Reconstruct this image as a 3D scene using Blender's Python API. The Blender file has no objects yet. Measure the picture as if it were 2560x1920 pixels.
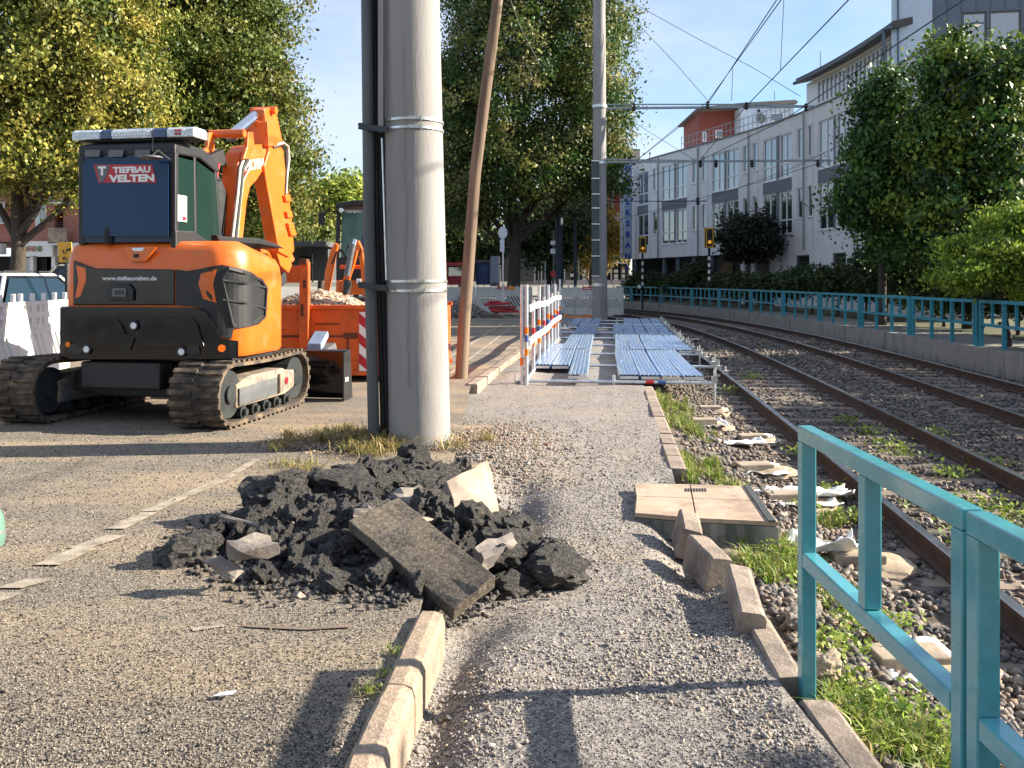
import bpy, math, random
import numpy as np
from mathutils import Vector, Matrix
random.seed(7); RNG=np.random.default_rng(11)
sc=bpy.context.scene; COL=sc.collection
# ---------------- camera, world, sun, exposure ----------------
F=2200.0; HZ=1.6                      # focal length in photo pixels, eye height
cd=bpy.data.cameras.new('camera'); cam=bpy.data.objects.new('camera',cd); COL.objects.link(cam)
cam.location=(0,0,HZ); cam.rotation_euler=(math.pi/2,0,0)
cd.sensor_width=36; cd.lens=36*F/2560; cd.shift_y=-(960-700)/2560; cd.clip_end=2000; cd.clip_start=.05
sc.camera=cam
SUN_EL=math.radians(25.5); SUN_AZ=math.radians(84.5)      # azimuth clockwise from +Y
w=bpy.data.worlds.new('World'); sc.world=w; w.use_nodes=True
nt=w.node_tree; N=nt.nodes; L=nt.links
bg=N['Background']; bg.inputs['Strength'].default_value=.078
sky=N.new('ShaderNodeTexSky'); sky.sky_type='NISHITA'; sky.sun_disc=False
sky.sun_elevation=SUN_EL; sky.sun_rotation=SUN_AZ; sky.altitude=50; sky.air_density=1.0; sky.dust_density=.3; sky.ozone_density=3.5
tc=N.new('ShaderNodeTexCoord'); mp=N.new('ShaderNodeMapping'); mp.inputs['Scale'].default_value=(1.5,1.5,5.0); mp.inputs['Location'].default_value=(3.3,1.2,.4)
no=N.new('ShaderNodeTexNoise'); no.inputs['Scale'].default_value=1.3; no.inputs['Detail'].default_value=7; no.inputs['Roughness'].default_value=.52
cr=N.new('ShaderNodeValToRGB'); cr.color_ramp.elements[0].position=.33; cr.color_ramp.elements[1].position=.60
mx=N.new('ShaderNodeMixRGB'); mx.inputs[2].default_value=(4.0,4.3,5.0,1)
mlt=N.new('ShaderNodeMath'); mlt.operation='MULTIPLY'; mlt.inputs[1].default_value=.72
L.new(tc.outputs['Generated'],mp.inputs['Vector']); L.new(mp.outputs[0],no.inputs['Vector']); L.new(no.outputs['Fac'],cr.inputs[0])
L.new(cr.outputs[0],mlt.inputs[0]); L.new(mlt.outputs[0],mx.inputs[0]); L.new(sky.outputs[0],mx.inputs[1]); L.new(mx.outputs[0],bg.inputs['Color'])
sd=bpy.data.lights.new('sun','SUN'); sd.energy=5.0; sd.angle=math.radians(.5); sd.color=(1,.90,.74)
so=bpy.data.objects.new('sun',sd); COL.objects.link(so)
sv=Vector((math.sin(SUN_AZ)*math.cos(SUN_EL),math.cos(SUN_AZ)*math.cos(SUN_EL),math.sin(SUN_EL)))
so.rotation_euler=sv.to_track_quat('Z','Y').to_euler(); so.location=sv*60
sc.view_settings.view_transform='Standard'; sc.view_settings.look='None'; sc.view_settings.exposure=1.6; sc.view_settings.gamma=1
sc.view_settings.use_curve_mapping=False
# ---------------- helpers ----------------
def at(px,py,Y): return Vector(((px-1280)*Y/F,Y,HZ-(py-700)*Y/F))
def G(px,py,z=0.0): return at(px,py,F*(HZ-z)/(py-700))
MATS={}
def M(name,col,rough=.7,metal=0,var=.18,scale=6,bump=0,bscale=40,col2=None,c2s=2,c2p=(.45,.6),c2st=None,spec=.5,rnd=0,bdist=.01,coat=0,stretch=None,speck=None):
    if name in MATS: return MATS[name]
    m=bpy.data.materials.new(name); m.use_nodes=True; t=m.node_tree; n=t.nodes; l=t.links
    b=n['Principled BSDF']; b.inputs['Roughness'].default_value=rough; b.inputs['Metallic'].default_value=metal
    b.inputs['Specular IOR Level'].default_value=spec
    if coat: b.inputs['Coat Weight'].default_value=coat; b.inputs['Coat Roughness'].default_value=.08
    c=n.new('ShaderNodeTexCoord'); src=c.outputs['Object']
    if stretch:
        g=n.new('ShaderNodeMapping'); g.inputs['Scale'].default_value=stretch; l.new(src,g.inputs[0]); src=g.outputs[0]
    def noise(s,d=5,r=.6):
        nonlocal src
        q=n.new('ShaderNodeTexNoise'); q.inputs['Scale'].default_value=s; q.inputs['Detail'].default_value=d; q.inputs['Roughness'].default_value=r
        l.new(src,q.inputs['Vector']); return q.outputs['Fac']
    def ramp(x,p0,p1,a=(0,0,0,1),e=(1,1,1,1)):
        r=n.new('ShaderNodeValToRGB'); r.color_ramp.elements[0].position=p0; r.color_ramp.elements[1].position=p1
        r.color_ramp.elements[0].color=a; r.color_ramp.elements[1].color=e; l.new(x,r.inputs[0]); return r.outputs[0]
    lo=[max(0,v*(1-var)) for v in col]+[1]; hi=[min(1,v*(1+var)) for v in col]+[1]
    out=ramp(noise(scale),.3,.7,lo,hi)
    def mix(f,a,bb,mode='MIX'):
        x=n.new('ShaderNodeMixRGB'); x.blend_type=mode
        for i,v in ((0,f),(1,a),(2,bb)):
            if isinstance(v,(int,float)): x.inputs[i].default_value=v
            elif isinstance(v,(tuple,list)): x.inputs[i].default_value=tuple(v)+((1,) if len(v)==3 else ())
            else: l.new(v,x.inputs[i])
        return x.outputs[0]
    if col2:
        keep=src
        if c2st: g2=n.new('ShaderNodeMapping'); g2.inputs['Scale'].default_value=c2st; l.new(src,g2.inputs[0]); src=g2.outputs[0]
        out=mix(ramp(noise(c2s,6,.65),*c2p),out,col2); src=keep
    if speck:                                   # (scale, dark colour, light colour, amount) : little stones in the surface
        v=n.new('ShaderNodeTexVoronoi'); v.inputs['Scale'].default_value=speck[0]; l.new(src,v.inputs['Vector'])
        sp=n.new('ShaderNodeSeparateColor'); l.new(v.outputs['Color'],sp.inputs[0])
        out=mix(speck[3],out,mix(ramp(sp.outputs[0],.25,.8),speck[1],speck[2]))
    if rnd:
        oi=n.new('ShaderNodeObjectInfo'); r=ramp(oi.outputs['Random'],0,1,(1-rnd,)*3+(1,),(1+rnd,)*3+(1,)); out=mix(1,out,r,'MULTIPLY')
    l.new(out,b.inputs['Base Color'])
    rr=n.new('ShaderNodeMapRange'); rr.inputs[3].default_value=max(0,rough-.08); rr.inputs[4].default_value=min(1,rough+.1); l.new(noise(scale*2.3),rr.inputs[0]); l.new(rr.outputs[0],b.inputs['Roughness'])
    if bump:
        bn=n.new('ShaderNodeBump'); bn.inputs['Strength'].default_value=bump; bn.inputs['Distance'].default_value=bdist
        l.new(noise(bscale,6,.7),bn.inputs['Height']); l.new(bn.outputs[0],b.inputs['Normal'])
    MATS[name]=m; return m
def glass(name,col=(.02,.03,.04),rough=.04,spec=.5,tr=0,ior=1.5):
    if name in MATS: return MATS[name]
    m=bpy.data.materials.new(name); m.use_nodes=True; b=m.node_tree.nodes['Principled BSDF']
    b.inputs['Base Color'].default_value=(*col,1); b.inputs['Roughness'].default_value=rough; b.inputs['Specular IOR Level'].default_value=spec
    b.inputs['IOR'].default_value=ior
    if tr: b.inputs['Transmission Weight'].default_value=tr; b.inputs['IOR'].default_value=1.05
    MATS[name]=m; return m
def leafmat(name,trans=.28):
    m=bpy.data.materials.new(name); m.use_nodes=True; t=m.node_tree; n=t.nodes; l=t.links
    b=n['Principled BSDF']; b.inputs['Roughness'].default_value=.5; b.inputs['Specular IOR Level'].default_value=.35
    a=n.new('ShaderNodeAttribute'); a.attribute_name='tint'; l.new(a.outputs['Color'],b.inputs['Base Color'])
    tr=n.new('ShaderNodeBsdfTranslucent'); l.new(a.outputs['Color'],tr.inputs[0]); ms=n.new('ShaderNodeMixShader'); ms.inputs[0].default_value=trans
    l.new(b.outputs[0],ms.inputs[1]); l.new(tr.outputs[0],ms.inputs[2]); l.new(ms.outputs[0],n['Material Output'].inputs[0]); return m
def tag(o,label=None,cat=None,group=None,kind=None):
    if label: o['label']=label
    if cat: o['category']=cat
    if group: o['group']=group
    if kind: o['kind']=kind
    return o
def thing(name,label,cat,loc=(0,0,0),rz=0,group=None,kind=None):
    o=bpy.data.objects.new(name,None); COL.objects.link(o); o.location=loc; o.rotation_euler=(0,0,rz); o.empty_display_size=.2
    return tag(o,label,cat,group,kind)
def mkmesh(name,v,f,mat,smooth=False):
    me=bpy.data.meshes.new(name); me.from_pydata([tuple(p) for p in v],[],f); me.validate(); me.materials.append(mat)
    if smooth: me.shade_smooth()
    return me
def link(name,me,parent=None,loc=None,rot=None):
    o=bpy.data.objects.new(name,me); COL.objects.link(o)
    if parent is not None: o.parent=parent
    if loc is not None: o.location=loc
    if rot is not None: o.rotation_euler=rot
    return o
class MB:
    def __init__(s): s.v=[]; s.f=[]
    def add(s,v,f):
        b=len(s.v); s.v+= [Vector(p) for p in v]; s.f+=[tuple(i+b for i in q) for q in f]; return s
    def box(s,c,d,R=None):
        x,y,z=[k/2 for k in d]; R=R or Matrix.Identity(3); c=Vector(c)
        return s.add([c+R@Vector(p) for p in ((-x,-y,-z),(x,-y,-z),(x,y,-z),(-x,y,-z),(-x,-y,z),(x,-y,z),(x,y,z),(-x,y,z))],[(0,3,2,1),(4,5,6,7),(0,1,5,4),(1,2,6,5),(2,3,7,6),(3,0,4,7)])
    def bb(s,x0,x1,y0,y1,z0,z1): return s.box(((x0+x1)/2,(y0+y1)/2,(z0+z1)/2),(abs(x1-x0),abs(y1-y0),abs(z1-z0)))
    def beam(s,p,q,w,h=None,up=(0,0,1)):
        p=Vector(p); q=Vector(q); d=(q-p); l=d.length; y=d.normalized(); u=Vector(up)
        x=y.cross(u)
        if x.length<1e-4: x=y.cross(Vector((0,1,0)))
        x.normalize(); z=x.cross(y); R=Matrix((x,y,z)).transposed(); return s.box((p+q)/2,(w,l,h or w),R)
    def tube(s,p,q,r,n=10,r2=None,cap=True):
        p=Vector(p); q=Vector(q); r2=r if r2 is None else r2; y=(q-p).normalized(); x=y.orthogonal().normalized(); z=x.cross(y)
        v=[];
        for c,rr in ((p,r),(q,r2)):
            for i in range(n): a=2*math.pi*i/n; v.append(c+(x*math.cos(a)+z*math.sin(a))*rr)
        f=[(i,(i+1)%n,n+(i+1)%n,n+i) for i in range(n)]
        if cap: f+=[tuple(range(n))[::-1],tuple(range(n,2*n))]
        return s.add(v,f)
    def path(s,pts,r,n=8,r2=None):
        pts=[Vector(p) for p in pts]; m=len(pts); v=[]; prev=None
        for k,c in enumerate(pts):
            d=(pts[min(k+1,m-1)]-pts[max(k-1,0)]).normalized()
            x=(prev-d*prev.dot(d)).normalized() if prev is not None and (prev-d*prev.dot(d)).length>1e-3 else d.orthogonal().normalized(); prev=x; z=x.cross(d)
            rr=r if r2 is None else r+(r2-r)*k/(m-1)
            for i in range(n): a=2*math.pi*i/n; v.append(c+(x*math.cos(a)+z*math.sin(a))*rr)
        f=[(k*n+i,k*n+(i+1)%n,(k+1)*n+(i+1)%n,(k+1)*n+i) for k in range(m-1) for i in range(n)]
        f+=[tuple(range(n))[::-1],tuple(range((m-1)*n,m*n))]; return s.add(v,f)
    def prism(s,poly,vec):
        n=len(poly); vec=Vector(vec); v=[Vector(p) for p in poly]+[Vector(p)+vec for p in poly]
        return s.add(v,[tuple(range(n)),tuple(range(n,2*n))[::-1]]+[(i,n+i,n+(i+1)%n,(i+1)%n) for i in range(n)])
    def lathe(s,c,prof,n=16,axis='z'):
        v=[]; c=Vector(c)
        for r,h in prof:
            for i in range(n):
                a=2*math.pi*i/n; p=(r*math.cos(a),r*math.sin(a),h)
                if axis=='x': p=(h,r*math.cos(a),r*math.sin(a))
                if axis=='y': p=(r*math.cos(a),h,r*math.sin(a))
                v.append(c+Vector(p))
        m=len(prof); f=[(k*n+i,k*n+(i+1)%n,(k+1)*n+(i+1)%n,(k+1)*n+i) for k in range(m-1) for i in range(n)]
        f+=[tuple(range(n))[::-1],tuple(range((m-1)*n,m*n))]; return s.add(v,f)
    def build(s,name,mat,parent=None,smooth=False,bev=0,world=False,fixn=True,label=None):
        v=s.v
        if world and parent is not None:
            off=Vector(parent.location); pp=parent.parent
            if pp: off=off+Vector(pp.location)
            v=[p-off for p in v]
        me=mkmesh(name,v,s.f,mat)
        if fixn:
            import bmesh
            bm=bmesh.new(); bm.from_mesh(me); bmesh.ops.recalc_face_normals(bm,faces=bm.faces); bm.to_mesh(me); bm.free()
        if smooth: me.shade_smooth(); me.set_sharp_from_angle(angle=math.radians(38))
        o=link(name,me,parent)
        if bev:
            b=o.modifiers.new('bevel','BEVEL'); b.width=bev; b.segments=2; b.limit_method='ANGLE'; b.angle_limit=math.radians(35)
        if label: o['label']=label
        return o
def dup(root,loc=None,rz=None,label=None):
    def cp(o,par):
        c=o.copy(); COL.objects.link(c); c.parent=par
        for ch in o.children: cp(ch,c)
        return c
    r=cp(root,root.parent)
    if loc is not None: r.location=loc
    if rz is not None: r.rotation_euler[2]=rz
    if label: r['label']=label
    return r
def np_mesh(name,verts,tris,mat,tint=None,smooth=False,quads=False):
    k=4 if quads else 3
    me=bpy.data.meshes.new(name); nv=len(verts); nf=len(tris)
    me.vertices.add(nv); me.vertices.foreach_set('co',np.ascontiguousarray(verts,dtype=np.float32).ravel())
    me.loops.add(nf*k); me.loops.foreach_set('vertex_index',np.ascontiguousarray(tris,dtype=np.int32).ravel())
    me.polygons.add(nf); me.polygons.foreach_set('loop_start',np.arange(0,nf*k,k,dtype=np.int32)); me.polygons.foreach_set('loop_total',np.full(nf,k,dtype=np.int32))
    me.update(calc_edges=True)
    if tint is not None:
        a=me.color_attributes.new('tint','FLOAT_COLOR','POINT'); a.data.foreach_set('color',np.ascontiguousarray(np.c_[tint,np.ones(nv)],dtype=np.float32).ravel())
    me.materials.append(mat)
    if smooth: me.shade_smooth()
    return me
def text(name,s,mat,parent,loc,size,rot,depth=.004,sx=1,bold=0,align='LEFT',world_rel=True):
    cu=bpy.data.curves.new(name,'FONT'); cu.body=s; cu.size=size; cu.extrude=depth/2; cu.offset=bold; cu.align_x=align; cu.resolution_u=3
    t=bpy.data.objects.new(name,cu); COL.objects.link(t); dg=bpy.context.evaluated_depsgraph_get()
    me=bpy.data.meshes.new_from_object(t.evaluated_get(dg)); bpy.data.objects.remove(t); me.materials.clear(); me.materials.append(mat)
    o=link(name,me,parent,loc,rot); o.scale=(sx,1,1); return o
# value noise for height fields
_T=RNG.random((256,256))
def vnoise(x,y,sc_=1.0,seed=0):
    x=np.asarray(x,float)*sc_+seed*17.3; y=np.asarray(y,float)*sc_+seed*31.7; xi=np.floor(x).astype(int); yi=np.floor(y).astype(int); u=x-xi; v=y-yi; u=u*u*(3-2*u); v=v*v*(3-2*v)
    g=lambda a,b:_T[a%256,b%256]
    return (g(xi,yi)*(1-u)+g(xi+1,yi)*u)*(1-v)+(g(xi,yi+1)*(1-u)+g(xi+1,yi+1)*u)*v
def fbm(x,y,sc_=1,o=4,seed=0):
    return sum(vnoise(x,y,sc_*2**k,seed+k)*.5**k for k in range(o))/sum(.5**k for k in range(o))
# stones: one numpy mesh of many small deformed icosahedra
_p=(1+5**.5)/2
ICO=np.array([(-1,_p,0),(1,_p,0),(-1,-_p,0),(1,-_p,0),(0,-1,_p),(0,1,_p),(0,-1,-_p),(0,1,-_p),(_p,0,-1),(_p,0,1),(-_p,0,-1),(-_p,0,1)])/1.9
ICF=np.array([(0,11,5),(0,5,1),(0,1,7),(0,7,10),(0,10,11),(1,5,9),(5,11,4),(11,10,2),(10,7,6),(7,1,8),(3,9,4),(3,4,2),(3,2,6),(3,6,8),(3,8,9),(4,9,5),(2,4,11),(6,2,10),(8,6,7),(9,8,1)])
def stones(name,P,S,mat,cols,flat=.7,label=None,cat=None,parent=None):
    n=len(P); S=np.asarray(S)
    base=ICO[None]*(1+RNG.uniform(-.48,.42,(n,12,1)))*(RNG.uniform(.65,1.25,(n,1,3))*np.array([1,1,flat]))
    for _ in range(4):
        nn=RNG.normal(size=(n,1,3)); nn/=np.linalg.norm(nn,axis=2,keepdims=True); e=np.maximum(0,(base*nn).sum(2,keepdims=True)-RNG.uniform(.35,.7,(n,1,1))); base=base-nn*e*.95
    a=RNG.uniform(0,2*np.pi,n); b=RNG.uniform(-.6,.6,n); ca,sa=np.cos(a),np.sin(a); cb,sb=np.cos(b),np.sin(b)
    x=base[:,:,0]; y=base[:,:,1]*cb[:,None]-base[:,:,2]*sb[:,None]; z=base[:,:,1]*sb[:,None]+base[:,:,2]*cb[:,None]
    V=np.stack([x*ca[:,None]-y*sa[:,None],x*sa[:,None]+y*ca[:,None],z],-1)*S[:,None,None]+np.asarray(P)[:,None,:]
    T=(ICF[None]+12*np.arange(n)[:,None,None]).reshape(-1,3)
    cols=np.asarray(cols); c=cols[RNG.integers(0,len(cols),n)]*RNG.uniform(.65,1.35,(n,1))
    o=link(name,np_mesh(name,V.reshape(-1,3),T,mat,np.repeat(c,12,0)),parent); tag(o,label,cat,kind='stuff'); return o
def tintmat(name,rough=.85,bump=0,bscale=60):
    m=M(name,(.3,.3,.3),rough,bump=bump,bscale=bscale); t=m.node_tree; a=t.nodes.new('ShaderNodeAttribute'); a.attribute_name='tint'
    b=t.nodes['Principled BSDF']; o=b.inputs['Base Color'].links[0].from_socket
    x=t.nodes.new('ShaderNodeMixRGB'); x.blend_type='OVERLAY'; x.inputs[0].default_value=.35; t.links.new(a.outputs['Color'],x.inputs[1]); t.links.new(o,x.inputs[2]); t.links.new(x.outputs[0],b.inputs['Base Color']); return m
# polyline curves
def smooth_curve(pts,n=200):
    Y=np.array([p[1] for p in pts],float); X=np.array([p[0] for p in pts],float)
    c=np.polyfit(Y,X,min(5,len(pts)-2)); yy=np.linspace(Y[0],Y[-1],n); return np.c_[np.polyval(c,yy),yy]
class Curve:
    def __init__(s,P): s.P=np.asarray(P,float); s.d=np.r_[0,np.cumsum(np.hypot(*np.diff(s.P,axis=0).T))]; s.L=s.d[-1]
    def pt(s,t,off=0):
        x=np.interp(t,s.d,s.P[:,0]); y=np.interp(t,s.d,s.P[:,1]); e=.05
        dx=np.interp(t+e,s.d,s.P[:,0])-np.interp(t-e,s.d,s.P[:,0]); dy=np.interp(t+e,s.d,s.P[:,1])-np.interp(t-e,s.d,s.P[:,1]); l=math.hypot(dx,dy) or 1
        return Vector((x+dy/l*off,y-dx/l*off,0))          # positive offset: right of travel
    def dir(s,t): a=s.pt(max(0,t-.1)); b=s.pt(min(s.L,t+.1)); return (b-a).normalized()
    def s_at_px(s,px):                                   # where the curve crosses a photo column
        t=np.linspace(0,s.L,4000); x=np.interp(t,s.d,s.P[:,0]); y=np.interp(t,s.d,s.P[:,1]); q=1280+F*x/np.maximum(y,.1); return t[np.argmin(abs(q-px))]
    def offset(s,off,n=240): return Curve([tuple(s.pt(t,off))[:2] for t in np.linspace(0,s.L,n)])
# wall along a curve with rectangular openings and reveals; out = sign of outside (offset direction)
def wallmesh(cv,s0,s1,z0,z1,openings,depth=.18,out=1,step=2.0,thick=.3,shear=0.0):
    S=sorted(set([s0,s1]+[o[0] for o in openings]+[o[1] for o in openings]+list(np.arange(s0,s1,step)))); S=[s for s in S if s0<=s<=s1]
    Z=sorted(set([z0,z1]+[o[2] for o in openings]+[o[3] for o in openings])); b=MB()
    P=lambda s,z,off=0: cv.pt(s+shear*(z-z0),off*out)+Vector((0,0,z))
    for i in range(len(S)-1):
        for j in range(len(Z)-1):
            sm=(S[i]+S[i+1])/2; zm=(Z[j]+Z[j+1])/2
            if any(o[0]<sm<o[1] and o[2]<zm<o[3] for o in openings): continue
            b.add([P(S[i],Z[j]),P(S[i+1],Z[j]),P(S[i+1],Z[j+1]),P(S[i],Z[j+1])],[(0,1,2,3)])
    for a,c,e,g in openings:
        q=[(a,e),(c,e),(c,g),(a,g)]
        for k in range(4):
            (x1,y1),(x2,y2)=q[k],q[(k+1)%4]; b.add([P(x1,y1),P(x2,y2),P(x2,y2,-depth),P(x1,y1,-depth)],[(0,1,2,3)])
    for z in (z0,z1):                                   # close top and bottom
        for i in range(len(S)-1): b.add([P(S[i],z),P(S[i+1],z),P(S[i+1],z,-thick),P(S[i],z,-thick)],[(0,1,2,3)])
    return b
# ---------------- track, wall and building curves ----------------
R1=Curve(smooth_curve([(3.75,0),(4.05,3),(4.34,5.7),(4.62,8),(4.98,11),(5.33,14.4),(5.78,18.8),(6.2,23.9),(6.5,29),(6.6,36),(6.35,42),(5.3,49.5),(3.2,57),(-.4,65)]))
L2c=Curve(smooth_curve([(5.6,0),(6.0,5),(6.72,11.5),(7.0,14.1),(7.75,20.5),(8.05,23.9),(8.4,33.6),(8.05,42.1),(7.0,49),(5.2,55.8),(1.5,64)]))
T1=R1.offset(-.75); T2=L2c.offset(.75)
WALL=Curve(smooth_curve([(8.6,0),(9.2,8),(9.67,16.6),(9.85,18.8),(10.05,22.6),(10.35,26.5),(10.6,31),(10.65,35),(10.45,39),(10.06,42.8),(8.4,53.9),(7.0,60),(3.6,68)]))
ZR=-.18
# ---------------- ground ----------------
m_soil=M('soil',(.16,.13,.09),.95,bump=.5,bscale=12,col2=(.07,.08,.04),c2s=.5)
b=MB(); b.add([(-700,-30,-.52),(700,-30,-.52),(700,1200,-.52),(-700,1200,-.52)],[(0,1,2,3)]); tag(b.build('ground',m_soil),'ground sheet',kind='structure')
def grid(name,xs,ys,zf,mat,label=None,smooth=True,skirt=.4):
    X,Y=np.meshgrid(xs,ys); Z=zf(X,Y); n,m=len(ys),len(xs); V=np.stack([X,Y,Z],-1).reshape(-1,3)
    i=np.arange(n-1)[:,None]*m+np.arange(m-1)[None]; Q=np.stack([i,i+1,i+m+1,i+m],-1).reshape(-1,4)
    o=link(name,np_mesh(name,V,Q,mat,quads=True,smooth=smooth)); tag(o,label,kind='structure'); return o
m_asph=M('asphalt',(.185,.155,.118),.9,var=.3,scale=1.6,bump=1.0,bscale=62,bdist=.014,col2=(.44,.32,.19),c2s=.7,c2p=(.46,.6),c2st=(.45,1.5,1),speck=(120,(.035,.033,.03),(.36,.31,.25),.55))
# sandy film over the road in the middle distance
t=m_asph.node_tree
def kerbx(Y): return np.interp(Y,[0,2.7,3.9,12.35,16,20.6,30,40],[-.46,-.45,-.36,-.53,-.1,.48,1.4,2.3])
ys=np.r_[np.linspace(-3,9,90),np.linspace(9.3,60,70)]
us=np.r_[np.linspace(-60,-8,30),np.linspace(-7.6,0,60)]
U,YY=np.meshgrid(us,ys); XX=U+kerbx(YY)-.05
ZZ=.115+.012*(fbm(XX,YY,.7,3)-.5)-.0*U
V=np.stack([XX,YY,ZZ],-1).reshape(-1,3); m_=len(us); i=np.arange(len(ys)-1)[:,None]*m_+np.arange(m_-1)[None]
tag(link('road',np_mesh('road',V,np.stack([i,i+1,i+m_+1,i+m_],-1).reshape(-1,4),m_asph,quads=True,smooth=True)),'worn grey asphalt road with sandy dirt',kind='structure')
b=MB(); b.bb(-90,16,60,200,-.3,.1); m_pl=M('square_paving',(.25,.23,.2),.9,var=.25,scale=.6); tag(b.build('pavement',m_pl),'paved square in the distance',kind='structure')
# far side street right of the wall
m_lawn=M('lawn_soil',(.05,.06,.025),.95,bump=.6,bscale=20,col2=(.12,.1,.06),c2s=1.2); m_walk=M('walkway',(.2,.19,.17),.9,var=.25,scale=3,bump=.3,bscale=60)
def ribbon(cv,o0,o1,z,name,mat,label,s0=0,s1=None,n=90,kind='structure'):
    s1=s1 or cv.L; b=MB(); T=np.linspace(s0,s1,n)
    for k,s in enumerate(T): b.v+=[cv.pt(s,o0)+Vector((0,0,z)),cv.pt(s,o1)+Vector((0,0,z))]
    b.f=[(2*k,2*k+1,2*k+3,2*k+2) for k in range(n-1)]; return tag(b.build(name,mat,fixn=False),label,kind=kind)
ribbon(WALL,.25,2.0,.165,'footpath',m_walk,'narrow paved path behind the blue-green fence')
ribbon(WALL,2.0,20,.16,'lawn',m_lawn,'planted strip below the white building')
m_wall=M('concrete_wall',(.3,.28,.25),.9,var=.3,scale=3,bump=.3,bscale=30,col2=(.1,.1,.09),c2s=3,c2p=(.5,.68),stretch=(1,1,.25))
rw=thing('retaining_wall','long low stained concrete retaining wall under the far blue-green fence','wall',(9,0,0))
s=0; k=0
while s<WALL.L-2:
    e=min(s+2.6,WALL.L); b=MB(); n=5
    for q in range(n):
        t_=s+.008+(e-s-.016)*q/(n-1); a=WALL.pt(t_,0); c=WALL.pt(t_,.27); b.v+=[a+Vector((0,0,-.5)),a+Vector((0,0,.18)),c+Vector((0,0,.18)),c+Vector((0,0,-.5))]
    for q in range(n-1):
        for r in range(4): b.f.append((4*q+r,4*q+(r+1)%4,4*q+4+(r+1)%4,4*q+4+r))
    b.f+=[(0,1,2,3),(4*n-1,4*n-2,4*n-3,4*n-4)]
    b.build('concrete_block',m_wall,rw,world=True); s=e
# ballast bed, with the shoulder rising to the path edge
def edgex(Y): return np.interp(Y,[-3,2.5,3.5,5,7,13.2,18.5,25,36,60],[1.2,1.12,1.06,1.14,1.3,1.98,2.35,2.9,3.6,4.0])
m_bal=M('ballast_bed',(.10,.088,.075),.95,var=.35,scale=4,bump=1.2,bscale=26,bdist=.03,col2=(.2,.15,.1),c2s=1.5,speck=(22,(.03,.028,.027),(.28,.24,.2),.6))
def balz(X,Y):
    e=edgex(Y); d=X-e; z=-.10-.24*np.clip((d-.15)/1.0,0,1)+.05*(fbm(X,Y,1.4,4,3)-.5); z=np.where(d<.12,-.13,z); return z
ys=np.r_[np.linspace(-3,14,110),np.linspace(14.3,68,70)]; us=np.r_[np.linspace(-.02,2.4,34),np.linspace(2.6,14,40)]
U,YY=np.meshgrid(us,ys); XX=U+edgex(YY); 
wx=np.interp(YY,WALL.P[:,1],WALL.P[:,0]); XX=np.minimum(XX,wx+.1); ZZ=balz(XX,YY)
m_=len(us); i=np.arange(len(ys)-1)[:,None]*m_+np.arange(m_-1)[None]
tag(link('ballast_bed',np_mesh('ballast_bed',np.stack([XX,YY,ZZ],-1).reshape(-1,3),np.stack([i,i+1,i+m_+1,i+m_],-1).reshape(-1,4),m_bal,quads=True,smooth=True)),'stony bed of the tram tracks',kind='structure')
# gravel path (dug out near the heap)
m_grav=M('gravel_bed',(.24,.215,.195),.95,var=.25,scale=3,bump=1.0,bscale=55,bdist=.015,col2=(.34,.26,.18),c2s=1.1,c2p=(.5,.68),speck=(85,(.07,.066,.066),(.44,.40,.36),.5))
def gz(X,Y):
    z=.0+.05*(fbm(X,Y,.8,3,5)-.5)+.018*(fbm(X,Y,6,3,8)-.5)
    k=kerbx(Y); e=edgex(Y); h=lambda cx,cy,rx,ry,a: a*np.exp(-((X-cx)/rx)**2-((Y-cy)/ry)**2)
    z+=h(.02,6.3,.2,.8,-.14)+h(-.12,4.1,.14,.22,-.05)+h(-.75,5.4,.55,1.0,-.05)
    z+=h(-.5,8.3,.9,.9,.10)+h(-.02,8.1,.3,1.3,.05)+h(-.35,7.6,.3,.4,.06)
    z-=.07*np.exp(-((X-k-.12)/.12)**2)*(Y<4.2); z-=.13*np.exp(-((X-e+.12)/.13)**2)*np.clip((7.3-Y)/.8,0,1)*np.clip((Y-4.2)/.8,0,1)
    z+=.07*np.clip((Y-12.5)/2,0,1)*(np.exp(-((X-k-.3)/.35)**2))
    return z
ys=np.r_[np.linspace(-3,2,20),np.linspace(2.05,10,230),np.linspace(10.1,45,120)]; us=np.linspace(0,1,80)
U,YY=np.meshgrid(us,ys); kx=kerbx(YY)-.32; XX=kx+(edgex(YY)+.0-kx)*U; kx9=np.clip((YY-4.2)/.5,0,1)*np.clip((9.6-YY)/1.5,0,1); XX=np.where(U<.02,XX-.5*kx9*0,XX)
m_=len(us); i=np.arange(len(ys)-1)[:,None]*m_+np.arange(m_-1)[None]
tag(link('gravel_path',np_mesh('gravel_path',np.stack([XX,YY,gz(XX,YY)],-1).reshape(-1,3),np.stack([i,i+1,i+m_+1,i+m_],-1).reshape(-1,4),m_grav,quads=True,smooth=True)),'broken up gravel path beside the tracks',kind='structure')
m_stone=tintmat('loose_stone')
def samp(n,y0,y1,pw=1.0):                     # depth samples, denser near the camera
    u=RNG.random(n); return (y0**(-pw)+(y1**(-pw)-y0**(-pw))*u)**(-1/pw)
n=26000; Y=samp(n,2.5,16,1.3); u=RNG.random(n); X=kerbx(Y)+.02+(edgex(Y)-kerbx(Y)-.05)*u
keep=(fbm(X,Y,1.8,3,21)+RNG.random(n)*.35)>.76; keep|=((X>edgex(Y)-.3)&(RNG.random(n)<.45))|((X>.35)&(Y>3.5)&(Y<7.0)&(RNG.random(n)<.25))
X,Y=X[keep],Y[keep]; S=RNG.uniform(.003,.010,len(X))*(1+.7*(RNG.random(len(X))<.05))
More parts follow.
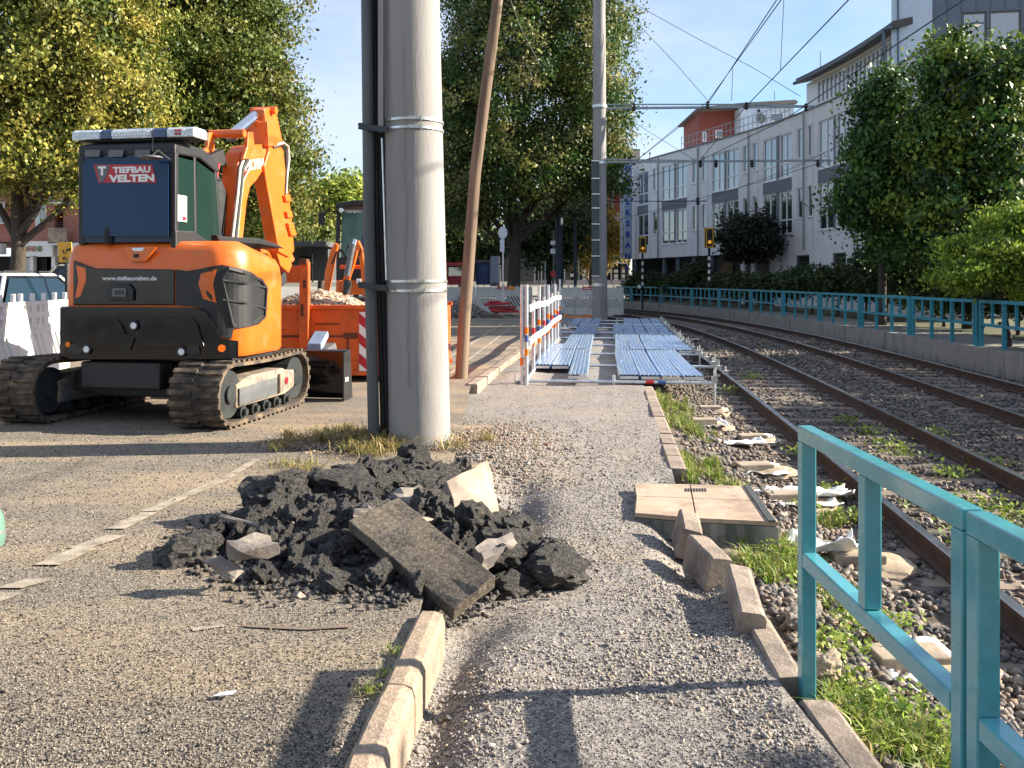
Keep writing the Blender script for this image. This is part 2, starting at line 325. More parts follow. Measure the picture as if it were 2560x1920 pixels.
stones('gravel',np.c_[X,Y,gz(X,Y)+S*.35],S,m_stone,[(.30,.27,.25),(.40,.36,.33),(.24,.22,.21),(.42,.34,.25),(.18,.17,.16)],label='loose grey gravel on the path',cat='gravel')
n=6500; X=RNG.normal(-.25,.4,n); Y=RNG.normal(8.0,.8,n); k=(X>kerbx(Y)-.2)&(Y>6.8)&(abs(X+.88)+abs(Y-8.4)>.25); X,Y=X[k],Y[k]; S=RNG.uniform(.006,.02,len(X))*.75*(1+.8*(RNG.random(len(X))<.05))
stones('rubble',np.c_[X,Y,gz(X,Y)+S*.4],S,m_stone,[(.26,.22,.18),(.32,.25,.18),(.36,.31,.26),(.16,.14,.12),(.3,.2,.14)],label='brown stony soil round the foot of the concrete mast',cat='rubble')
# ballast stones
n=52000; Y=samp(n,2.3,34,.75); u=RNG.random(n); wx=np.interp(Y,WALL.P[:,1],WALL.P[:,0])-.1; e=edgex(Y)+.22; X=e+(wx-e)*u
k=(X/Y<.62); X,Y=X[k],Y[k]; 
k=np.ones(len(X),bool)
for tc_ in (T1,T2):
    cx=np.interp(Y,tc_.P[:,1],tc_.P[:,0]); d=X-cx; s_=np.interp(Y,tc_.P[:,1],tc_.d); ph=(s_%.6); k&=~((abs(abs(d)-.75)<.09))&~((abs(d)<1.2)&(ph<.24)&(RNG.random(len(X))>.10))
X,Y=X[k],Y[k]; S=RNG.uniform(.018,.036,len(X))*np.clip(Y/14,1,1.5)
stones('ballast',np.c_[X,Y,balz(X,Y)+S*.45],S,m_stone,[(.17,.14,.12),(.25,.21,.18),(.12,.11,.11),(.32,.26,.21),(.2,.14,.1),(.09,.085,.085)],flat=.8,label='dark broken stone ballast of the tram tracks',cat='ballast')
# ---------------- tracks ----------------
m_rail=M('rail_rust',(.065,.036,.024),.8,var=.35,scale=8,bump=.3,bscale=60); m_head=M('rail_head',(.55,.52,.5),.28,metal=1,var=.15,scale=3)
m_slp=M('steel_sleeper',(.22,.17,.13),.85,var=.35,scale=4,bump=.5,bscale=30,rnd=.2)
def track(cv,label,s1):
    t=thing('tram_track',label,'tram track',tuple(cv.pt(0)))
    for sd in (-1,1):
        b=MB(); h=MB(); T=np.linspace(0,s1,120)
        for k,s in enumerate(T):
            for (o,z) in ((-.06,-.15),(-.06,-.135),(-.012,-.12),(-.012,-.04),(-.036,-.03),(-.036,-.004),(.036,-.004),(.036,-.03),(.012,-.04),(.012,-.12),(.06,-.135),(.06,-.15)): b.v.append(cv.pt(s,sd*.75+o)+Vector((0,0,ZR+z)))
            for (o,z) in ((-.033,-.004),(-.028,0.002),(.028,0.002),(.033,-.004)): h.v.append(cv.pt(s,sd*.75+o)+Vector((0,0,ZR+z)))
        for k in range(119):
            for r in range(11): b.f.append((12*k+r,12*k+r+1,12*k+13+r,12*k+12+r))
            for r in range(3): h.f.append((4*k+r,4*k+r+1,4*k+5+r,4*k+4+r))
        ro=b.build('rail',m_rail,t,world=True,fixn=True); ho=h.build('running_surface',m_head,ro,fixn=False)
        ho.location=(0,0,0); ho.data.transform(Matrix.Translation(-Vector(t.location)))
    b=MB(); b.box((0,0,0),(2.35,.22,.1)); me=mkmesh('sleeper',b.v,b.f,m_slp)
    s=.12
    while s<min(s1,48):
        p=cv.pt(s); d=cv.dir(s); o=link('sleeper',me,t,p-Vector(t.location)+Vector((0,0,ZR-.155-.05+random.uniform(-.006,.006))),(0,0,math.atan2(d.y,d.x)-math.pi/2)); s+=.6
    return t
track(T1,'nearer tram track with rusty rails, weeds growing between its sleepers','') if 0 else None
track(T1,'nearer tram track with weeds growing between its sleepers',T1.L); track(T2,'farther tram track running along the low concrete wall',T2.L)
# kerb edge of the road, left side
m_kerb=M('kerb_stone',(.38,.28,.195),.9,var=.3,scale=7,bump=.9,bscale=45,col2=(.2,.16,.13),c2s=5,c2p=(.48,.66),rnd=.1,speck=(130,(.1,.08,.07),(.5,.4,.3),.25))
m_kerb2=M('kerb_grey',(.33,.265,.21),.9,var=.35,scale=7,bump=.9,bscale=35,col2=(.2,.16,.13),c2s=5,rnd=.12)
def kerbstone(P,Q,w,h,mat,label,cat='kerb stone',ch=.012,tilt=0,group=None,name='kerb_stone',parent=None):
    P=Vector(P); Q=Vector(Q); d=Q-P; l=d.length; rz=math.atan2(d.y,d.x)-math.pi/2; n=10
    b=MB(); nx=5
    # rounded block with slightly worn top
    prof=[(-w/2,-h),(-w/2,-ch),(-w/2+ch,0),(w/2-ch*2.2,0),(w/2-ch*.6,-ch*.7),(w/2,-ch*2.4),(w/2,-h)]
    for k in range(n+1):
        y=-l/2+l*k/n; e=.006 if k in(0,n) else 0
        for (x,z) in prof: b.v.append(Vector((x+random.uniform(-.002,.002),y,z-(e if z>-.05 else 0)+random.uniform(-.002,.001))))
    m=len(prof)
    for k in range(n):
        for r in range(m): b.f.append((k*m+r,k*m+(r+1)%m,(k+1)*m+(r+1)%m,(k+1)*m+r))
    b.f+=[tuple(range(m))[::-1],tuple(range(n*m,n*m+m))]
    o=b.build(name,mat,parent); o.location=(P+Q)/2; o.rotation_euler=(math.atan2(d.z,math.hypot(d.x,d.y)),tilt,rz)
    if label: tag(o,label,cat,group)
    return o
def kc(Y,off=0,z=.145): return (float(kerbx(Y))-.03+off,Y,z)
ys_=[1.6,2.62,3.17,3.88]; lb=['kerb stone at the bottom edge of the picture, below a joint with grit','middle kerb stone of the near road edge, with a grass tuft at its joint','last kerb stone of the near road edge, ending in front of the black rubble heap']
for k in range(3): kerbstone((-.45+.075*(ys_[k]-2.6),ys_[k]+.006,.15),(-.45+.075*(ys_[k+1]-2.6),ys_[k+1]-.006,.15),.118,.26,m_kerb,lb[k],ch=.02)
fk=thing('kerb_row','row of far road kerb stones starting beside the foot of the wooden pole','kerb',(-.5,12.3,0))
y=12.35
while y<34:
    z=.15
    P=Vector(kc(y+.01)); Q=Vector(kc(y+.94)); o=kerbstone(P-Vector(fk.location),Q-Vector(fk.location),.15,.22,m_kerb2,None,parent=fk); y+=.95
ek=thing('platform_kerb','row of flat kerb stones edging the gravel path up to the blue decking','kerb',(1.5,7.4,0))
y=7.45
while y<13.2:
    z=.01; P=Vector((float(edgex(y+.01))+.06,y+.01,z)); Q=Vector((float(edgex(y+.57))+.06,y+.57,z+random.uniform(-.012,.01))); kerbstone(P-Vector(ek.location),Q-Vector(ek.location),.15,.2,m_kerb2,None,parent=ek); y+=.58
# ---------------- trees ----------------
m_leaf=leafmat('foliage'); m_leafd=leafmat('foliage_dense',.2); m_bark=M('bark',(.055,.042,.032),.95,var=.4,scale=9,bump=1,bscale=18,bdist=.03,stretch=(1,1,.3))
def leaves(C,size,cols,normal_out=None,aspect=.62,droop=.25):
    n=len(C); a=RNG.normal(size=(n,3)); 
    if normal_out is not None: a=a*.75+normal_out*.9
    a/=np.linalg.norm(a,axis=1)[:,None]; t=RNG.normal(size=(n,3)); t[:,2]-=droop*2; t-=a*(t*a).sum(1)[:,None]; t/=np.linalg.norm(t,axis=1)[:,None]+1e-9; s=np.cross(a,t)
    L_=(size*RNG.uniform(.6,1.3,n))[:,None]; W_=L_*aspect
    v=np.stack([C-t*L_*.5,C+s*W_*.5+a*L_*.08,C+t*L_*.5-a*L_*.1,C-s*W_*.5+a*L_*.08],1)
    return v.reshape(-1,3),np.arange(4*n).reshape(-1,4),np.repeat(cols,4,0)
def crown(lobes,nclump,per,sig,size,pal,fill=.25,shell=(.55,1.05),seed=0,flat=.75,droop=.25):
    vol=np.array([l[1][0]*l[1][1]+l[1][0]*l[1][2]+l[1][1]*l[1][2] for l in lobes]); vol/=vol.sum(); pal=np.array(pal); CC=[];CO=[];NO=[]
    for (c,r),p in zip(lobes,vol):
        k=max(3,int(nclump*p)); d=RNG.normal(size=(k,3)); d/=np.linalg.norm(d,axis=1)[:,None]
        rr=RNG.uniform(*shell,k)*(1+.14*np.sin(d[:,0]*5+seed)*np.cos(d[:,2]*6+seed)); cc=np.array(c)+d*rr[:,None]*np.array(r)
        m=RNG.poisson(per,k)+4; idx=np.repeat(np.arange(k),m); sg=sig*RNG.uniform(.6,1.4,k)
        pos=cc[idx]+RNG.normal(size=(len(idx),3))*sg[idx,None]*np.array([1,1,flat]); cl=pal[RNG.integers(0,len(pal),k)]*RNG.uniform(.8,1.2,(k,1))
        co=cl[idx]*RNG.uniform(.82,1.2,(len(idx),1)); CC.append(pos); CO.append(co); NO.append(d[idx])
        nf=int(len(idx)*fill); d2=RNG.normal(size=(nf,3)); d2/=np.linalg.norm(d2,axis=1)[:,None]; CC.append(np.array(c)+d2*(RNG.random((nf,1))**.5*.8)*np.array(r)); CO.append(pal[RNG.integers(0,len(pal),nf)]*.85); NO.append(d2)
    C=np.concatenate(CC); n=len(C); return leaves(C,size*RNG.uniform(.7,1.3,n),np.concatenate(CO),np.concatenate(NO),droop=droop)
def tree(name,label,base,lobes,nclump,per,sig,size,pal,trunk_r=.2,cat='tree',mat=None,group=None,fill=.25,trunk_top=None,shell=(.55,1.05),limbs=True,flat=.75,droop=.25,seed=0):
    t=thing(name,label,cat,tuple(base),0,group); B=Vector(base)
    v,f,c=crown(lobes,nclump,per,sig,size,pal,fill,shell,seed,flat,droop)
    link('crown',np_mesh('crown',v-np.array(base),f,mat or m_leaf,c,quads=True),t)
    b=MB(); top=Vector(trunk_top) if trunk_top else Vector(lobes[0][0]); mid=B.lerp(top,.45)+Vector((trunk_r*.5,0,0))
    b.path([B-Vector((0,0,.3)),B+Vector((0,0,.25)),mid,top],trunk_r*1.25,10,trunk_r*.55)
    if limbs:
        for c_,r in lobes:
            c_=Vector(c_); s=B.lerp(top,random.uniform(.45,.7)); e=s.lerp(c_,.95); k=s.lerp(e,.5)+Vector((0,0,-.15*(e-s).length)); b.path([s,k,e],trunk_r*.5,7,trunk_r*.12)
            for q in range(3):
                e2=c_+Vector((random.uniform(-1,1)*r[0],random.uniform(-1,1)*r[1],random.uniform(-.3,1)*r[2]))*.75; b.path([k,k.lerp(e2,.5)+Vector((0,0,.1)),e2],trunk_r*.25,5,trunk_r*.05)
    b.build('trunk',m_bark,t,smooth=True,world=True); return t
def V(px,py,Y): return tuple(at(px,py,Y))
def lob(px,py,Y,rx,ry,rz): k=Y/F; return (V(px,py,Y),(rx*k,ry*k,rz*k))
YEL=[(.32,.30,.055),(.26,.27,.05),(.12,.16,.03),(.36,.30,.065),(.16,.15,.035),(.08,.12,.022),(.26,.29,.06)]
OLV=[(.12,.16,.03),(.07,.11,.02),(.17,.18,.035),(.04,.07,.015),(.22,.2,.045),(.1,.14,.025)]
DGR=[(.03,.055,.015),(.045,.075,.018),(.025,.045,.014),(.06,.09,.02)]
# A left, near
tree('lime_tree','yellowing tree at the left edge with its dark trunk behind the parked white cars',(at(32,700,24).x,24,.05),
 [lob(60,180,24,270,230,300),lob(230,130,24.5,190,200,220),lob(-60,330,24,200,200,180),lob(150,380,23.6,190,180,120),lob(290,280,24,120,150,120),lob(120,-120,24,260,240,200)],1150,92,.27,.12,YEL,.24,droop=.5,trunk_top=V(40,380,24))
tree('lime_tree','olive green tree rising behind the cab of the orange excavator',(at(520,700,29).x,29,.05),
 [lob(500,120,29,220,220,260),lob(600,180,29,150,170,200),lob(640,330,29,130,160,150),lob(480,380,28.6,190,190,150),lob(700,410,29,95,130,75),lob(560,-60,29.4,200,200,150),lob(390,480,29,150,150,110),lob(680,520,30,80,100,60)],1150,90,.3,.13,OLV,.28,droop=.5,trunk_top=V(520,420,29))
# C centre linden
tree('linden_tree','tall broad linden with a dark trunk behind the wooden pole and yellow-brown bracts',(at(1282,700,44).x,44,.05),
 [lob(1270,200,44,200,230,260),lob(1450,130,44,130,190,170),lob(1500,300,43.6,85,170,120),lob(1400,400,43,140,170,120),lob(1250,430,43,150,170,115),lob(1130,320,44,110,200,230),lob(1330,-40,44,260,240,200),lob(1490,420,44,85,120,90),lob(1160,500,44.5,90,150,80)],1300,95,.38,.17,[(.09,.15,.03),(.04,.09,.02),(.22,.23,.06),(.06,.12,.022),(.19,.2,.05),(.035,.07,.018),(.28,.26,.09),(.06,.11,.02)],.36,trunk_top=V(1275,430,44))
tree('yellow_tree','small yellow-brown leaved tree behind the far concrete mast',(at(1475,700,70).x,70,.05),
 [lob(1480,555,70,68,80,85),lob(1440,600,70,50,70,62),lob(1530,590,70,45,60,48),lob(1560,620,70,34,50,26),lob(1480,645,70,50,60,32)],190,60,.4,.25,[(.5,.33,.06),(.42,.27,.05),(.3,.24,.05),(.55,.42,.12)],.15)
LG=[(.22,.3,.04),(.3,.36,.05),(.14,.2,.03),(.36,.38,.07)]
tree('maple_tree','bright light-green tree between the excavator arm and the second digger cab',(at(800,700,62).x,62,.05),[lob(800,530,62,70,80,60),lob(740,570,62,80,80,75),lob(860,500,62,60,80,50),lob(690,600,61,70,80,60)],380,50,.6,.34,LG,.22)
tree('maple_tree','small light-green tree showing left of the concrete mast above the digger cab',(at(890,700,66).x,66,.05),[lob(890,500,66,60,70,50),lob(905,560,66,70,70,60)],170,50,.6,.34,LG,.2)
tree('maple_tree','dark green tree low behind the excavator boom',(at(640,700,52).x,52,.05),[lob(640,560,52,100,90,80),lob(740,600,52,90,80,60),lob(600,600,52,60,80,60)],330,50,.5,.3,[(.1,.14,.03),(.06,.1,.02),(.2,.2,.05)],.25)
tree('maple_tree','light green bush glowing under the excavator boom',(at(635,700,42).x,42,.05),[lob(635,595,42,55,60,50),lob(600,640,42,50,60,40)],120,50,.35,.24,LG,.1)
tree('chestnut_tree','dark shaded tree left of the linden, seen just right of the concrete mast',(at(1150,700,58).x,58,.05),[lob(1150,560,58,75,80,85),lob(1100,600,58,60,80,70),lob(1200,610,58,60,80,60)],300,55,.5,.3,[(.07,.11,.03),(.04,.07,.02),(.16,.2,.05)],.22)
tree('chestnut_tree','dark leafy tree right of the linden trunk behind the barriers',(at(1370,700,60).x,60,.05),[lob(1370,600,60,70,80,65),lob(1330,560,60,60,80,60),lob(1420,550,60,60,80,60)],280,55,.5,.3,[(.04,.07,.02),(.06,.09,.03),(.1,.13,.04)],.2)
# right hand planting
MG=[(.035,.085,.018),(.055,.12,.022),(.022,.055,.015),(.08,.17,.03)]
tree('maple_tree','dark maple with a lower pointed crown in front of the white facade',(at(2205,700,28).x,28,.16),
 [lob(2200,260,28,62,80,95),lob(2190,380,28,85,90,90),lob(2160,490,27.6,70,90,80),lob(2240,470,28,90,90,90),lob(2250,600,28,110,90,80)],420,42,.26,.16,MG,.13,droop=.6,mat=m_leafd)
tree('maple_tree','taller maple with bright top shoots covering the zinc clad corner',(at(2420,700,26).x,26,.16),
 [lob(2370,180,26,80,90,90),lob(2440,260,26,115,110,120),lob(2520,190,26,75,90,100),lob(2350,350,26,95,100,110),lob(2500,420,26,120,110,140),lob(2330,520,26,110,100,110),lob(2420,620,26,150,100,90)],760,44,.26,.16,MG+[(.16,.22,.03),(.2,.26,.04)],.16,droop=.6,mat=m_leafd)
tree('locust_shrub','bright yellow-green feathery shrub overhanging the fence at the right edge',(at(2520,720,19).x,19,.16),
 [lob(2480,640,18.6,85,90,55),lob(2540,570,19,80,90,60),lob(2420,690,18.4,70,80,40),lob(2550,680,18.6,70,80,60),lob(2400,620,18.8,50,60,25)],330,60,.17,.085,[(.2,.3,.03),(.28,.38,.04),(.1,.18,.02),(.34,.42,.06)],.07,cat='shrub',droop=.9,flat=.5)
tree('ball_tree','small dark round-headed tree in front of the white facade',(at(1868,700,48).x,48,.16),[lob(1870,592,48,70,70,60),lob(1845,600,48,46,60,45),lob(1905,600,48,42,60,48)],200,60,.25,.2,[(.02,.028,.016),(.03,.04,.02),(.015,.022,.012)],.1,fill=.8,mat=m_leafd,limbs=False)
hedge=[(1590,712,60,30,22,34),(1640,708,56,34,20,20),(1700,708,52,40,24,24),(1745,690,50,30,24,48),(1800,712,48,45,26,24),(1850,708,45,45,28,26),(1905,716,42,50,30,26),(1965,706,40,60,34,30),(2030,700,37,62,38,32),(2095,702,35,58,40,34),(2165,690,33,40,40,60),(2215,665,31,42,40,95),(2285,700,29,60,45,60),(2360,716,27,70,50,52),(2450,724,25,80,55,50),(2545,724,23,80,55,56)]
hl=['farthest shrub at the end of the fence by the bank corner','low dark shrub just before the striped signal post','low shrub before the second striped signal post','upright shrub beside the second striped signal post','low shrub under the left half of the round-headed tree','broad shrub right under the round-headed tree','dark shrub right of the round-headed tree','wide shrub before the first dark ground-floor window','wide green shrub below the facade between two ground-floor windows','shrub left of the dark columnar conifer','short dark conifer by the ground-floor window','tall dark columnar conifer left of the maples','dark shrub under the lower maple crown','dark shrub between the two maples','dark undergrowth shrub below the taller maple','shrub at the right edge under the bright locust']
for (px,py,Y,rx,ry,rz),lbl in zip(hedge,hl):
    g=at(px,py,Y); tree('shrub',lbl,(g.x,Y,.16),[lob(px,py,Y,rx,ry,rz),lob(px+rx*.5,py+rz*.3,Y,rx*.6,ry,rz*.6),lob(px-rx*.5,py+rz*.3,Y,rx*.6,ry,rz*.6)],90,42,.2,.16,[(.022,.04,.014),(.035,.06,.018),(.05,.085,.02)],.05,cat='shrub',fill=.6,mat=m_leafd,limbs=False,group='shrubs behind the far fence')
# ---------------- grass and weeds (nobody could count these) ----------------
def blades(P,h,cols,name,label,wid=.006,lean=.5):
    n=len(P); a=RNG.uniform(0,2*np.pi,n); l=RNG.uniform(.1,lean,n); h=h*RNG.uniform(.45,1.3,n); d=np.c_[np.cos(a),np.sin(a),np.zeros(n)]; s=np.c_[-np.sin(a),np.cos(a),np.zeros(n)]*wid*RNG.uniform(.6,1.6,(n,1))
    P=np.asarray(P); m=P+d*(h*l*.35)[:,None]+np.c_[np.zeros((n,2)),h*.6]; t_=P+d*(h*l*1.1)[:,None]+np.c_[np.zeros((n,2)),h*(1-.35*l)]
    v=np.stack([P-s,P+s,m+s*.8,m-s*.8,t_],1).reshape(-1,3); k=5*np.arange(n)[:,None]; tr=np.concatenate([k+np.array([0,1,2]),k+np.array([0,2,3]),k+np.array([3,2,4])]); c=np.array(cols)[RNG.integers(0,len(cols),n)]*RNG.uniform(.7,1.3,(n,1))
    return tag(link(name,np_mesh(name,v,tr,m_leaf,np.repeat(c,5,0))),label,'grass',kind='stuff')
def patch(cx,cy,rx,ry,n): 
    k=max(3,n//22); c=RNG.normal(size=(k,2))*np.array([rx,ry])*.6; p=c[RNG.integers(0,k,n)]+RNG.normal(0,.022,(n,2))*RNG.uniform(.4,1.8,(n,1)); return p+np.array([cx,cy])
GP=[G(1660,1010,-.1),G(1720,1060,-.1),G(1700,1200,-.2),G(1800,1220,-.2),G(1960,1400,-.15),G(1930,1350,-.15),G(1900,1440,-.15),G(2120,1480,-.15),G(2250,1800,-.12),G(2150,1790,-.1),G(2330,1880,-.15),G(2060,1260,-.2),G(1760,1180,-.2)]
GR=[(.35,.9,1900),(.3,.6,1000),(.25,.4,650),(.2,.3,400),(.16,.3,900),(.14,.22,500),(.12,.18,550),(.13,.2,450),(.16,.2,1000),(.1,.15,500),(.2,.15,550),(.2,.3,350),(.2,.2,300)]
pp=[]
for g,(a,b_,n) in zip(GP,GR): pp.append(patch(g.x,g.y,a,b_,n))
pp=np.concatenate(pp); pp=pp[pp[:,0]>edgex(pp[:,1])+.08]; z=balz(pp[:,0],pp[:,1])
blades(np.c_[pp,z],.11,[(.2,.3,.04),(.28,.36,.06),(.14,.22,.03),(.36,.34,.1),(.4,.32,.16),(.1,.16,.03)],'grass','bright green grass between the path edge and the track',lean=1.1,wid=.0042)
cc_=np.c_[RNG.normal(-1.35,.4,34),RNG.normal(7.85,.3,34)]; pp=np.concatenate([c+RNG.normal(0,.07,(60,2))*RNG.uniform(.4,1.4) for c in cc_])
blades(np.c_[pp,.12+.07*np.exp(-((pp[:,0]+1.2)/.9)**2-((pp[:,1]-8)/.5)**2)],.11,[(.42,.32,.14),(.36,.26,.1),(.25,.2,.08),(.2,.24,.06)],'grass','dry straw-coloured grass round the foot of the concrete mast',lean=2.2,wid=.0035)
pp=np.concatenate([patch(-.5,3.16,.03,.02,50),patch(-.46,3.5,.012,.2,40)]); blades(np.c_[pp,np.full(len(pp),.12)],.035,[(.2,.26,.05),(.3,.3,.1)],'grass','tiny grass tuft in the near kerb joint',wid=.0035,lean=1)
def weeds(C,n,size,pal,name,label):
    P=np.concatenate([np.array(c)+RNG.normal(size=(n,3))*np.array([r,r,.035]) for c,r in C]); P[:,2]=np.maximum(P[:,2],[c_-0 for c_ in P[:,2]]); nn=len(P)
    col=np.array(pal)[RNG.integers(0,len(pal),nn)]*RNG.uniform(.7,1.3,(nn,1)); v,f,c=leaves(P,np.full(nn,size),col,np.tile([0,0,1.3],(nn,1)),aspect=.75,droop=0)
    return tag(link(name,np_mesh(name,v,f,m_leaf,c,quads=True)),label,'weeds',kind='stuff')
wc=[]
for px,py,r in [(2220,1110,.12),(2260,1130,.14),(2170,1075,.1),(2330,1080,.1),(2380,1180,.1),(2450,1250,.12),(2500,1300,.12),(2540,1280,.1),(2420,1340,.14),(2480,1160,.1),(1830,975,.1),(1880,940,.1),(2110,1050,.1),(2000,1130,.08),(2060,1230,.1),(2120,1290,.1),(2330,1260,.1)]:
    g=G(px,py,-.28); wc.append(((g.x,g.y,-.27),r))
weeds(wc,110,.045,[(.22,.3,.05),(.14,.22,.04),(.3,.34,.07)],'weeds','leafy weeds growing between the sleepers')
wc=[(tuple(G(px,py,-.1)),r) for px,py,r in [(2060,1610,.06),(2110,1600,.07),(2150,1760,.1),(2200,1780,.1),(2280,1760,.09),(2100,1700,.06),(2320,1830,.1),(1990,1440,.08),(1950,1380,.06),(2130,1540,.05),(2240,1560,.06)]]
weeds(wc,130,.03,[(.26,.36,.05),(.2,.3,.05),(.36,.4,.1)],'weeds','bright clover-like weeds beside the near railing')

# trees standing just outside the picture on the right; their shade falls on the tracks and the path
offA=[((13.6,2.3,4.9),(1.2,1.5,.9)),((12.9,2.9,5.5),(.9,.8,.6))]
tree('maple_tree','maple standing beyond the fence just outside the right picture edge',(13.6,2.5,.16),offA,150,44,.3,.2,MG,.13,limbs=False,fill=.6)
for k,(x,y,h) in enumerate(((13.2,9.5,3.6),(13.4,13.2,4.5),(13.9,17.0,4.2),(14.3,21.2,5.2))):
    tree('maple_tree','young maple beyond the fence outside the right edge, '+['nearest','second','third','farthest'][k]+' of four',(x,y,.16),[((x,y,h*.58),(1.6,1.7,h*.42)),((x+.6,y+.7,h*.5),(1.3,1.4,h*.35))],200,44,.34,.22,MG,.1,limbs=False,fill=.8)

for k,(x,y) in enumerate(((-14,-14),(-5,-19),(6,-20),(17,-16))):  # unseen trees added behind the camera to darken reflections in glass and panels
    tree('lime_tree','unseen tree added behind the camera to darken reflections, '+['first','second','third','fourth'][k]+' of the row',(x,y,.1),[((x,y,5.5),(3.8,3.4,3.6)),((x+1.5,y-1,8),(3,3,2.6))],90,40,.8,.6,OLV,.2,limbs=False,fill=.6)
mb_=M('soil_mound',(.24,.17,.11),.95,bump=1,bscale=30,bdist=.02,col2=(.36,.26,.16),c2s=4,speck=(60,(.08,.06,.05),(.42,.34,.26),.4))
xs=np.linspace(-2.9,-.2,60); ys=np.linspace(7.1,9.3,50); X,Y=np.meshgrid(xs,ys); Z=.085+.13*np.exp(-((X+1.25)/.75)**2-((Y-8.05)/.42)**2)*(.6+.8*fbm(X,Y,3,3,9))-.03*np.clip(np.hypot((X+1.3)/1.2,(Y-8.1)/.8)-1,0,1)+.02*(fbm(X,Y,9,3,2)-.5)
tag(link('soil_mound',np_mesh('soil_mound',np.stack([X,Y,Z],-1).reshape(-1,3),np.stack([(np.arange(49)[:,None]*60+np.arange(59)[None])+k for k in (0,1,61,60)],-1).reshape(-1,4),mb_,quads=True,smooth=True)),'low mound of brown soil at the left foot of the concrete mast',kind='structure')
n=2600; X=RNG.normal(-1.35,.5,n); Y=RNG.normal(7.95,.35,n); stones('soil_crumbs',np.c_[X,Y,.1+.11*np.exp(-((X+1.25)/.75)**2-((Y-8.05)/.42)**2)],RNG.uniform(.006,.022,n),m_stone,[(.26,.19,.13),(.36,.28,.2),(.15,.11,.08)],label='brown soil crumbs and stones left of the mast foot',cat='soil crumbs')
# ---------------- masts and poles ----------------
m_conc=M('mast_concrete',(.285,.272,.262),.85,var=.16,scale=3,bump=.35,bscale=45,col2=(.19,.175,.17),c2s=2.2,c2p=(.5,.75),stretch=(1,1,.16))
m_galv=M('galvanised',(.62,.62,.6),.35,metal=.9,var=.2,scale=9); m_dark=M('dark_steel',(.035,.04,.042),.55,metal=.3,var=.3,scale=6,bump=.1)
m_duct=M('duct_grey',(.085,.095,.095),.55,var=.2,scale=3,stretch=(1,1,.3)); m_blk=M('black_rubber',(.015,.015,.016),.7,var=.3)
m_crack=M('crack_line',(.12,.11,.1),.95)
YM=7.95; base=at(1050,700,YM); base.z=0.0
mt=thing('concrete_mast','thick round concrete overhead line mast in the middle, strapped to dark ducts','mast',base)
TOP=at(1028,0,YM); lean=(TOP.x-base.x)/TOP.z
def mc(z): return Vector((base.x+lean*z,YM,z))
def mr(z): return (155-10*z/4.27)/2/F*YM
b=MB(); b.path([mc(z) for z in (-.4,1,2,3,4.5,6,9)],mr(0),40,mr(9)); b.build('shaft',m_conc,mt,smooth=True,world=True)
for y in (308,329,703,726,1098,1117):
    z=HZ-(y-700)*YM/F; c=mc(z); r=mr(z)+.004; b=MB(); b.lathe(c,[(r-.01,-.011),(r+.002,-.011),(r+.002,.011),(r-.01,.011)],40); b.box(c+Vector((-.0,-r-.006,0)),(.035,.018,.028)); b.box(c+Vector((r*.35,-r*.94-.006,0)),(.012,.014,.05)); b.build('steel_strap',m_galv,mt,world=True,smooth=True)
# hairline cracks, real grooves are below pixel size: thin raised sealing lines
for x0,pts in (('a',[(1012,110),(1009,180),(1015,300),(1010,420),(1019,520),(1014,640),(1022,740),(1018,860),(1027,980)]),('b',[(1042,60),(1038,160),(1041,300),(1046,520),(1044,640)])):
    b=MB(); q=[]
    for k,(px,py) in enumerate(pts[:-1]):
        for j in range(6):
            t=j/6; x=px+(pts[k+1][0]-px)*t+random.uniform(-2,2); y=py+(pts[k+1][1]-py)*t; z=HZ-(y-700)*YM/F; c=mc(z); r=mr(z)+.0006; dx=(x-1280)/F*(YM-r)-c.x; dx=max(-r*.98,min(r*.98,dx)); q.append(c+Vector((dx,-math.sqrt(r*r-dx*dx),0)))
    b.path(q,.0013,4); b.build('crack',m_crack,mt,world=True)
D=lambda px,py: at(px,py,YM-.1)
b=MB(); b.path([D(917,-400),D(917,0),D(923,580),D(935,1105)],.052,16); b.build('duct_pipe',m_duct,mt,smooth=True,world=True)
for k,(dx,rr) in enumerate(((17,.022),(28,.019),(36,.014))):
    b=MB(); b.path([at(917+dx,-400,YM-.05),at(917+dx,0,YM-.05),at(923+dx+2,580,YM-.05),at(937+dx+4,1100,YM-.05)],rr,8); b.build('cable',m_blk,mt,smooth=True,world=True)
b=MB(); b.beam(at(952,-400,YM-.2),at(952,330,YM-.2),.045,.03,(0,1,0)); b.build('cable_cover',m_conc,mt,world=True)
b=MB(); b.beam(at(955,345,YM-.22),at(966,700,YM-.24),.012,.012); b.build('cable_cover',m_galv,mt,world=True)
b=MB(); b.prism([at(946,330,YM-.02),at(962,330,YM-.02),at(1000,1105,YM-.02),at(950,1105,YM-.02)],(0,.12,0)); b.build('shade_sheet',m_blk,mt,world=True)  # black sheet standing in for the shade between ducts and mast
for y in (318,715):
    b=MB(); b.beam(at(898,y-2,YM-.12),at(968,y+6,YM-.25),.05,.025,(0,1,0)); b.lathe(D(919+(y-318)*.016,y),[(.05,-.02),(.06,-.02),(.06,.02),(.05,.02)],16); b.box(D(906,y-6),(.07,.04,.03)); b.build('clamp',m_dark,mt,world=True)
m_wood=M('weathered_wood',(.145,.096,.063),.9,var=.5,scale=9,bump=.9,bscale=25,col2=(.27,.2,.14),c2s=1.2,c2p=(.42,.62),stretch=(1,1,.06))
wp=thing('wooden_pole','leaning brown wooden pole standing beside the first kerb stone of the far road edge','pole',(at(1153,700,13.3).x,13.3,0))
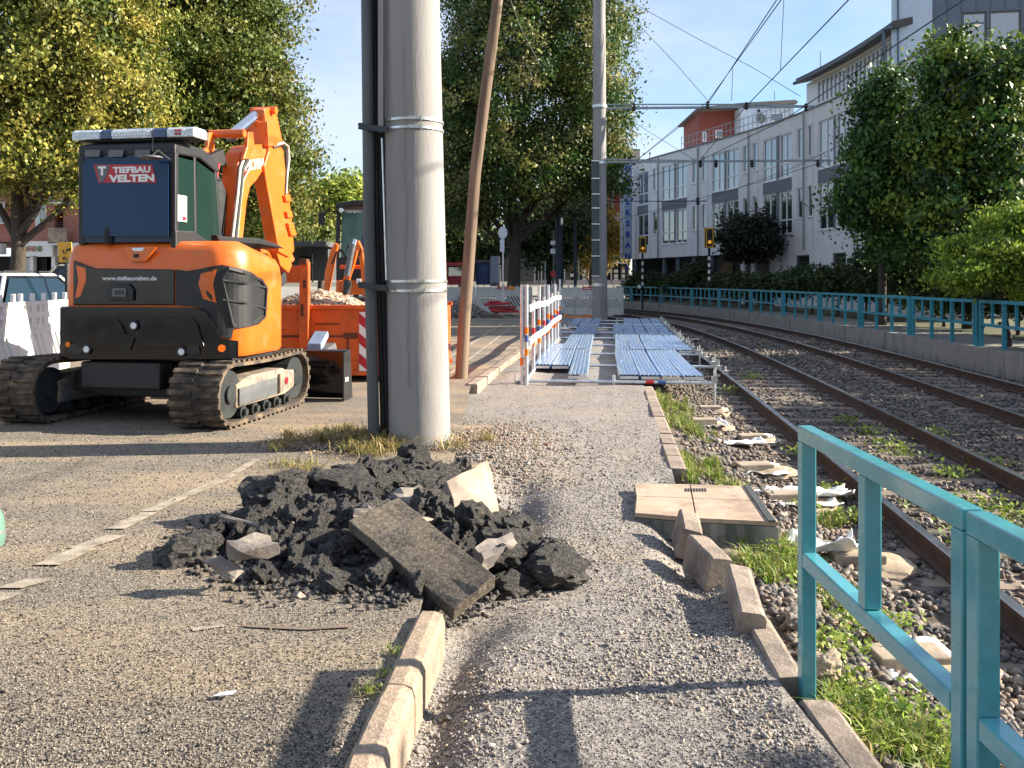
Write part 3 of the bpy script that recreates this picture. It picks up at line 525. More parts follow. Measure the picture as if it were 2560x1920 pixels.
b=MB(); b.path([at(1152,980,13.3),at(1161,800,13.3),at(1188,430,13.3),at(1244,0,13.3),at(1290,-420,13.3)],.098,18,.076); b.build('shaft',m_wood,wp,smooth=True,world=True)
b=MB(); b.path([at(1262,-40,13.4),at(1300,65,18),at(1350,163,24)],.006,5); b.build('guy_wire',m_galv,wp,world=True)
# far concrete mast with ladder-like cable duct
Y2=36; m2=thing('concrete_mast','slimmer concrete mast at the end of the blue decking with a rung-like duct','mast',(at(1497,700,Y2).x,Y2,0))
b=MB(); b.path([at(1500,803,Y2),at(1499,500,Y2),at(1498,0,Y2),at(1496,-300,Y2)],19*Y2/F,28,13.5*Y2/F); b.build('shaft',m_conc,m2,smooth=True,world=True)
b=MB()
for x in (1481,1497): b.beam(at(x,692,Y2-.34),at(x-1,400,Y2-.34),.05,.06,(0,1,0))
b.prism([at(1481,692,Y2-.31),at(1497,692,Y2-.31),at(1496,400,Y2-.31),at(1480,400,Y2-.31)],(0,.02,0)); b.build('cable_duct',m_duct,m2,world=True)
for k,y in enumerate((402,446,485,520,560,600,640,690)):
    b=MB(); b.beam(at(1479,y,Y2-.37),at(1499,y,Y2-.37),.05,.035,(0,1,0)); b.build('rung',m_galv,m2,world=True)
for y in (267,408,712):
    b=MB(); r=17.5*Y2/F; b.lathe(at(1498.5,y,Y2),[(r,-.06),(r+.03,-.06),(r+.03,.06),(r,.06)],24); b.build('collar',m_galv,m2,world=True)
# cantilevers (moved with the mast: parts)
m_arm=M('arm_steel',(.28,.3,.31),.5,metal=.5,var=.2)
b=MB(); b.beam(at(1508,271,Y2),at(2040,266,Y2),.09,.09); b.beam(at(1520,261,Y2),at(1900,261,Y2),.05,.05); b.beam(at(1900,261,Y2),at(2040,266,Y2),.05,.05); b.build('cantilever_arm',m_arm,m2,world=True)
b=MB(); b.beam(at(1508,405,Y2),at(2078,401,Y2),.08,.08); b.beam(at(1510,398,Y2),at(1760,402,Y2),.045,.045); b.build('cantilever_arm',m_arm,m2,world=True)
b=MB(); b.beam(at(1508,503,Y2),at(1768,503,Y2),.035,.035); b.build('stay',m_dark,m2,world=True)
for x,y in ((1770,262),(1866,265),(2015,268),(1586,268),(1790,409),(1880,409),(1751,409),(2045,408),(1745,503)):
    b=MB(); c=at(x,y,Y2-.12); b.lathe(c,[(.03,-.16),(.09,-.1),(.045,-.05),(.1,0),(.045,.05),(.08,.11),(.03,.16)],10); b.build('insulator',m_dark,m2,smooth=True,world=True)
# overhead wires
def wire(label,pts,z=None,r=.014,cat='overhead wire'):
    P=[]
    for p in pts: P.append(at(p[0],p[1],p[2] if len(p)>2 else F*(z-HZ)/(700-p[1])))
    d=(P[0]-P[1]).normalized(); P=[P[0]+d*12]+P if len(pts[0])<3 else P
    b=MB(); b.path(P,r,5); o=b.build('overhead_wire',m_dark); tag(o,label,cat,'overhead wires of the tram line'); return o
wire('upper strand of the left twin overhead wire, running up to the picture top',[(1951,2),(1770,253),(1595,398)],8.67)
wire('lower strand of the left twin overhead wire, running up to the picture top',[(1940,2),(1768,262),(1591,402)],8.6)
wire('single overhead wire crossing the middle of the sky above the red rooftop block',[(2119,2),(1866,265),(1751,398)],8.6,.018)
wire('overhead wire passing the grey roof edge and the corner of the zinc cladding',[(2406,2),(2228,120),(1960,300),(1731,410),(1500,475)],6.9,.016)
wire('overhead wire crossing in front of the maples at the right edge',[(2560,123),(2300,265),(1982,420),(1760,501),(1520,560)],6.4,.013)
wire('lower overhead wire crossing the windows of the bank end of the building',[(2060,405,Y2),(1900,455,40),(1700,510,46),(1510,558,52)],None,.013)
wire('guy wire from the linden down to the long upper cantilever arm end',[(1560,-5,36),(1750,100,36),(1880,168,36),(2001,241,36)],None,.012,'guy wire')
wire('guy wire from the linden down to the first insulator of the upper arm',[(1590,55,36),(1690,160,36),(1768,250,36)],None,.012,'guy wire')
wire('faint guy wire from the linden to the lower cantilever arm',[(1575,300,36),(1680,365,36),(1736,400,36)],None,.009,'guy wire')
wire('vertical dropper wire hanging from the top edge of the picture',[(1960,-5,26),(1951,178,26)],None,.01,'dropper wire')
wire('short vertical dropper wire under the left twin overhead wire',[(1832,170,28),(1829,252,28)],None,.01,'dropper wire')
# ---------------- rubble heap ----------------
m_lump=M('asphalt_lump',(.022,.02,.019),.6,var=.5,scale=14,bump=1.0,bscale=34,bdist=.02,col2=(.13,.105,.085),c2s=5,c2p=(.5,.72),rnd=.35,speck=(60,(.006,.006,.006),(.15,.13,.115),.4),spec=.6)
import bmesh
from mathutils import noise as mnoise
def lump_mesh(seed,amp=.35,sub=4):
    bm=bmesh.new(); bmesh.ops.create_icosphere(bm,subdivisions=sub,radius=1); r=random.Random(seed); off=Vector((r.random()*50,r.random()*50,r.random()*50))
    cuts=[(Vector((r.gauss(0,1),r.gauss(0,1),r.gauss(0,1))).normalized(),r.uniform(.45,.85)) for _ in range(5)]
    for v in bm.verts:
        p=v.co.copy()
        for n_,d in cuts:
            e=p.dot(n_)-d
            if e>0: p-=n_*e*.85
        q=v.co+off; n3=.9*mnoise.noise(q*1.2)+.42*mnoise.noise(q*2.7)+.26*(.5-abs(mnoise.noise(q*5.5)))+.16*mnoise.noise(q*11)+.09*mnoise.noise(q*21); v.co=p*(1+amp*n3*1.5)
    me=bpy.data.meshes.new('asphalt_lump'); bm.to_mesh(me); bm.free(); me.materials.append(m_lmp); return me
m_lmp=M('asphalt_lump_big',(.018,.016,.0145),.55,var=.6,scale=2.5,bump=1.0,bscale=9,bdist=.08,col2=(.16,.13,.105),c2s=1.6,c2p=(.53,.68),rnd=.4,speck=(14,(.005,.005,.005),(.26,.23,.2),.35),spec=.6)
LM=[lump_mesh(k) for k in range(16)]
hp=[(-1.82,5.15),(-1.72,4.8),(-1.42,4.5),(-1.1,4.25),(-.6,4.15),(-.33,4.1),(-.1,4.6),(.2,4.75),(.24,5.0),(-.03,5.35),(-.2,6.0),(-.35,6.8),(-.9,7.1),(-1.25,6.6),(-1.4,6.0),(-1.6,5.5)]
def inside(x,y,P=hp):
    c=False; n=len(P)
    for i in range(n):
        x1,y1=P[i]; x2,y2=P[(i+1)%n]
        if (y1>y)!=(y2>y) and x<(x2-x1)*(y-y1)/(y2-y1)+x1: c=not c
    return c
def edged(x,y):
    m=9
    for i in range(len(hp)):
        a=Vector(hp[i]); b_=Vector(hp[(i+1)%len(hp)]); p=Vector((x,y)); d=b_-a; t=max(0,min(1,(p-a).dot(d)/d.dot(d))); m=min(m,(p-a-d*t).length)
    return m
def heaph(x,y): return .11+.18*min(1,edged(x,y)/.5)*(1 if y<6.1 else max(.4,1-(y-6.1)*.55))
# dark fines under the lumps
xs=np.linspace(-2.1,.4,70); ys=np.linspace(3.95,7.45,90); X,Y=np.meshgrid(xs,ys); Z=np.zeros_like(X)
for j in range(len(ys)):
    for i_ in range(len(xs)): Z[j,i_]=(heaph(xs[i_],ys[j])*.78 if inside(xs[i_],ys[j]) else -.4)
Z=Z+.05*(fbm(X,Y,6,4,4)-.5)
me=np_mesh('asphalt_crumbs',np.stack([X,Y,Z],-1).reshape(-1,3),np.stack([(np.arange(89)[:,None]*70+np.arange(69)[None])+k for k in (0,1,71,70)],-1).reshape(-1,4),m_lump,quads=True,smooth=True)
hb=tag(link('rubble_base',me),'black crumbly core of the broken asphalt heap','rubble',kind='stuff')
GRP='broken asphalt lumps heaped between road and path'; placed=[]; tries=0
while len(placed)<230 and tries<9000:
    tries+=1; x=random.uniform(-2.05,.35); y=random.uniform(4.0,7.3)
    if not inside(x,y): continue
    big=random.random(); s=random.uniform(.045,.085) if big<.5 else random.uniform(.085,.125) if big<.86 else random.uniform(.125,.17)
    if any((x-a)**2+(y-b_)**2<(.62*(s+c_))**2 for a,b_,c_ in placed): continue
    if -.95<x<-.1 and abs((x+.55)*.75+(y-4.55)*.66)<.22 and y<4.95: 
        if s>.075: continue
    placed.append((x,y,s)); z=heaph(x,y)*(.72)+s*.22
    o=link('asphalt_lump',LM[len(placed)%16],None,(x,y,z),(random.uniform(-3,3),random.uniform(-3,3),random.uniform(-3,3))); o.scale=(s*random.uniform(.9,1.3),s*random.uniform(.8,1.1),s*random.uniform(.6,.95)); tag(o,('small' if s<.09 else 'medium sized' if s<.14 else 'large')+' black asphalt lump '+('at the left end' if x<-1.5 else 'on the right end' if x>-.25 else 'along the front foot' if y<4.75 else 'in the middle' if y<5.8 else 'on the rear slope')+' of the broken asphalt heap','asphalt lump',GRP)
def lump(px,py,z,s,label,sc_=(1.3,1,.8),k=3,rz=0):
    g=G(px,py,z); o=link('asphalt_lump',LM[k],None,(g.x,g.y,z),(.2,.1,rz)); o.scale=(s*sc_[0],s*sc_[1],s*sc_[2]); return tag(o,label,'asphalt lump',GRP)
lump(490,1385,.14,.17,'big rounded black asphalt lump forming the left end of the heap',(1.1,.9,.85),1)
lump(720,1245,.26,.2,'large black asphalt lump at the rear left shoulder of the heap',(1.2,1,.8),5)
lump(860,1215,.27,.22,'widest dark grey asphalt slab lump on the rear of the heap',(1.3,1,.6),7)
lump(1035,1148,.14,.14,'pitch black lump right in front of the foot of the concrete mast',(1,1,.9),9)
lump(1010,1195,.24,.19,'long black asphalt piece at the rear of the heap beside the pale block',(1.6,.8,.5),11)
lump(1195,1335,.12,.17,'grey-brown lump behind the right corner of the tilted dark slab',(1.1,.9,.9),12)
lump(1270,1385,.1,.16,'flat-topped asphalt lump right of the tilted dark slab',(1.2,.9,.75),13)
lump(1375,1435,.05,.13,'dark crumbly lump forming the right end of the heap',(1.5,1,.9),4)
lump(1285,1475,0,.12,'smaller dark lump at the front right foot of the heap',(1.2,.9,.8),15)
n=2600; a=RNG.uniform(0,1,n); i_=RNG.integers(0,len(hp),n); H_=np.array(hp+[hp[0]]); P=H_[i_]+(H_[i_+1]-H_[i_])*a[:,None]+RNG.normal(0,.1,(n,2)); P2=np.c_[RNG.uniform(-2.05,.35,2600),RNG.uniform(4,7.3,2600)]; P2=np.array([p for p in P2 if inside(*p)]); 
z=np.r_[np.where(P[:,0]<kerbx(P[:,1])-.1,.12,.02),np.array([heaph(*p)*.86 for p in P2])]; P=np.r_[P,P2]; S=RNG.uniform(.006,.024,len(P))
stones('asphalt_crumbs',np.c_[P,z+S*.3],S,m_lump,[(.03,.03,.03)],label='small black asphalt crumbs on and around the heap',cat='asphalt crumbs')
n=500; Y=samp(n,2.7,11,.8); X=kerbx(Y)-RNG.uniform(.1,3.6,n); k=X/Y>-.6; S=RNG.uniform(.004,.011,n)
stones('grit',np.c_[X,Y,.125+S*.2][k],S[k],m_stone,[(.05,.045,.04),(.2,.16,.12),(.08,.07,.06)],label='scattered grit on the road',cat='grit')
# slabs
m_slab=M('slab_dark',(.085,.07,.055),.8,var=.45,scale=11,bump=.7,bscale=50,col2=(.17,.13,.09),c2s=5,speck=(90,(.03,.025,.02),(.24,.2,.15),.4)); m_pale=M('slab_pale',(.38,.31,.23),.88,var=.2,scale=5,bump=.5,bscale=30,col2=(.24,.19,.15),c2s=3)
m_slabg=M('slab_grey',(.28,.24,.2),.85,var=.3,scale=7,bump=.6,bscale=40,col2=(.15,.13,.12),c2s=4)
def slab(corners,th,mat,label,name='concrete_slab',cat='concrete slab',nrm=None,jit=.006,sub=5):
    A,B,C_,D_=[Vector(c) for c in corners]; n_=nrm or (B-A).cross(D_-A).normalized()
    if n_.z<0: n_=-n_
    b=MB(); m=sub+1
    for s_ in (0,1):
        for j in range(m):
            for i in range(m):
                u=i/sub; v=j/sub; p=(A.lerp(B,u)).lerp(D_.lerp(C_,u),v); ed=(i in(0,sub))or(j in(0,sub)); p=p-n_*th*s_+Vector((random.uniform(-1,1),random.uniform(-1,1),random.uniform(-1,1)))*(jit if ed else jit*.3); b.v.append(p)
    q=m*m
    for j in range(sub):
        for i in range(sub): k=j*m+i; b.f+=[(k,k+1,k+m+1,k+m),(q+k,q+k+m,q+k+m+1,q+k+1)]
    for i in range(sub):
        b.f+=[(i,q+i,q+i+1,i+1),(sub*m+i,sub*m+i+1,q+sub*m+i+1,q+sub*m+i)]; k=i*m; b.f.append((k,k+m,q+k+m,q+k)); k=i*m+sub; b.f.append((k,q+k,q+k+m,k+m))
    o=b.build(name,mat,bev=.004); return tag(o,label,cat)
def QZ(*t): return [G(x,y,z) for x,y,z in t]
slab(QZ((870,1300,.36),(996,1243,.43),(1238,1440,.22),(1135,1522,.10)),.07,m_slab,'long dark kerb slab lying tilted across the front of the black heap',jit=.004)
slab(QZ((1118,1200,.40),(1222,1146,.46),(1258,1330,.12),(1150,1345,.16)),.2,m_pale,'pale concrete block leaning upright at the rear right of the heap',name='concrete_block',cat='concrete block',jit=.012)
slab(QZ((1010,1290,.27),(1140,1268,.26),(1240,1315,.16),(1085,1345,.2)),.1,m_pale,'flat pale broken concrete slab between the dark slab and the leaning block',jit=.02)
slab(QZ((885,1268,.33),(935,1262,.35),(950,1285,.33),(880,1290,.32)),.06,m_pale,'small pale rounded stone piece above the upper end of the dark slab',name='stone_piece',cat='stone',jit=.012,sub=3)
slab(QZ((975,1230,.34),(1050,1215,.36),(1080,1255,.30),(1010,1262,.30)),.08,m_slabg,'grey angular concrete piece just left of the leaning pale block',jit=.02,sub=3)
slab(QZ((565,1350,.36),(650,1335,.37),(700,1352,.35),(610,1372,.34)),.08,m_slabg,'light flat-topped asphalt chunk on the left half of the heap',jit=.018,sub=3)
slab(QZ((545,1290,.28),(555,1284,.29),(655,1310,.28),(650,1316,.27)),.02,m_slabg,'thin flat shard lying along the rear left edge of the heap',jit=.003,sub=3)
slab(QZ((530,1392,.26),(545,1388,.28),(612,1425,.22),(600,1436,.2)),.05,m_slabg,'narrow slanted grey shard on the left front of the heap',jit=.01,sub=3)
slab(QZ((735,1480,.12),(752,1476,.15),(790,1512,.06),(770,1518,.04)),.03,m_slabg,'small pale shard standing at the front foot of the heap',jit=.006,sub=3)
slab(QZ((1185,1365,.24),(1275,1330,.24),(1290,1355,.22),(1205,1400,.2)),.1,m_slabg,'grey flat-topped chunk right of the tilted dark slab',jit=.015,sub=3)
# tar crumbs etc. on the road: a scrap of white paper
b=MB(); g=G(555,1742,.13); b.prism([g+Vector((-.035,0,0)),g+Vector((-.01,.03,0)),g+Vector((.04,.035,.004)),g+Vector((.03,.005,.004))],(0,0,.003)); m_white=M('white_scrap',(.8,.8,.78),.7); tag(b.build('paper_scrap',m_white),'white scrap of paper on the road near the bottom left','paper scrap')
# road markings
m_line=M('road_paint',(.37,.315,.245),.9,var=.25,scale=8,bump=.9,bscale=60,col2=(.2,.17,.13),c2s=14,c2p=(.46,.66))
def mark(poly,label,name='road_marking',mat=None,z=.1225):
    b=MB(); b.prism([G(x,y,z) for x,y in poly],(0,0,.0015)); return tag(b.build(name,mat or m_line),label,'road marking',kind='structure')
segs=[((560,1195),(640,1148)),((368,1278),(560,1196)),((282,1322),(368,1280)),((190,1370),(286,1338)),((110,1412),(205,1370)),((10,1470),(95,1447)),((-120,1530),(10,1482))]
for (x0,y0),(x1,y1) in segs: w0=(y0-1100)*.075+4; w1=(y1-1100)*.075+4; mark([(x0-w0*.9,y0),(x0+w0*1.4,y0),(x1+w1*1.4,y1),(x1-w1*.9,y1)],'worn whitish road line segment left of the heap')
mark([(1118,893),(1128,893),(1265,806),(1258,806)],'pale road line beyond the concrete mast'); mark([(1118,935),(1127,935),(1290,812),(1284,812)],'pale road line beside the wooden pole')
mark([(480,1570),(560,1560),(560,1566),(482,1578)],'faint pale paint stroke on the road before the heap')
m_red=M('spray_pink',(.24,.14,.105),.9,col2=(.16,.135,.11),c2s=16,c2p=(.4,.55),bump=.9,bscale=60); mark([(600,1562),(760,1568),(880,1562),(878,1568),(760,1575),(620,1568)],'faint reddish spray paint marks before the heap',mat=m_red,name='spray_marking')
# weed twigs by the mast
m_twig=M('dry_twig',(.4,.27,.13),.9); tw=thing('dry_weed','tall dry weed stems growing up beside the ducts of the concrete mast','weed',G(950,1115,.05))
for pts in ([(950,1100),(953,1010),(952,930)],[(958,1110),(975,1040),(968,985)],[(975,1080),(985,1045),(1018,1038)],[(1002,1090),(1015,1060),(1020,1035)],[(965,1075),(972,1050),(988,1005)],[(984,1085),(985,1030),(975,990)],[(930,1120),(912,1090),(905,1050)],[(900,1130),(880,1100),(870,1060)],[(880,1130),(860,1110),(850,1078)],[(1000,1120),(1010,1090),(1030,1075)]):
    b=MB(); b.path([at(x,y,8.0) for x,y in pts],.006,5,.003); b.build('stem',m_twig,tw,world=True)
weeds([(tuple(G(985,1125,.08)),.07),(tuple(G(960,1110,.12)),.06),(tuple(G(860,1150,.1)),.1)],50,.04,[(.16,.2,.04),(.3,.3,.06),(.35,.22,.08)],'weeds','leafy weeds at the foot of the concrete mast')
# ---------------- platform edge things ----------------
kk=[((1858,1204+180,.02),(1822,1270,.05),.0)]
def kst(a,b_,za,zb,label,w=.13,h=.2,tilt=0): kerbstone(G(a[0],a[1],za),G(b_[0],b_[1],zb),w,h,m_kerb2,label,tilt=tilt)
kst((1738,1325),(1722,1275),.10,.15,'short tilted kerb stone leaning against the concrete chamber corner',tilt=.25)
kst((1808,1395),(1745,1335),.10,.13,'second loose kerb stone from the chamber, standing skewed',tilt=.12)
kst((1885,1530),(1848,1410),.10,.12,'tall kerb stone standing proud of the gravel beside the first railing post',w=.12,h=.3,tilt=.1)
kst((1980,1690),(1890,1535),.02,.03,'flat kerb stone ending at the first railing post',w=.12)
kst((2190,1950),(2040,1745),.0,.01,'kerb stone lying along the grass at the bottom right',w=.13)
ch=thing('inspection_chamber','low concrete inspection chamber with two flat covers beside the path','inspection chamber',G(1780,1290,-.1))
m_ch=M('chamber_concrete',(.46,.34,.25),.85,var=.15,scale=4,bump=.35,bscale=40,col2=(.3,.22,.16),c2s=3); m_chs=M('chamber_side',(.32,.3,.27),.9,var=.3,scale=6,bump=.4,bscale=30,col2=(.1,.11,.09),c2s=5,c2p=(.4,.6),stretch=(1,1,.3))
zt=.06; A=G(1584,1208,zt); B_=G(1880,1215,zt); C_=G(1948,1305,zt); D_=G(1586,1282,zt); Em=G(1590,1240,zt); Em2=G(1905,1252,zt)
Mf=G(1724,1210,zt); Mn=G(1740,1295,zt); Mm=G(1731,1245,zt)
slp=lambda p:Vector((p.x,p.y,p.z))
def cover(pts,name,mat,th=.03,gap=.006):
    c=sum(pts,Vector())/len(pts); q=[p+(c-p).normalized()*gap for p in pts]; b=MB(); b.prism(q,(0,0,-th)); return b.build(name,mat,ch,world=True,bev=.003)
cover([Mf,B_,Em2,Mm],'cover',m_ch); cover([Mm,Em2,C_,Mn],'cover',m_ch); cover([A,Mf,Mm,Em],'cover',m_ch); cover([Em,Mm,Mn,D_],'cover',m_ch)
dz=Vector((0,0,-.034)); b=MB(); b.prism([p+dz for p in (Mf,B_,C_,Mn)],(0,0,-.22)); b.build('body',m_chs,ch,world=True,bev=.004); b=MB(); b.prism([p+dz for p in (A,Mf,Mn,D_)],(0,0,-.12)); b.build('body',m_chs,ch,world=True)
b=MB()
for k in range(8): x=1712+7*k; b.prism([G(x,1221,zt+.001),G(x+4,1221,zt+.001),G(x+5,1229,zt+.001),G(x+1,1229,zt+.001)],(0,0,.002))
b.build('grating_slots',m_blk,ch,world=True); b=MB()
for e in (-6,-1,4): b.beam(G(1868+e,1213,zt+.006),G(1932+e*1.3,1303,zt+.006),.012,.012)
b.build('edge_groove',m_duct,ch,world=True)
m_bag=M('white_fleece',(.78,.78,.75),.8,var=.08,scale=6,bump=.5,bscale=14,bdist=.03); m_mort=M('mortar',(.42,.33,.23),.95,var=.25,scale=7,bump=.8,bscale=30)
def cloth(c,rx,ry,h,seed,label,rz=0):
    n=28; b=MB(); cs,sn=math.cos(rz),math.sin(rz)
    for j in range(n+1):
        for i in range(n+1):
            u=i/n*2-1; v=j/n*2-1; wv=.25*(float(fbm(u*2+seed,v*2,1,3,seed))-.5); x=u*rx*(1+wv); y=v*ry*(1+wv); z=h*(.25+1.5*abs(float(fbm(u*1.6,v*1.6+seed,1.2,2,seed+3))-.45))*(.4+.6*(abs(u)**3+abs(v)**3)/2*1.2)
            b.v.append(Vector(c)+Vector((x*cs-y*sn,x*sn+y*cs,z)))
    for j in range(n):
        for i in range(n): k=j*(n+1)+i; b.f.append((k,k+1,k+n+2,k+n+1))
    o=b.build('fleece_sheet',m_bag,smooth=True,fixn=False); md=o.modifiers.new('thickness','SOLIDIFY'); md.thickness=.004; return tag(o,label,'fleece sheet')
FT=[(1775,1020,.30,'under the near right corner of the decking',.5),(1760,1052,.3,'nearest to the decking on a spread white sheet',.6),(1880,1092,.32,'beside the grass, third before the decking',0),(1885,1165,.34,'with a trampled white sheet, fourth before the decking',0),(1975,1238,.42,'just beyond the inspection chamber',0),(2140,1390,.34,'seen between the first two railing posts',0),(2270,1640,.34,'framed by the near railing panel',1)]
for k,(px,py,w_,wh,s_) in enumerate(FT):
    g=G(px,py,-.2); z0=float(balz(np.array([g.x]),np.array([g.y]))[0]); g=G(px,py,z0+.06); h=.09
    b=MB(); b.box((0,0,-.05),(w_,.19,.14)); o=b.build('footing_block',m_pale,bev=.008); o.location=(g.x,g.y,z0+.07); o.rotation_euler=(0,0,random.uniform(-.08,.1)); tag(o,'pale concrete footing block '+wh,'footing block')
    q=MB(); n=14
    c=(g.x+.05,g.y+.02,z0-.02); lum=lump_mesh(70+k,.15,3); lum.materials.clear(); lum.materials.append(m_mort); mo=link('mortar_bed',lum,None,(g.x+w_*.5,g.y-.02,z0-.01),(0,0,k)); mo.scale=(w_*.7,.24,.07); tag(mo,'sandy mortar spilling round the footing block '+wh,'mortar')
    if k!=5: cloth((g.x+.05,g.y-.02,z0+.0),w_*.72,.22,.10,k*3+1,'white fleece sheet below footing '+wh.replace('with a trampled white sheet, ','').replace('on a spread white sheet',''),random.uniform(-.3,.3))
o=cloth((G(2100,1372,-.2).x-.1,G(2100,1372,-.2).y+.02,-.24),.22,.1,.22,40,'balled up white fleece beyond the second railing post')
cloth((G(1990,1225,-.2).x+.15,G(1990,1225,-.2).y+.1,-.28),.35,.12,.16,52,'crumpled white fleece strip right of the inspection chamber')
cloth((G(1860,1115,-.25).x,G(1860,1115,-.25).y+.25,-.28),.3,.12,.12,61,'white fleece scrap behind the trackside footing blocks')
# big stones by the kerb
for px,py,s_,lbl in ((2010,1540,.075,'fist sized pale stone beside the first railing post'),(1985,1565,.045,'smaller pale stone below the fist sized one'),(2060,1680,.08,'pinkish earth clod at the foot of the first railing post')):
    g=G(px,py,-.08); o=link('stone',lump_mesh(int(px)),None,(g.x,g.y,-.06),(0,0,1)); o.data.materials[0]=m_mort if px==2060 else m_slabg; o.scale=(s_*1.2,s_,s_*.8); tag(o,lbl,'stone')
# ---------------- near railing ----------------
m_teal=M('teal_paint',(.07,.32,.36),.24,var=.14,scale=14,bump=.05,bscale=90,spec=.8,coat=.5,col2=(.10,.30,.31),c2s=16,c2p=(.5,.8))
m_tealf=M('teal_paint_far',(.035,.26,.34),.4,var=.15,scale=5)
def railpanel(Y0,Y1,ground,label,X=1.17):
    t=thing('railing',label,'railing',(X,Y0,ground)); w=.058; H=1.02; L_=Y1-Y0
    def pc(n_,a,c,ww=w,hh=None): b=MB(); b.beam(a,c,ww,hh or ww,(0,0,1) if abs(c[2]-a[2])<.01 else (0,1,0)); return b.build(n_,m_teal,t,bev=.006)
    pc('post',(0,w/2,-.2),(0,w/2,H-w-.001)); pc('post',(0,L_-w/2,-.2),(0,L_-w/2,H-w-.001)); pc('top_rail',(0,0,H-w/2),(0,L_,H-w/2)); pc('middle_rail',(0,w+.001,.50),(0,L_-w-.001,.50))
    pc('baluster',(0,L_/2,.50+w/2+.001),(0,L_/2,H-w-.001)); return t
railpanel(2.235,3.52,0,'blue-green steel railing panel ending at the first post in the gravel edge')
railpanel(.93,2.215,0,'blue-green steel railing panel nearest the camera, cut off by the right edge')
# ---------------- far fence ----------------
def fencepanel(s0,s1,label):
    p=WALL.pt(s0,.13); q=WALL.pt(s1,.13); d=q-p; L_=d.length; t=thing('metal_fence',label,'fence',(p.x,p.y,.18),math.atan2(d.y,d.x),'blue-green fence panels on the concrete wall'); w=.07
    def pc(n_,a,c,ww=w): b=MB(); b.beam(a,c,ww,ww,(0,0,1) if abs(c[2]-a[2])<.01 else (0,1,0)); b.build(n_,m_tealf,t)
    for k in range(4): x=w/2+(L_-w)*k/3; pc('post',(x,0,0),(x,0,1-w))
    pc('top_rail',(0,0,1-w/2),(L_,0,1-w/2))
    for k in range(3):
        x=w/2+(L_-w)*k/3; x2=w/2+(L_-w)*(k+1)/3; pc('middle_rail',(x+w/2,0,.47),(x2-w/2,0,.47),.06); pc('baluster',((x+x2)/2,0,.50),((x+x2)/2,0,1-w),.05)
    return t
bx=[3000,2640,2430,2265,2141,2040,1950,1870,1792,1724,1648.5,1574,1535]
fl=['fence panel outside the picture on the right','fence panel cut by the right picture edge, nearest of the far fence','second nearest panel of the far fence, below the taller maple','third fence panel from the right, in front of the tall conifer','fourth fence panel from the right','fifth fence panel from the right, under two ground-floor windows','sixth fence panel from the right','seventh fence panel from the right','fence panel right of the second striped signal post','fence panel between the two striped signal posts, nearer one','fence panel by the first striped signal post','last fence panel beside the far concrete mast']
ss=[float(WALL.s_at_px(x)) for x in bx]
for k in range(1,len(bx)-1):
    a,c=ss[k],ss[k+1]; fencepanel(a+.12,c-.12,fl[k] if k<len(fl) else 'fence panel')
    if k>1: p=WALL.pt(a,.13); b=MB(); b.box((0,0,.49),(.1,.07,.98)); o=b.build('fence_post',m_tealf); o.location=(p.x,p.y,.18); tag(o,'narrow separate post right of the '+fl[k].split(',')[0],'fence post','narrow posts between the far fence panels')

n=34000; Y=samp(n,2.6,9.5,1.5); X=kerbx(Y)-.06-RNG.uniform(0,1,n)**.9*(Y*.62+.1); k=(X/Y>-.62)&~np.array([inside(a,b) for a,b in zip(X,Y)]); X,Y=X[k],Y[k]; S=RNG.uniform(.0022,.0055,len(X))*np.clip(Y/4,1,1.8)
stones('road_chips',np.c_[X,Y,np.full(len(X),.1165)+.012*(fbm(X,Y,.7,3)-.5)],S,m_stone,[(.31,.265,.21),(.25,.21,.165),(.35,.30,.24),(.07,.06,.055),(.035,.032,.03),(.16,.135,.11)],label='exposed stone chips in the worn asphalt surface',cat='stone chips')
n=24000; Y=samp(n,2.5,10,1.4); X=kerbx(Y)+.06+(edgex(Y)-kerbx(Y)-.1)*RNG.random(n); S=RNG.uniform(.0022,.0055,n)*np.clip(Y/4,1,1.8)
stones('path_grit',np.c_[X,Y,gz(X,Y)+S*.2],S,m_stone,[(.36,.33,.30),(.28,.26,.24),(.44,.40,.37),(.1,.095,.09),(.06,.056,.054),(.24,.21,.18)],label='fine grey grit covering the path',cat='grit')
# ---------------- excavator ----------------
m_org=M('orange_paint',(.74,.138,.01),.38,var=.1,scale=3,coat=.2,bump=.05,bscale=6,col2=(.46,.2,.08),c2s=5,c2p=(.52,.8)); m_bgl=M('black_gloss',(.006,.007,.009),.1,var=.2,scale=3,spec=.45,bump=.02,bscale=4)
m_bpl=M('black_plastic',(.014,.015,.017),.5,var=.25,scale=8,bump=.1,bscale=80); m_rub=M('track_rubber',(.05,.04,.032),.9,var=.5,scale=8,bump=.8,bscale=30,col2=(.24,.17,.11),c2s=3.5,c2p=(.46,.66))
m_cabgl=glass('cab_glass_blue',(.006,.022,.07),.08,.3); m_cabgl2=glass('cab_glass_green',(.012,.03,.026),.05); m_wht=M('white_paint',(.8,.8,.78),.4,var=.05); m_redp=M('red_paint',(.45,.02,.03),.4,var=.1)
m_sandy=M('dusty_steel',(.34,.26,.18),.8,var=.35,scale=5,bump=.3,col2=(.15,.14,.13),c2s=4); m_gry=M('grey_paint',(.12,.125,.13),.5,var=.2); m_lens=M('lamp_lens',(.75,.78,.8),.12,var=.15,scale=30,spec=.9); m_orl=M('orange_reflector',(.9,.18,.01),.2); m_chr=M('chrome_rod',(.75,.76,.78),.15,metal=1,var=.05)
HD=math.radians(10); fd=Vector((math.sin(HD),math.cos(HD),0)); rd=Vector((math.cos(HD),-math.sin(HD),0)); O=Vector((-4.67,9.15,0)); UP=Vector((0,0,1))
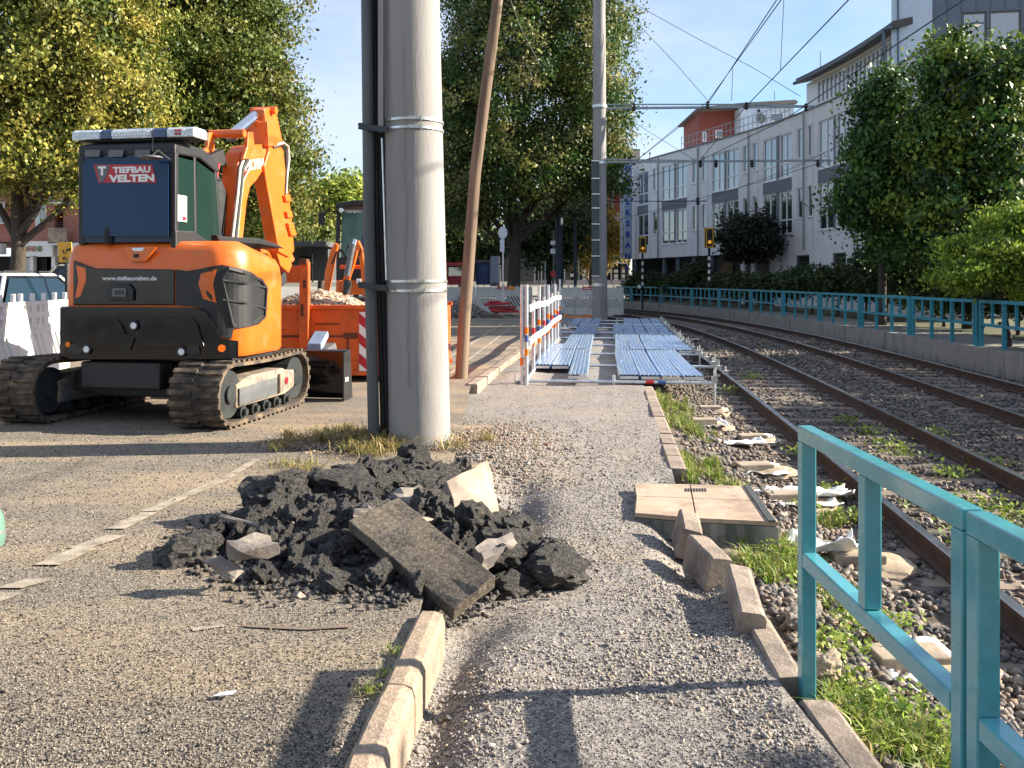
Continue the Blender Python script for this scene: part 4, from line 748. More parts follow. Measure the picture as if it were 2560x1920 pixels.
ex=thing('excavator','orange and black compact crawler excavator seen from behind, with light bar on its cab','excavator',(O+rd*.9+fd*.9+UP*.12))
cx=lambda x,y:(x/1.885,240+y/1.885)
def ray_plane(px,py,o,d):
    k=(px-1280)/F; t=(k*o.y-o.x)/(d.x-k*d.y); p=o+d*t; return t,HZ-(py-700)*p.y/F
CR=O+rd*1.95
def rr_(x,y): t,z=ray_plane(*cx(x,y),O,rd); return O+rd*t+UP*z
def sr_(x,y): t,z=ray_plane(*cx(x,y),CR,fd); return CR+fd*t+UP*z
# body outline
def arc(c,r,a0,a1,n=7): return [(c[0]+r*math.cos(math.radians(a0+(a1-a0)*i/n)),c[1]+r*math.sin(math.radians(a0+(a1-a0)*i/n))) for i in range(n+1)]
OUT=[(0,1.1)]+arc((.12,.12),.12,180,270)+arc((1.63,.32),.32,270,360,10)+[(1.95,.6)]+arc((1.79,.98),.16,0,60,5)
def plan(off):                                   # offset outline outwards
    res=[]; n=len(OUT)
    for i,p in enumerate(OUT):
        a=Vector(OUT[max(0,i-1)]); b_=Vector(OUT[min(n-1,i+1)]); d=(b_-a).normalized(); nn=Vector((d.y,-d.x)); nn=-nn if False else nn
        res.append(Vector(p)+nn*off)
    return res
def W3(p,z): return O+rd*p[0]+fd*p[1]+UP*z
def pl_s(P):                                     # arclength of nearest outline point
    q=P-O; u=q.dot(rd); v=q.dot(fd); best=(9,0); s=0
    for i in range(len(OUT)-1):
        a=Vector(OUT[i]); b_=Vector(OUT[i+1]); d=b_-a; t=max(0,min(1,(Vector((u,v))-a).dot(d)/d.dot(d))); m=(a+d*t-Vector((u,v))).length
        if m<best[0]: best=(m,s+t*d.length)
        s+=d.length
    return best[1]
SD=[0]
for i in range(len(OUT)-1): SD.append(SD[-1]+(Vector(OUT[i+1])-Vector(OUT[i])).length)
def on_s(s,off):
    P=plan(off); 
    for i in range(len(SD)-1):
        if s<=SD[i+1]+1e-9: t=(s-SD[i])/(SD[i+1]-SD[i]); return P[i].lerp(P[i+1],max(0,min(1,t)))
    return P[-1]
def sz(x,y):
    P=rr_(x,y) if x<1110 else sr_(x,y); return pl_s(P),P.z
def band(name,lo,hi,off,th,mat,bev=.01,parent=None):
    L_=sorted(sz(*p) for p in lo); H_=sorted(sz(*p) for p in hi); s0=max(L_[0][0],H_[0][0]); s1=min(L_[-1][0],H_[-1][0])
    ks=sorted(set([s0,s1]+[q for q in SD+[p[0] for p in L_+H_] if s0<q<s1])); b=MB(); n=len(ks)
    for s in ks:
        a=np.interp(s,[p[0] for p in L_],[p[1] for p in L_]); c=np.interp(s,[p[0] for p in H_],[p[1] for p in H_]); o=on_s(s,off+th); i=on_s(s,off)
        b.v+=[W3(o,a),W3(o,c),W3(i,c),W3(i,a)]
    for k in range(n-1):
        for r in range(4): b.f.append((4*k+r,4*k+(r+1)%4,4*k+4+(r+1)%4,4*k+4+r))
    b.f+=[(0,1,2,3),(4*n-1,4*n-2,4*n-3,4*n-4)]
    return b.build(name,mat,parent or ex,bev=bev,world=True)
# upper hull, orange
b=MB(); lv=[(.82,-.03),(.86,0),(1.72,0),(1.86,-.02),(1.95,-.06),(2.0,-.15)]; n=len(OUT)
for z,o in lv:
    P=plan(o)
    for p in P:
        zz=z; 
        if p[0]>1.0 and p[1]>.3: zz=z-(z-1.3)*.22*max(0,(p[1]-.3)/.8)*(z>1.5)
        b.v.append(W3(p,zz))
for k in range(len(lv)-1):
    for i in range(n): b.f.append((k*n+i,k*n+(i+1)%n,(k+1)*n+(i+1)%n,(k+1)*n+i))
b.f+=[tuple(range(n))[::-1],tuple(range((len(lv)-1)*n,len(lv)*n))]; b.build('engine_hood',m_org,ex,world=True,smooth=True)
b=MB(); b.prism([W3(p,.76) for p in ((.02,.1),(1.85,.1),(1.9,.9),(1.7,1.5),(1.3,1.95),(.1,1.95))],(0,0,.1)); b.build('turntable_deck',m_bpl,ex,world=True,bev=.02)
b=MB(); b.tube(W3((.75,.85),.5),W3((.75,.85),.8),.42,24); b.build('slew_ring',m_dark,ex,world=True)
band('rear_panel',[(350,985),(826,985)],[(350,775),(450,812),(826,818)],.0,.02,m_bgl)
band('side_panel',[(832,985),(940,992),(985,1030),(1035,1135),(1100,1148),(1115,1100),(1215,1075),(1242,1045)],[(832,818),(885,825),(960,812),(1045,795),(1115,805),(1180,830),(1246,885)],.0,.016,m_bpl)
cw=band('counterweight',[(345,1237),(700,1237),(1100,1237),(1128,1235)],[(345,992),(930,996),(975,1015),(1010,1070),(1040,1142),(1100,1152),(1130,1155)],-.06,.14,m_bgl,bev=.03)
# left end of the counterweight carried round the left corner
b=MB(); P=[on_s(s,.08) for s in (SD[1]-.3,SD[1],SD[3],SD[5],SD[7],SD[8]+.02)]; Q=[on_s(s,-.06) for s in (SD[8]+.02,SD[7],SD[5],SD[3],SD[1],SD[1]-.3)]; z0=rr_(345,1237).z; z1=rr_(345,992).z
b.prism([W3(p,z0) for p in P+Q],(0,0,z1-z0)); b.build('counterweight_corner',m_bgl,ex,world=True,bev=.02)
def decal(name,pts,off,th,mat,parent=None,bev=0,side=False):
    f=sr_ if side else rr_; nrm=-fd if not side else rd; P=[f(*p)+nrm*off for p in pts]; b=MB(); b.prism(P,nrm*th); return b.build(name,mat,parent or ex,world=True,bev=bev)
decal('counterweight_panel',[(385,1185),(415,1060),(440,1045),(575,1045),(600,1075),(620,1120),(665,1130),(640,1195)],.08,.018,m_bgl,bev=.008)
decal('counterweight_panel',[(660,1130),(705,1050),(730,1042),(930,1042),(955,1075),(985,1175),(850,1180),(690,1190)],.08,.018,m_bgl,bev=.008)
decal('chevron',[(366,798),(410,812),(413,868),(385,945),(362,952),(376,870)],.02,.004,m_org)
# right chevron sits on the rounded corner
def cpt(x,y,off): s,z=sz(x,y); return W3(on_s(s,off),z)
b=MB(); b.add([cpt(x,y,.022) for x,y in ((952,838),(1020,815),(1006,890),(940,885),(1020,975),(962,955))],[(0,1,2,3),(3,2,4,5)]); o=b.build('chevron',m_org,ex,world=True); o.modifiers.new('t','SOLIDIFY').thickness=.004
vent=[(1045,862),(1085,812),(1150,830),(1222,868),(1246,905),(1238,1040),(1205,1062),(1105,1083)]
C3=[cpt(x,y,.02) for x,y in vent]; m_vent=M('vent_mesh',(.09,.085,.075),.6,metal=.4,var=.3,scale=60,bump=.8,bscale=150)
b=MB(); cc=sum(C3,Vector())/len(C3); b.add(C3+[cc],[(i,(i+1)%8,8) for i in range(8)]); vo=b.build('air_vent',m_vent,ex,world=True,fixn=False)
for q in range(8):
    b=MB(); b.beam(C3[q],C3[(q+1)%8],.03,.03,rd); b.build('vent_frame',m_bpl,ex,world=True)
for y0,y1 in ((868,885),(960,985)):
    b=MB(); b.beam(cpt(1048,y0,.03),cpt(1150,y0+12,.03),.02,.02,rd); b.beam(cpt(1150,y0+12,.03),cpt(1245,y1+18,.03),.02,.02,rd); b.build('vent_slat',m_bpl,ex,world=True)
def lamp(x,y,off,r,mat,name,d=.02):
    c=rr_(x,y)-fd*off; b=MB(); b.tube(c,c-fd*d,r,20); b.build(name,mat,ex,world=True,bev=.003)
for x,y in ((322,1168),): c=cpt(345,1168,.085); 
lamp(350,1168,.085,.028,m_orl,'rear_reflector'); 
c=cpt(1045,1187,.083); b=MB(); nn=(cpt(1045,1187,.2)-c).normalized(); b.tube(c,c+nn*.012,.037,20); b.build('rear_reflector',m_orl,ex,world=True)
for x,y in ((435,1190),(878,1202),(655,1080)):
    lamp(x,y,.075,.055,m_bpl,'lamp_housing',.03); lamp(x+3,y,.1,.033,m_lens,'work_lamp',.012)
for x in (380,930): decal('tow_recess',[(x-28,1165),(x+30,1165),(x+34,1215),(x-30,1210)],.085,.012,m_bpl,bev=.004)
decal('latch_plate',[(510,915),(530,882),(620,885),(642,912),(640,965),(520,965)],.02,.03,m_bpl,bev=.01); decal('latch',[(545,905),(610,905),(610,945),(545,945)],.05,.012,m_gry,bev=.004); decal('latch',[(560,915),(600,915),(600,935),(560,935)],.062,.006,m_bgl)
decal('hood_badge',[(592,712),(745,712),(690,780),(620,780)],.002,.03,m_org,bev=.006); decal('badge',[(630,716),(690,716),(680,732),(640,732)],.034,.006,m_lens,bev=.003); decal('hood_camera',[(640,745),(662,745),(662,762),(640,762)],.034,.01,m_blk)
def rtext(s,x,y,hpx,mat,off,sx=1,bold=0,name='lettering'):
    p=rr_(x,y)-fd*off; size=hpx/1.885*p.y/F/.7; return text(name,s,mat,ex,p-Vector(ex.location),size,(math.pi/2,0,-HD),.002,sx,bold)
m_txt=M('pale_lettering',(.6,.6,.6),.5,var=.05)
rtext('www.tiefbauvelten.de',490,868,19,m_txt,.024,1.18,.002)
# exhaust, aerial
b=MB(); c=rr_(498,695); b.lathe(c+fd*.05,[(.045,0),(.045,.1),(.035,.16),(.015,.19)],14); b.build('exhaust_cap',m_blk,ex,world=True,smooth=True)
# cab
def RP(x,y,v=0): return rr_(x,y)+fd*v
u0=(rr_(352,680)-O).dot(rd); u1=(rr_(812,680)-O).dot(rd); zb=1.97; zt_=rr_(400,222).z; cv0=.05; cv1=1.12
def cp(u,v,z): return O+rd*u+fd*v+UP*z
def bar(name,a,c,w,h=None,mat=m_bpl,up=(0,0,1),bev=.012): b=MB(); b.beam(cp(*a),cp(*c),w,h or w,up); return b.build(name,mat,ex,world=True,bev=bev)
for u in (u0+.035,u1-.035): bar('cab_pillar',(u,cv0+.04,zb),(u,cv0+.04,zt_-.06),.07,.07,m_bpl,fd)
bar('cab_pillar',(u1-.03,cv0+.42,zb+.05),(u1-.03,cv0+.40,zt_-.1),.05,.05,m_bpl,fd)
for u in (u0+.03,u1-.04): bar('cab_pillar',(u,cv1-.08,zb-.1),(u,cv1-.22,zt_-.2),.06,.06,m_bpl,fd)
b=MB(); pr=[(cv0,zt_-.13),(cv0,zt_-.02),(cv0+.12,zt_+.015),(cv0+.6,zt_),(cv1-.2,zt_-.1),(cv1-.14,zt_-.2),(cv1-.22,zt_-.22),(cv0+.5,zt_-.11)]
b.prism([cp(u0,v,z) for v,z in pr],rd*(u1-u0)); b.build('cab_roof',m_bpl,ex,world=True,bev=.02)
def pane(name,q,mat,par=None): b=MB(); b.prism([cp(*p) for p in q],(cp(*q[1])-cp(*q[0])).cross(cp(*q[2])-cp(*q[0])).normalized()*.008); return b.build(name,mat,par or ex,world=True)
rear=pane('rear_window',[(u0+.07,cv0+.02,zb+.02),(u1-.07,cv0+.02,zb+.02),(u1-.07,cv0+.02,zt_-.1),(u0+.07,cv0+.02,zt_-.1)],m_cabgl)
m_film=glass('cab_glass_inner',(.010,.036,.10),.15,.25)
ig=decal('rear_window_pane',[(384,660),(384,322),(396,305),(775,305),(788,322),(788,660)],-.028,.006,m_film)
for x in (430,540,665): decal('roof_vent_slot',[(x-35,252),(x+35,252),(x+30,284),(x-38,284)],-.03,.006,m_gry)
pane('side_window',[(u1-.02,cv0+.09,zb+.12),(u1-.02,cv0+.39,zb+.12),(u1-.02,cv0+.39,zt_-.15),(u1-.02,cv0+.09,zt_-.15)],m_cabgl2)
pane('side_window',[(u1-.02,cv0+.44,zb+.02),(u1-.02,cv1-.1,zb-.02),(u1-.02,cv1-.24,zt_-.24),(u1-.02,cv0+.44,zt_-.14)],m_cabgl2)
pane('side_window',[(u0+.01,cv0+.09,zb),(u0+.01,cv1-.1,zb),(u0+.01,cv1-.24,zt_-.24),(u0+.01,cv0+.09,zt_-.12)],m_cabgl2)
pane('windscreen',[(u0+.05,cv1-.06,zb-.1),(u1-.05,cv1-.06,zb-.1),(u1-.05,cv1-.2,zt_-.2),(u0+.05,cv1-.2,zt_-.2)],m_cabgl2)
b=MB(); b.prism([cp(u1-.05,v,z) for v,z in ((cv0,zb-.1),(cv0,zb+.14),(cv0+.35,zb+.15),(cv0+.75,zb+.03),(cv1-.05,zb-.1))],rd*.06); b.build('cab_skirt',m_bpl,ex,world=True,bev=.015)
b=MB(); b.box(cp((u0+u1)/2,.55,zb+.35),(.45,.12,.7),Matrix.Rotation(-HD,3,'Z')); b.build('seat',m_blk,ex,world=True,bev=.04)
decal('banner',[(435,322),(712,322),(734,408),(460,408)],-.02,.003,m_redp); decal('banner_emblem',[(448,326),(515,326),(500,368),(484,404),(466,404)],-.016,.003,m_gry)
rtext('T',460,371,38,m_wht,-.012,1.15,.006); rtext('TIEFBAU',530,362,27,m_wht,-.012,1.33,.004); rtext('VELTEN',514,404,31,m_wht,-.012,1.5,.005)
b=MB(); q=[(u1-.005,cv0+.02,z) for z in (zb+.28,zb+.50)]; b.box(cp(u1+.0,cv0+.13,zb+.37),(.012,.17,.27),Matrix.Rotation(-HD,3,'Z')); b.build('sticker',m_wht,ex,world=True); b=MB(); b.box(cp(u1+.003,cv0+.16,zb+.27),(.012,.07,.04),Matrix.Rotation(-HD,3,'Z')); b.build('sticker_mark',m_redp,ex,world=True)
# light bar
zl=rr_(400,175).z; ul0=(rr_(308,175)-O).dot(rd); ul1=(rr_(888,175)-O).dot(rd); m_clear=M('clear_lens',(.55,.6,.62),.12,var=.3,scale=25,spec=.9,coat=.6); m_navy=M('navy_lens',(.02,.04,.12),.15,coat=.5)
for a,c,mt_ in ((0,.235,m_clear),(.235,.33,m_navy),(.33,.66,m_clear),(.66,.78,m_navy),(.78,1,m_clear)):
    b=MB(); A_=ul0+(ul1-ul0)*a; B2=ul0+(ul1-ul0)*c; b.prism([cp(A_+.002,v,z) for v,z in ((.1,zl-.05),(.1,zl+.03),(.14,zl+.055),(.34,zl+.055),(.38,zl+.03),(.38,zl-.05))],rd*(B2-A_-.004)); lb_=b.build('beacon_module',mt_,ex,world=True,bev=.008)
for k in range(12):
    a=.345+k*.026; b=MB(); b.box(cp(ul0+(ul1-ul0)*a,.095,zl),(.028,.01,.05),Matrix.Rotation(-HD,3,'Z')); b.build('led_lamp',m_lens,ex,world=True)
for k in range(6):
    for j in range(2):
        if k<3: b=MB(); b.box(cp(ul0+(ul1-ul0)*(.86+k*.028),.095,zl-.018+j*.034),(.026,.01,.024),Matrix.Rotation(-HD,3,'Z')); b.build('led_lamp',m_redp if k<2 else m_lens,ex,world=True)
for a in (.15,.72,.9): bar('beacon_foot',(ul0+(ul1-ul0)*a,.2,zt_),(ul0+(ul1-ul0)*a,.2,zl-.04),.05,.05)
bar('beacon_base',(ul0+.05,.24,zl-.06),(ul1-.05,.24,zl-.06),.22,.025)
b=MB(); c=RP(752,298,-.16); b.lathe(c,[(.02,.02),(.115,.005),(.12,-.008),(.1,-.015)],24); b.build('round_mirror',m_gry,ex,world=True,smooth=True); b=MB(); b.path([c,RP(770,262,-.1),RP(800,300,0)],.01,6); b.path([RP(745,268,-.1),RP(735,195,-.05),RP(718,90,0)],.004,5); b.build('mirror_arm',m_bpl,ex,world=True)
# tracks
def track_unit(ua,ub,right):
    zc=.12+.335; r=.315; va,vb=-.02,1.55; cir=[]; 
    for i in range(13): a=math.pi/2+math.pi*i/12; cir.append((va+r*math.cos(a),zc+r*math.sin(a)))
    for i in range(13): a=-math.pi/2+math.pi*i/12; cir.append((vb+r*math.cos(a)*.95,zc+r*math.sin(a)))
    nc=[]                                         # top run sags a little
    pts=cir+[(vb-(vb-va)*k/6,zc+r-.02*math.sin(math.pi*k/6)) for k in range(1,6)]
    b=MB(); n=len(pts); ins=lambda p:(va+(p[0]-va)*.93 if p[0]<va else vb+(p[0]-vb)*.9 if p[0]>vb else p[0], zc+(p[1]-zc)*.88)
    for p in pts:
        q=ins(p); b.v+=[cp(ua,*p),cp(ub,*p),cp(ub,*q),cp(ua,*q)]
    for k in range(n):
        for rr in range(4): b.f.append((4*k+rr,4*k+(rr+1)%4,4*((k+1)%n)+(rr+1)%4,4*((k+1)%n)+rr))
    tr=b.build('track_belt',m_rub,ex,world=True)
    cvs=[Vector(p) for p in pts+[pts[0]]]; dd=[0]
    for i in range(n): dd.append(dd[-1]+(cvs[i+1]-cvs[i]).length)
    nl=46; lug=MB(); w=(ub-ua)
    for sgn in (-1,1):
        lug.prism([(sgn*.02,-.022,0),(sgn*(w/2+.004),-.03+sgn*0,0),(sgn*(w/2+.004),.022,0),(sgn*.02,.03,0)] if sgn>0 else [(-.02,.0,0),(-.02,.05,0),(-(w/2+.004),.045,0),(-(w/2+.004),-.005,0)],(0,0,.026))
    lm=mkmesh('tread_lug',lug.v,lug.f,m_rub); off=Vector(ex.location)
    for k in range(nl):
        s=dd[-1]*k/nl; i=max(j for j in range(n) if dd[j]<=s); t=(s-dd[i])/(dd[i+1]-dd[i]); p=cvs[i].lerp(cvs[i+1],t); d=(cvs[i+1]-cvs[i]).normalized(); P=cp((ua+ub)/2,p.x,p.y)
        Y_=(fd*d.x+UP*d.y); X_=rd; Z_=X_.cross(Y_); 
        if Z_.dot(cp(0,p.x,p.y)-cp(0,(va+vb)/2 if va<p.x<vb and False else p.x,zc))<0 and abs(p.x-(va+vb)/2)<(vb-va)/2: Z_=-Z_; X_=-X_
        if not(va<p.x<vb):
            o_=Vector((p.x-(va if p.x<=va else vb),p.y-zc)); 
            if (Z_.dot(fd)*o_.x+Z_.z*o_.y)<0: Z_=-Z_; X_=-X_
        R=Matrix((X_,Y_,Z_)).transposed().to_4x4(); o=link('tread_lug',lm,tr); o.matrix_basis=Matrix.Translation(P-off)@R
    # wheels and frame
    for v,rr in ((va,.24),(vb,.24)):
        b=MB(); b.tube(cp(ua+.06,v,zc),cp(ub-.06,v,zc),rr,24); b.tube(cp(ua+.03,v,zc),cp(ub-.03,v,zc),.09,14); b.build('idler_wheel' if v==vb else 'drive_sprocket',m_dark,ex,world=True)
    for k in range(5):
        v=va+.27+.26*k; b=MB(); b.tube(cp(ua+.05,v,.24),cp(ub-.04,v,.24),.07,14); b.tube(cp(ub-.04,v,.24),cp(ub-.0,v,.24),.035,12); b.build('track_roller',m_dark,ex,world=True)
    b=MB(); b.prism([cp(ua+.08,v,z) for v,z in ((.1,.3),(.1,.53),(.35,.60),(1.2,.60),(1.25,.58),(1.5,.55),(1.5,.36),(1.25,.3))],rd*(ub-ua-.12)); b.build('track_frame',m_sandy,ex,world=True,bev=.015)
    b=MB(); b.prism([cp(ub-.035,v,z) for v,z in ((.12,.32),(.12,.50),(1.0,.52),(1.0,.33))],rd*.02); b.build('frame_plate',m_gry,ex,world=True,bev=.008)
    if right:
        b=MB(); b.prism([cp(ub-.035,v,z) for v,z in ((1.05,.33),(1.05,.55),(1.42,.53),(1.42,.38))],rd*.03); b.build('frame_plate',m_sandy,ex,world=True,bev=.01); b=MB(); b.tube(cp(ub-.005,1.2,.46),cp(ub+.005,1.2,.46),.04,14); b.build('red_decal',m_redp,ex,world=True)
track_unit(-.60,-.08,0); track_unit(1.40,1.93,1)
b=MB(); b.prism([cp(u,.3,z) for u,z in ((-.1,.42),(-.1,.62),(.3,.72),(1.1,.72),(1.45,.62),(1.45,.42),(1.1,.36),(.3,.36))],fd*1.1); b.build('undercarriage',m_dark,ex,world=True,bev=.02)
b=MB(); b.box(cp(.67,.1,.62),(.9,.25,.28),Matrix.Rotation(-HD,3,'Z')); b.build('undercarriage_cover',m_bpl,ex,world=True,bev=.02)
b=MB(); b.prism([cp(-.62,v,z) for v,z in ((2.2,.13),(2.12,.2),(2.08,.45),(2.14,.72),(2.2,.74),(2.16,.45),(2.2,.2),(2.28,.13))],rd*2.92); bl=b.build('dozer_blade',m_bgl,ex,world=True,bev=.008); b=MB(); b.prism([cp(2.29,v,z) for v,z in ((2.0,.13),(2.0,.7),(2.22,.74),(2.3,.13))],rd*.02); b.build('blade_end',m_bpl,ex,world=True)
for u in (.1,1.3): bar('blade_arm',(u,1.2,.42),(u,2.14,.36),.1,.14,m_bpl)
for dv in (0,.05): b=MB(); b.box(cp(2.313,2.06+dv*1.2,.38),(.004,.035,.05),Matrix.Rotation(-HD,3,'Z')); b.build('blade_sticker',m_wht,ex,world=True)
# boom, arm
BO=Vector((-3.4,10.9,0))
def bp(x,y): t,z=ray_plane(*cx(x,y),BO,fd); return BO+fd*t+UP*z
def plate(name,pts,w,mat=m_org,c=0,bev=.012,x=None):
    b=MB(); b.prism([bp(*p)-rd*(w/2)+rd*c for p in pts],rd*w); return b.build(name,mat,ex,world=True,bev=bev)
plate('boom',[(1056,690),(1108,690),(1128,500),(1145,430),(1178,395),(1205,352),(1250,305),(1288,262),(1286,228),(1240,222),(1128,236),(1100,268),(1084,330),(1072,470)],.20)
plate('arm',[(1198,64),(1215,56),(1255,60),(1288,215),(1300,330),(1330,560),(1345,730),(1320,760),(1270,735),(1245,600),(1208,400),(1200,330),(1222,260),(1210,160)],.17,c=.05)
plate('arm_bracket',[(1198,120),(1240,110),(1250,235),(1205,240)],.26,c=.05)
plate('boom_bracket',[(1035,172),(1062,166),(1062,262),(1016,268),(1010,290),(1000,262),(1030,240)],.05,c=-.16); plate('boom_bracket',[(1104,170),(1130,172),(1136,250),(1100,300),(1080,300),(1100,240)],.05,c=.16)
b=MB(); b.tube(bp(1090,190),bp(1205,95),.075,16); b.build('arm_cylinder',m_chr,ex,world=True,smooth=True); b=MB(); b.tube(bp(1195,104),bp(1235,72),.04,12); b.build('cylinder_rod',m_chr,ex,world=True)
b=MB(); b.tube(bp(1062,178)-rd*.2,bp(1062,178)+rd*.25,.05,12); b.build('pin',m_org,ex,world=True); b=MB(); b.tube(bp(1235,70)-rd*.15,bp(1235,70)+rd*.2,.05,12); b.build('pin',m_org,ex,world=True)
plate('swing_post',[(1000,720),(1100,720),(1100,560),(1060,430),(1010,330),(1000,500)],.24,m_dark,c=-.12)
b=MB(); b.tube(bp(1030,640)-rd*.18,bp(1050,380)-rd*.2,.06,14); b.build('boom_cylinder',m_redp,ex,world=True,smooth=True); b=MB(); b.tube(bp(1050,390)-rd*.2,bp(1075,250)-rd*.18,.035,12); b.build('cylinder_rod',m_chr,ex,world=True)
plate('boom_lamp',[(1000,285),(1070,250),(1085,330),(1010,330)],.2,m_blk,c=-.14); plate('side_mirror',[(1050,372),(1098,380),(1108,470),(1080,496),(1052,480),(1042,420)],.05,m_bgl,c=-.42)
b=MB(); b.path([bp(1050,400)-rd*.42,bp(1010,362)-rd*.5,cp(u1,cv1-.15,zt_-.3)],.012,6); b.build('mirror_arm',m_bpl,ex,world=True)
m_hose=M('hose_cover',(.5,.47,.4),.6,var=.2,scale=20)
for k,(hp_,r_,mm) in enumerate((([(1240,236),(1290,222),(1312,240),(1316,300),(1306,380),(1300,460)],.02,m_hose),([(1240,246),(1280,235),(1300,262),(1304,330),(1298,470)],.014,m_blk),([(1120,300),(1095,340),(1082,470),(1058,680)],.03,m_blk),([(1108,280),(1085,340),(1072,470),(1046,680)],.02,m_hose),([(1135,330),(1100,400),(1085,520),(1070,690)],.012,m_hose),([(1015,330),(990,420),(985,560),(1000,680)],.03,m_blk),([(1030,320),(1005,450),(1005,690)],.022,m_redp),([(1210,730),(1250,735),(1290,770),(1310,820)],.03,m_org),([(1200,745),(1240,760),(1285,800),(1300,830)],.025,m_blk),([(1160,760),(1215,738),(1262,760),(1300,800)],.02,m_blk))):
    b=MB(); b.path([bp(*p)+rd*(.14 if k<2 else .13 if k<5 else 0) for p in hp_],r_,8); b.build('hydraulic_hose',mm,ex,world=True,smooth=True)
for k,y in enumerate((470,545,600,630)): plate('hose_clamp',[(1285+k*8,y),(1310+k*8,y-4),(1318+k*8,y+28),(1292+k*8,y+30)],.06,m_org,c=.15)
plate('arm_link',[(1318,735),(1345,712),(1372,770),(1362,785),(1335,770)],.12); plate('arm_link',[(1270,735),(1335,740),(1345,800),(1330,835),(1290,800)],.2,m_org)
plate('boom_cap',[(885,655),(905,662),(1100,672),(1190,700),(1225,720),(1190,716),(1100,700),(900,690)],.5,m_bpl,c=.1)
p=bp(1112,352)+rd*.105; text('boom_lettering','VELTEN',m_wht,ex,p-Vector(ex.location),.16,(math.pi/2,0,math.pi/2-HD),.003,1,.008).rotation_euler=(math.pi/2,-.2,math.pi/2-HD)
b=MB(); P=[bp(1260,830),bp(1335,825),bp(1340,880),bp(1310,905),bp(1275,895)]; b.prism([p-rd*.5+fd*.1 for p in P],rd*.5); b.build('bucket',m_dark,ex,world=True,bev=.02)
m_ltb=M('pale_blue_steel',(.22,.3,.42),.5,var=.2); plate('step_box',[(1300,1165),(1338,1105),(1342,1130),(1318,1175),(1300,1200)],.2,m_ltb,c=.55); plate('step_box',[(1300,1240),(1308,1195),(1360,1160),(1378,1235)],.2,m_gry,c=.6)
# ---------------- skip ----------------
m_sk=M('skip_paint',(.66,.11,.012),.5,var=.15,scale=2,bump=.15,bscale=12,col2=(.33,.07,.02),c2s=2.2,c2p=(.5,.68),stretch=(1,1,.6)); m_rust=M('rust',(.12,.04,.02),.9,var=.4,scale=8)
YS=12.9; S_=lambda x,y,dy=0: at(x,y,YS)+Vector((0,dy,0))
skp=thing('skip_container','battered orange waste skip with a red and white striped panel, filled with sandy rubble','skip',(S_(830,900).x,YS,.12))
xl=S_(640,800).x; xr=S_(1100,800).x; zt2=S_(800,771).z; zb2=.2
b=MB()
for (A_,B2) in (((xl,YS),(xr,YS)),((xr,YS),(xr,YS+1.9)),((xr,YS+1.9),(xl,YS+1.9)),((xl,YS+1.9),(xl,YS))): b.beam((A_[0],A_[1],(zb2+zt2)/2),(B2[0],B2[1],(zb2+zt2)/2),.05,zt2-zb2)
b.bb(xl,xr,YS,YS+1.9,zb2,zb2+.06); b.build('skip_body',m_sk,skp,world=True,bev=.006)
for z in (zt2+.02,zb2+.04): b=MB(); b.bb(xl-.05,xr+.05,YS-.07,YS+.03,z-.03,z+.03); b.bb(xl-.05,xr+.05,YS+1.87,YS+1.97,z-.03,z+.03); b.build('rim',m_sk,skp,world=True,bev=.006)
def sp(name,x0,x1,y0,y1,d,mat=m_sk,dy=.0,n=None): a=S_(x0,y1); c=S_(x1,y0); b=MB(); b.bb(a.x,c.x,YS-.03-d+dy,YS-.028+dy,a.z,c.z); return b.build(name,mat,skp,world=True,bev=.006)
sp('lifting_post',755,777,655,895,.14); sp('lifting_beam',700,754,664,707,.10); sp('lifting_beam',640,700,664,706,.10,m_rust); sp('bracket',757,775,648,662,.18,m_rust)
sp('seam_weld',700,752,838,843,.01,m_rust); sp('seam_weld',780,896,838,842,.012,m_rust); sp('reinforcing_rib',780,898,905,910,.015); sp('reinforcing_rib',787,850,808,811,.008,m_rust)
for x0,x1,y0,y1 in ((782,800,836,846),(860,893,832,846),(788,796,880,886),(868,872,846,876),(764,772,700,720),(758,766,760,790),(766,774,868,884),(700,708,822,826),(820,826,916,930),(850,866,884,890)): sp('rust_patch',x0,x1,y0,y1,.014 if x0>776 or x0<750 else .144,m_rust)
hz=sp('hazard_panel',899,925,780,934,.02,m_wht)
for k in range(3):
    y=782+k*50; b=MB(); q=[S_(899,y),S_(925,y+22),S_(925,min(934,y+48)),S_(899,y+25)]; b.prism([p+Vector((0,-.052,0)) for p in q],(0,-.003,0)); b.build('red_stripe',m_redp,skp,world=True)
for x in (700,1080):
    b=MB(); b.tube(Vector((S_(x,900).x,YS+.3,.2)),Vector((S_(x,900).x+.15,YS+.3,.2)),.08,12); b.build('skip_roller',m_dark,skp,world=True)
n=4600; X=RNG.uniform(xl+.1,xr-.1,n); Y=YS+RNG.uniform(.1,1.8,n); pk=S_(765,745).x; hh=.36*np.exp(-((X-pk)/.75)**2-((Y-YS-.8)/.9)**2)
stones('sand_heap',np.c_[X,Y,zt2-.14+hh],RNG.uniform(.03,.075,n),tintmat('sandy_rubble'),[(.4,.28,.18),(.5,.38,.26),(.3,.2,.13),(.36,.3,.24)],label='sandy brown rubble heaped in the orange skip',cat='rubble')
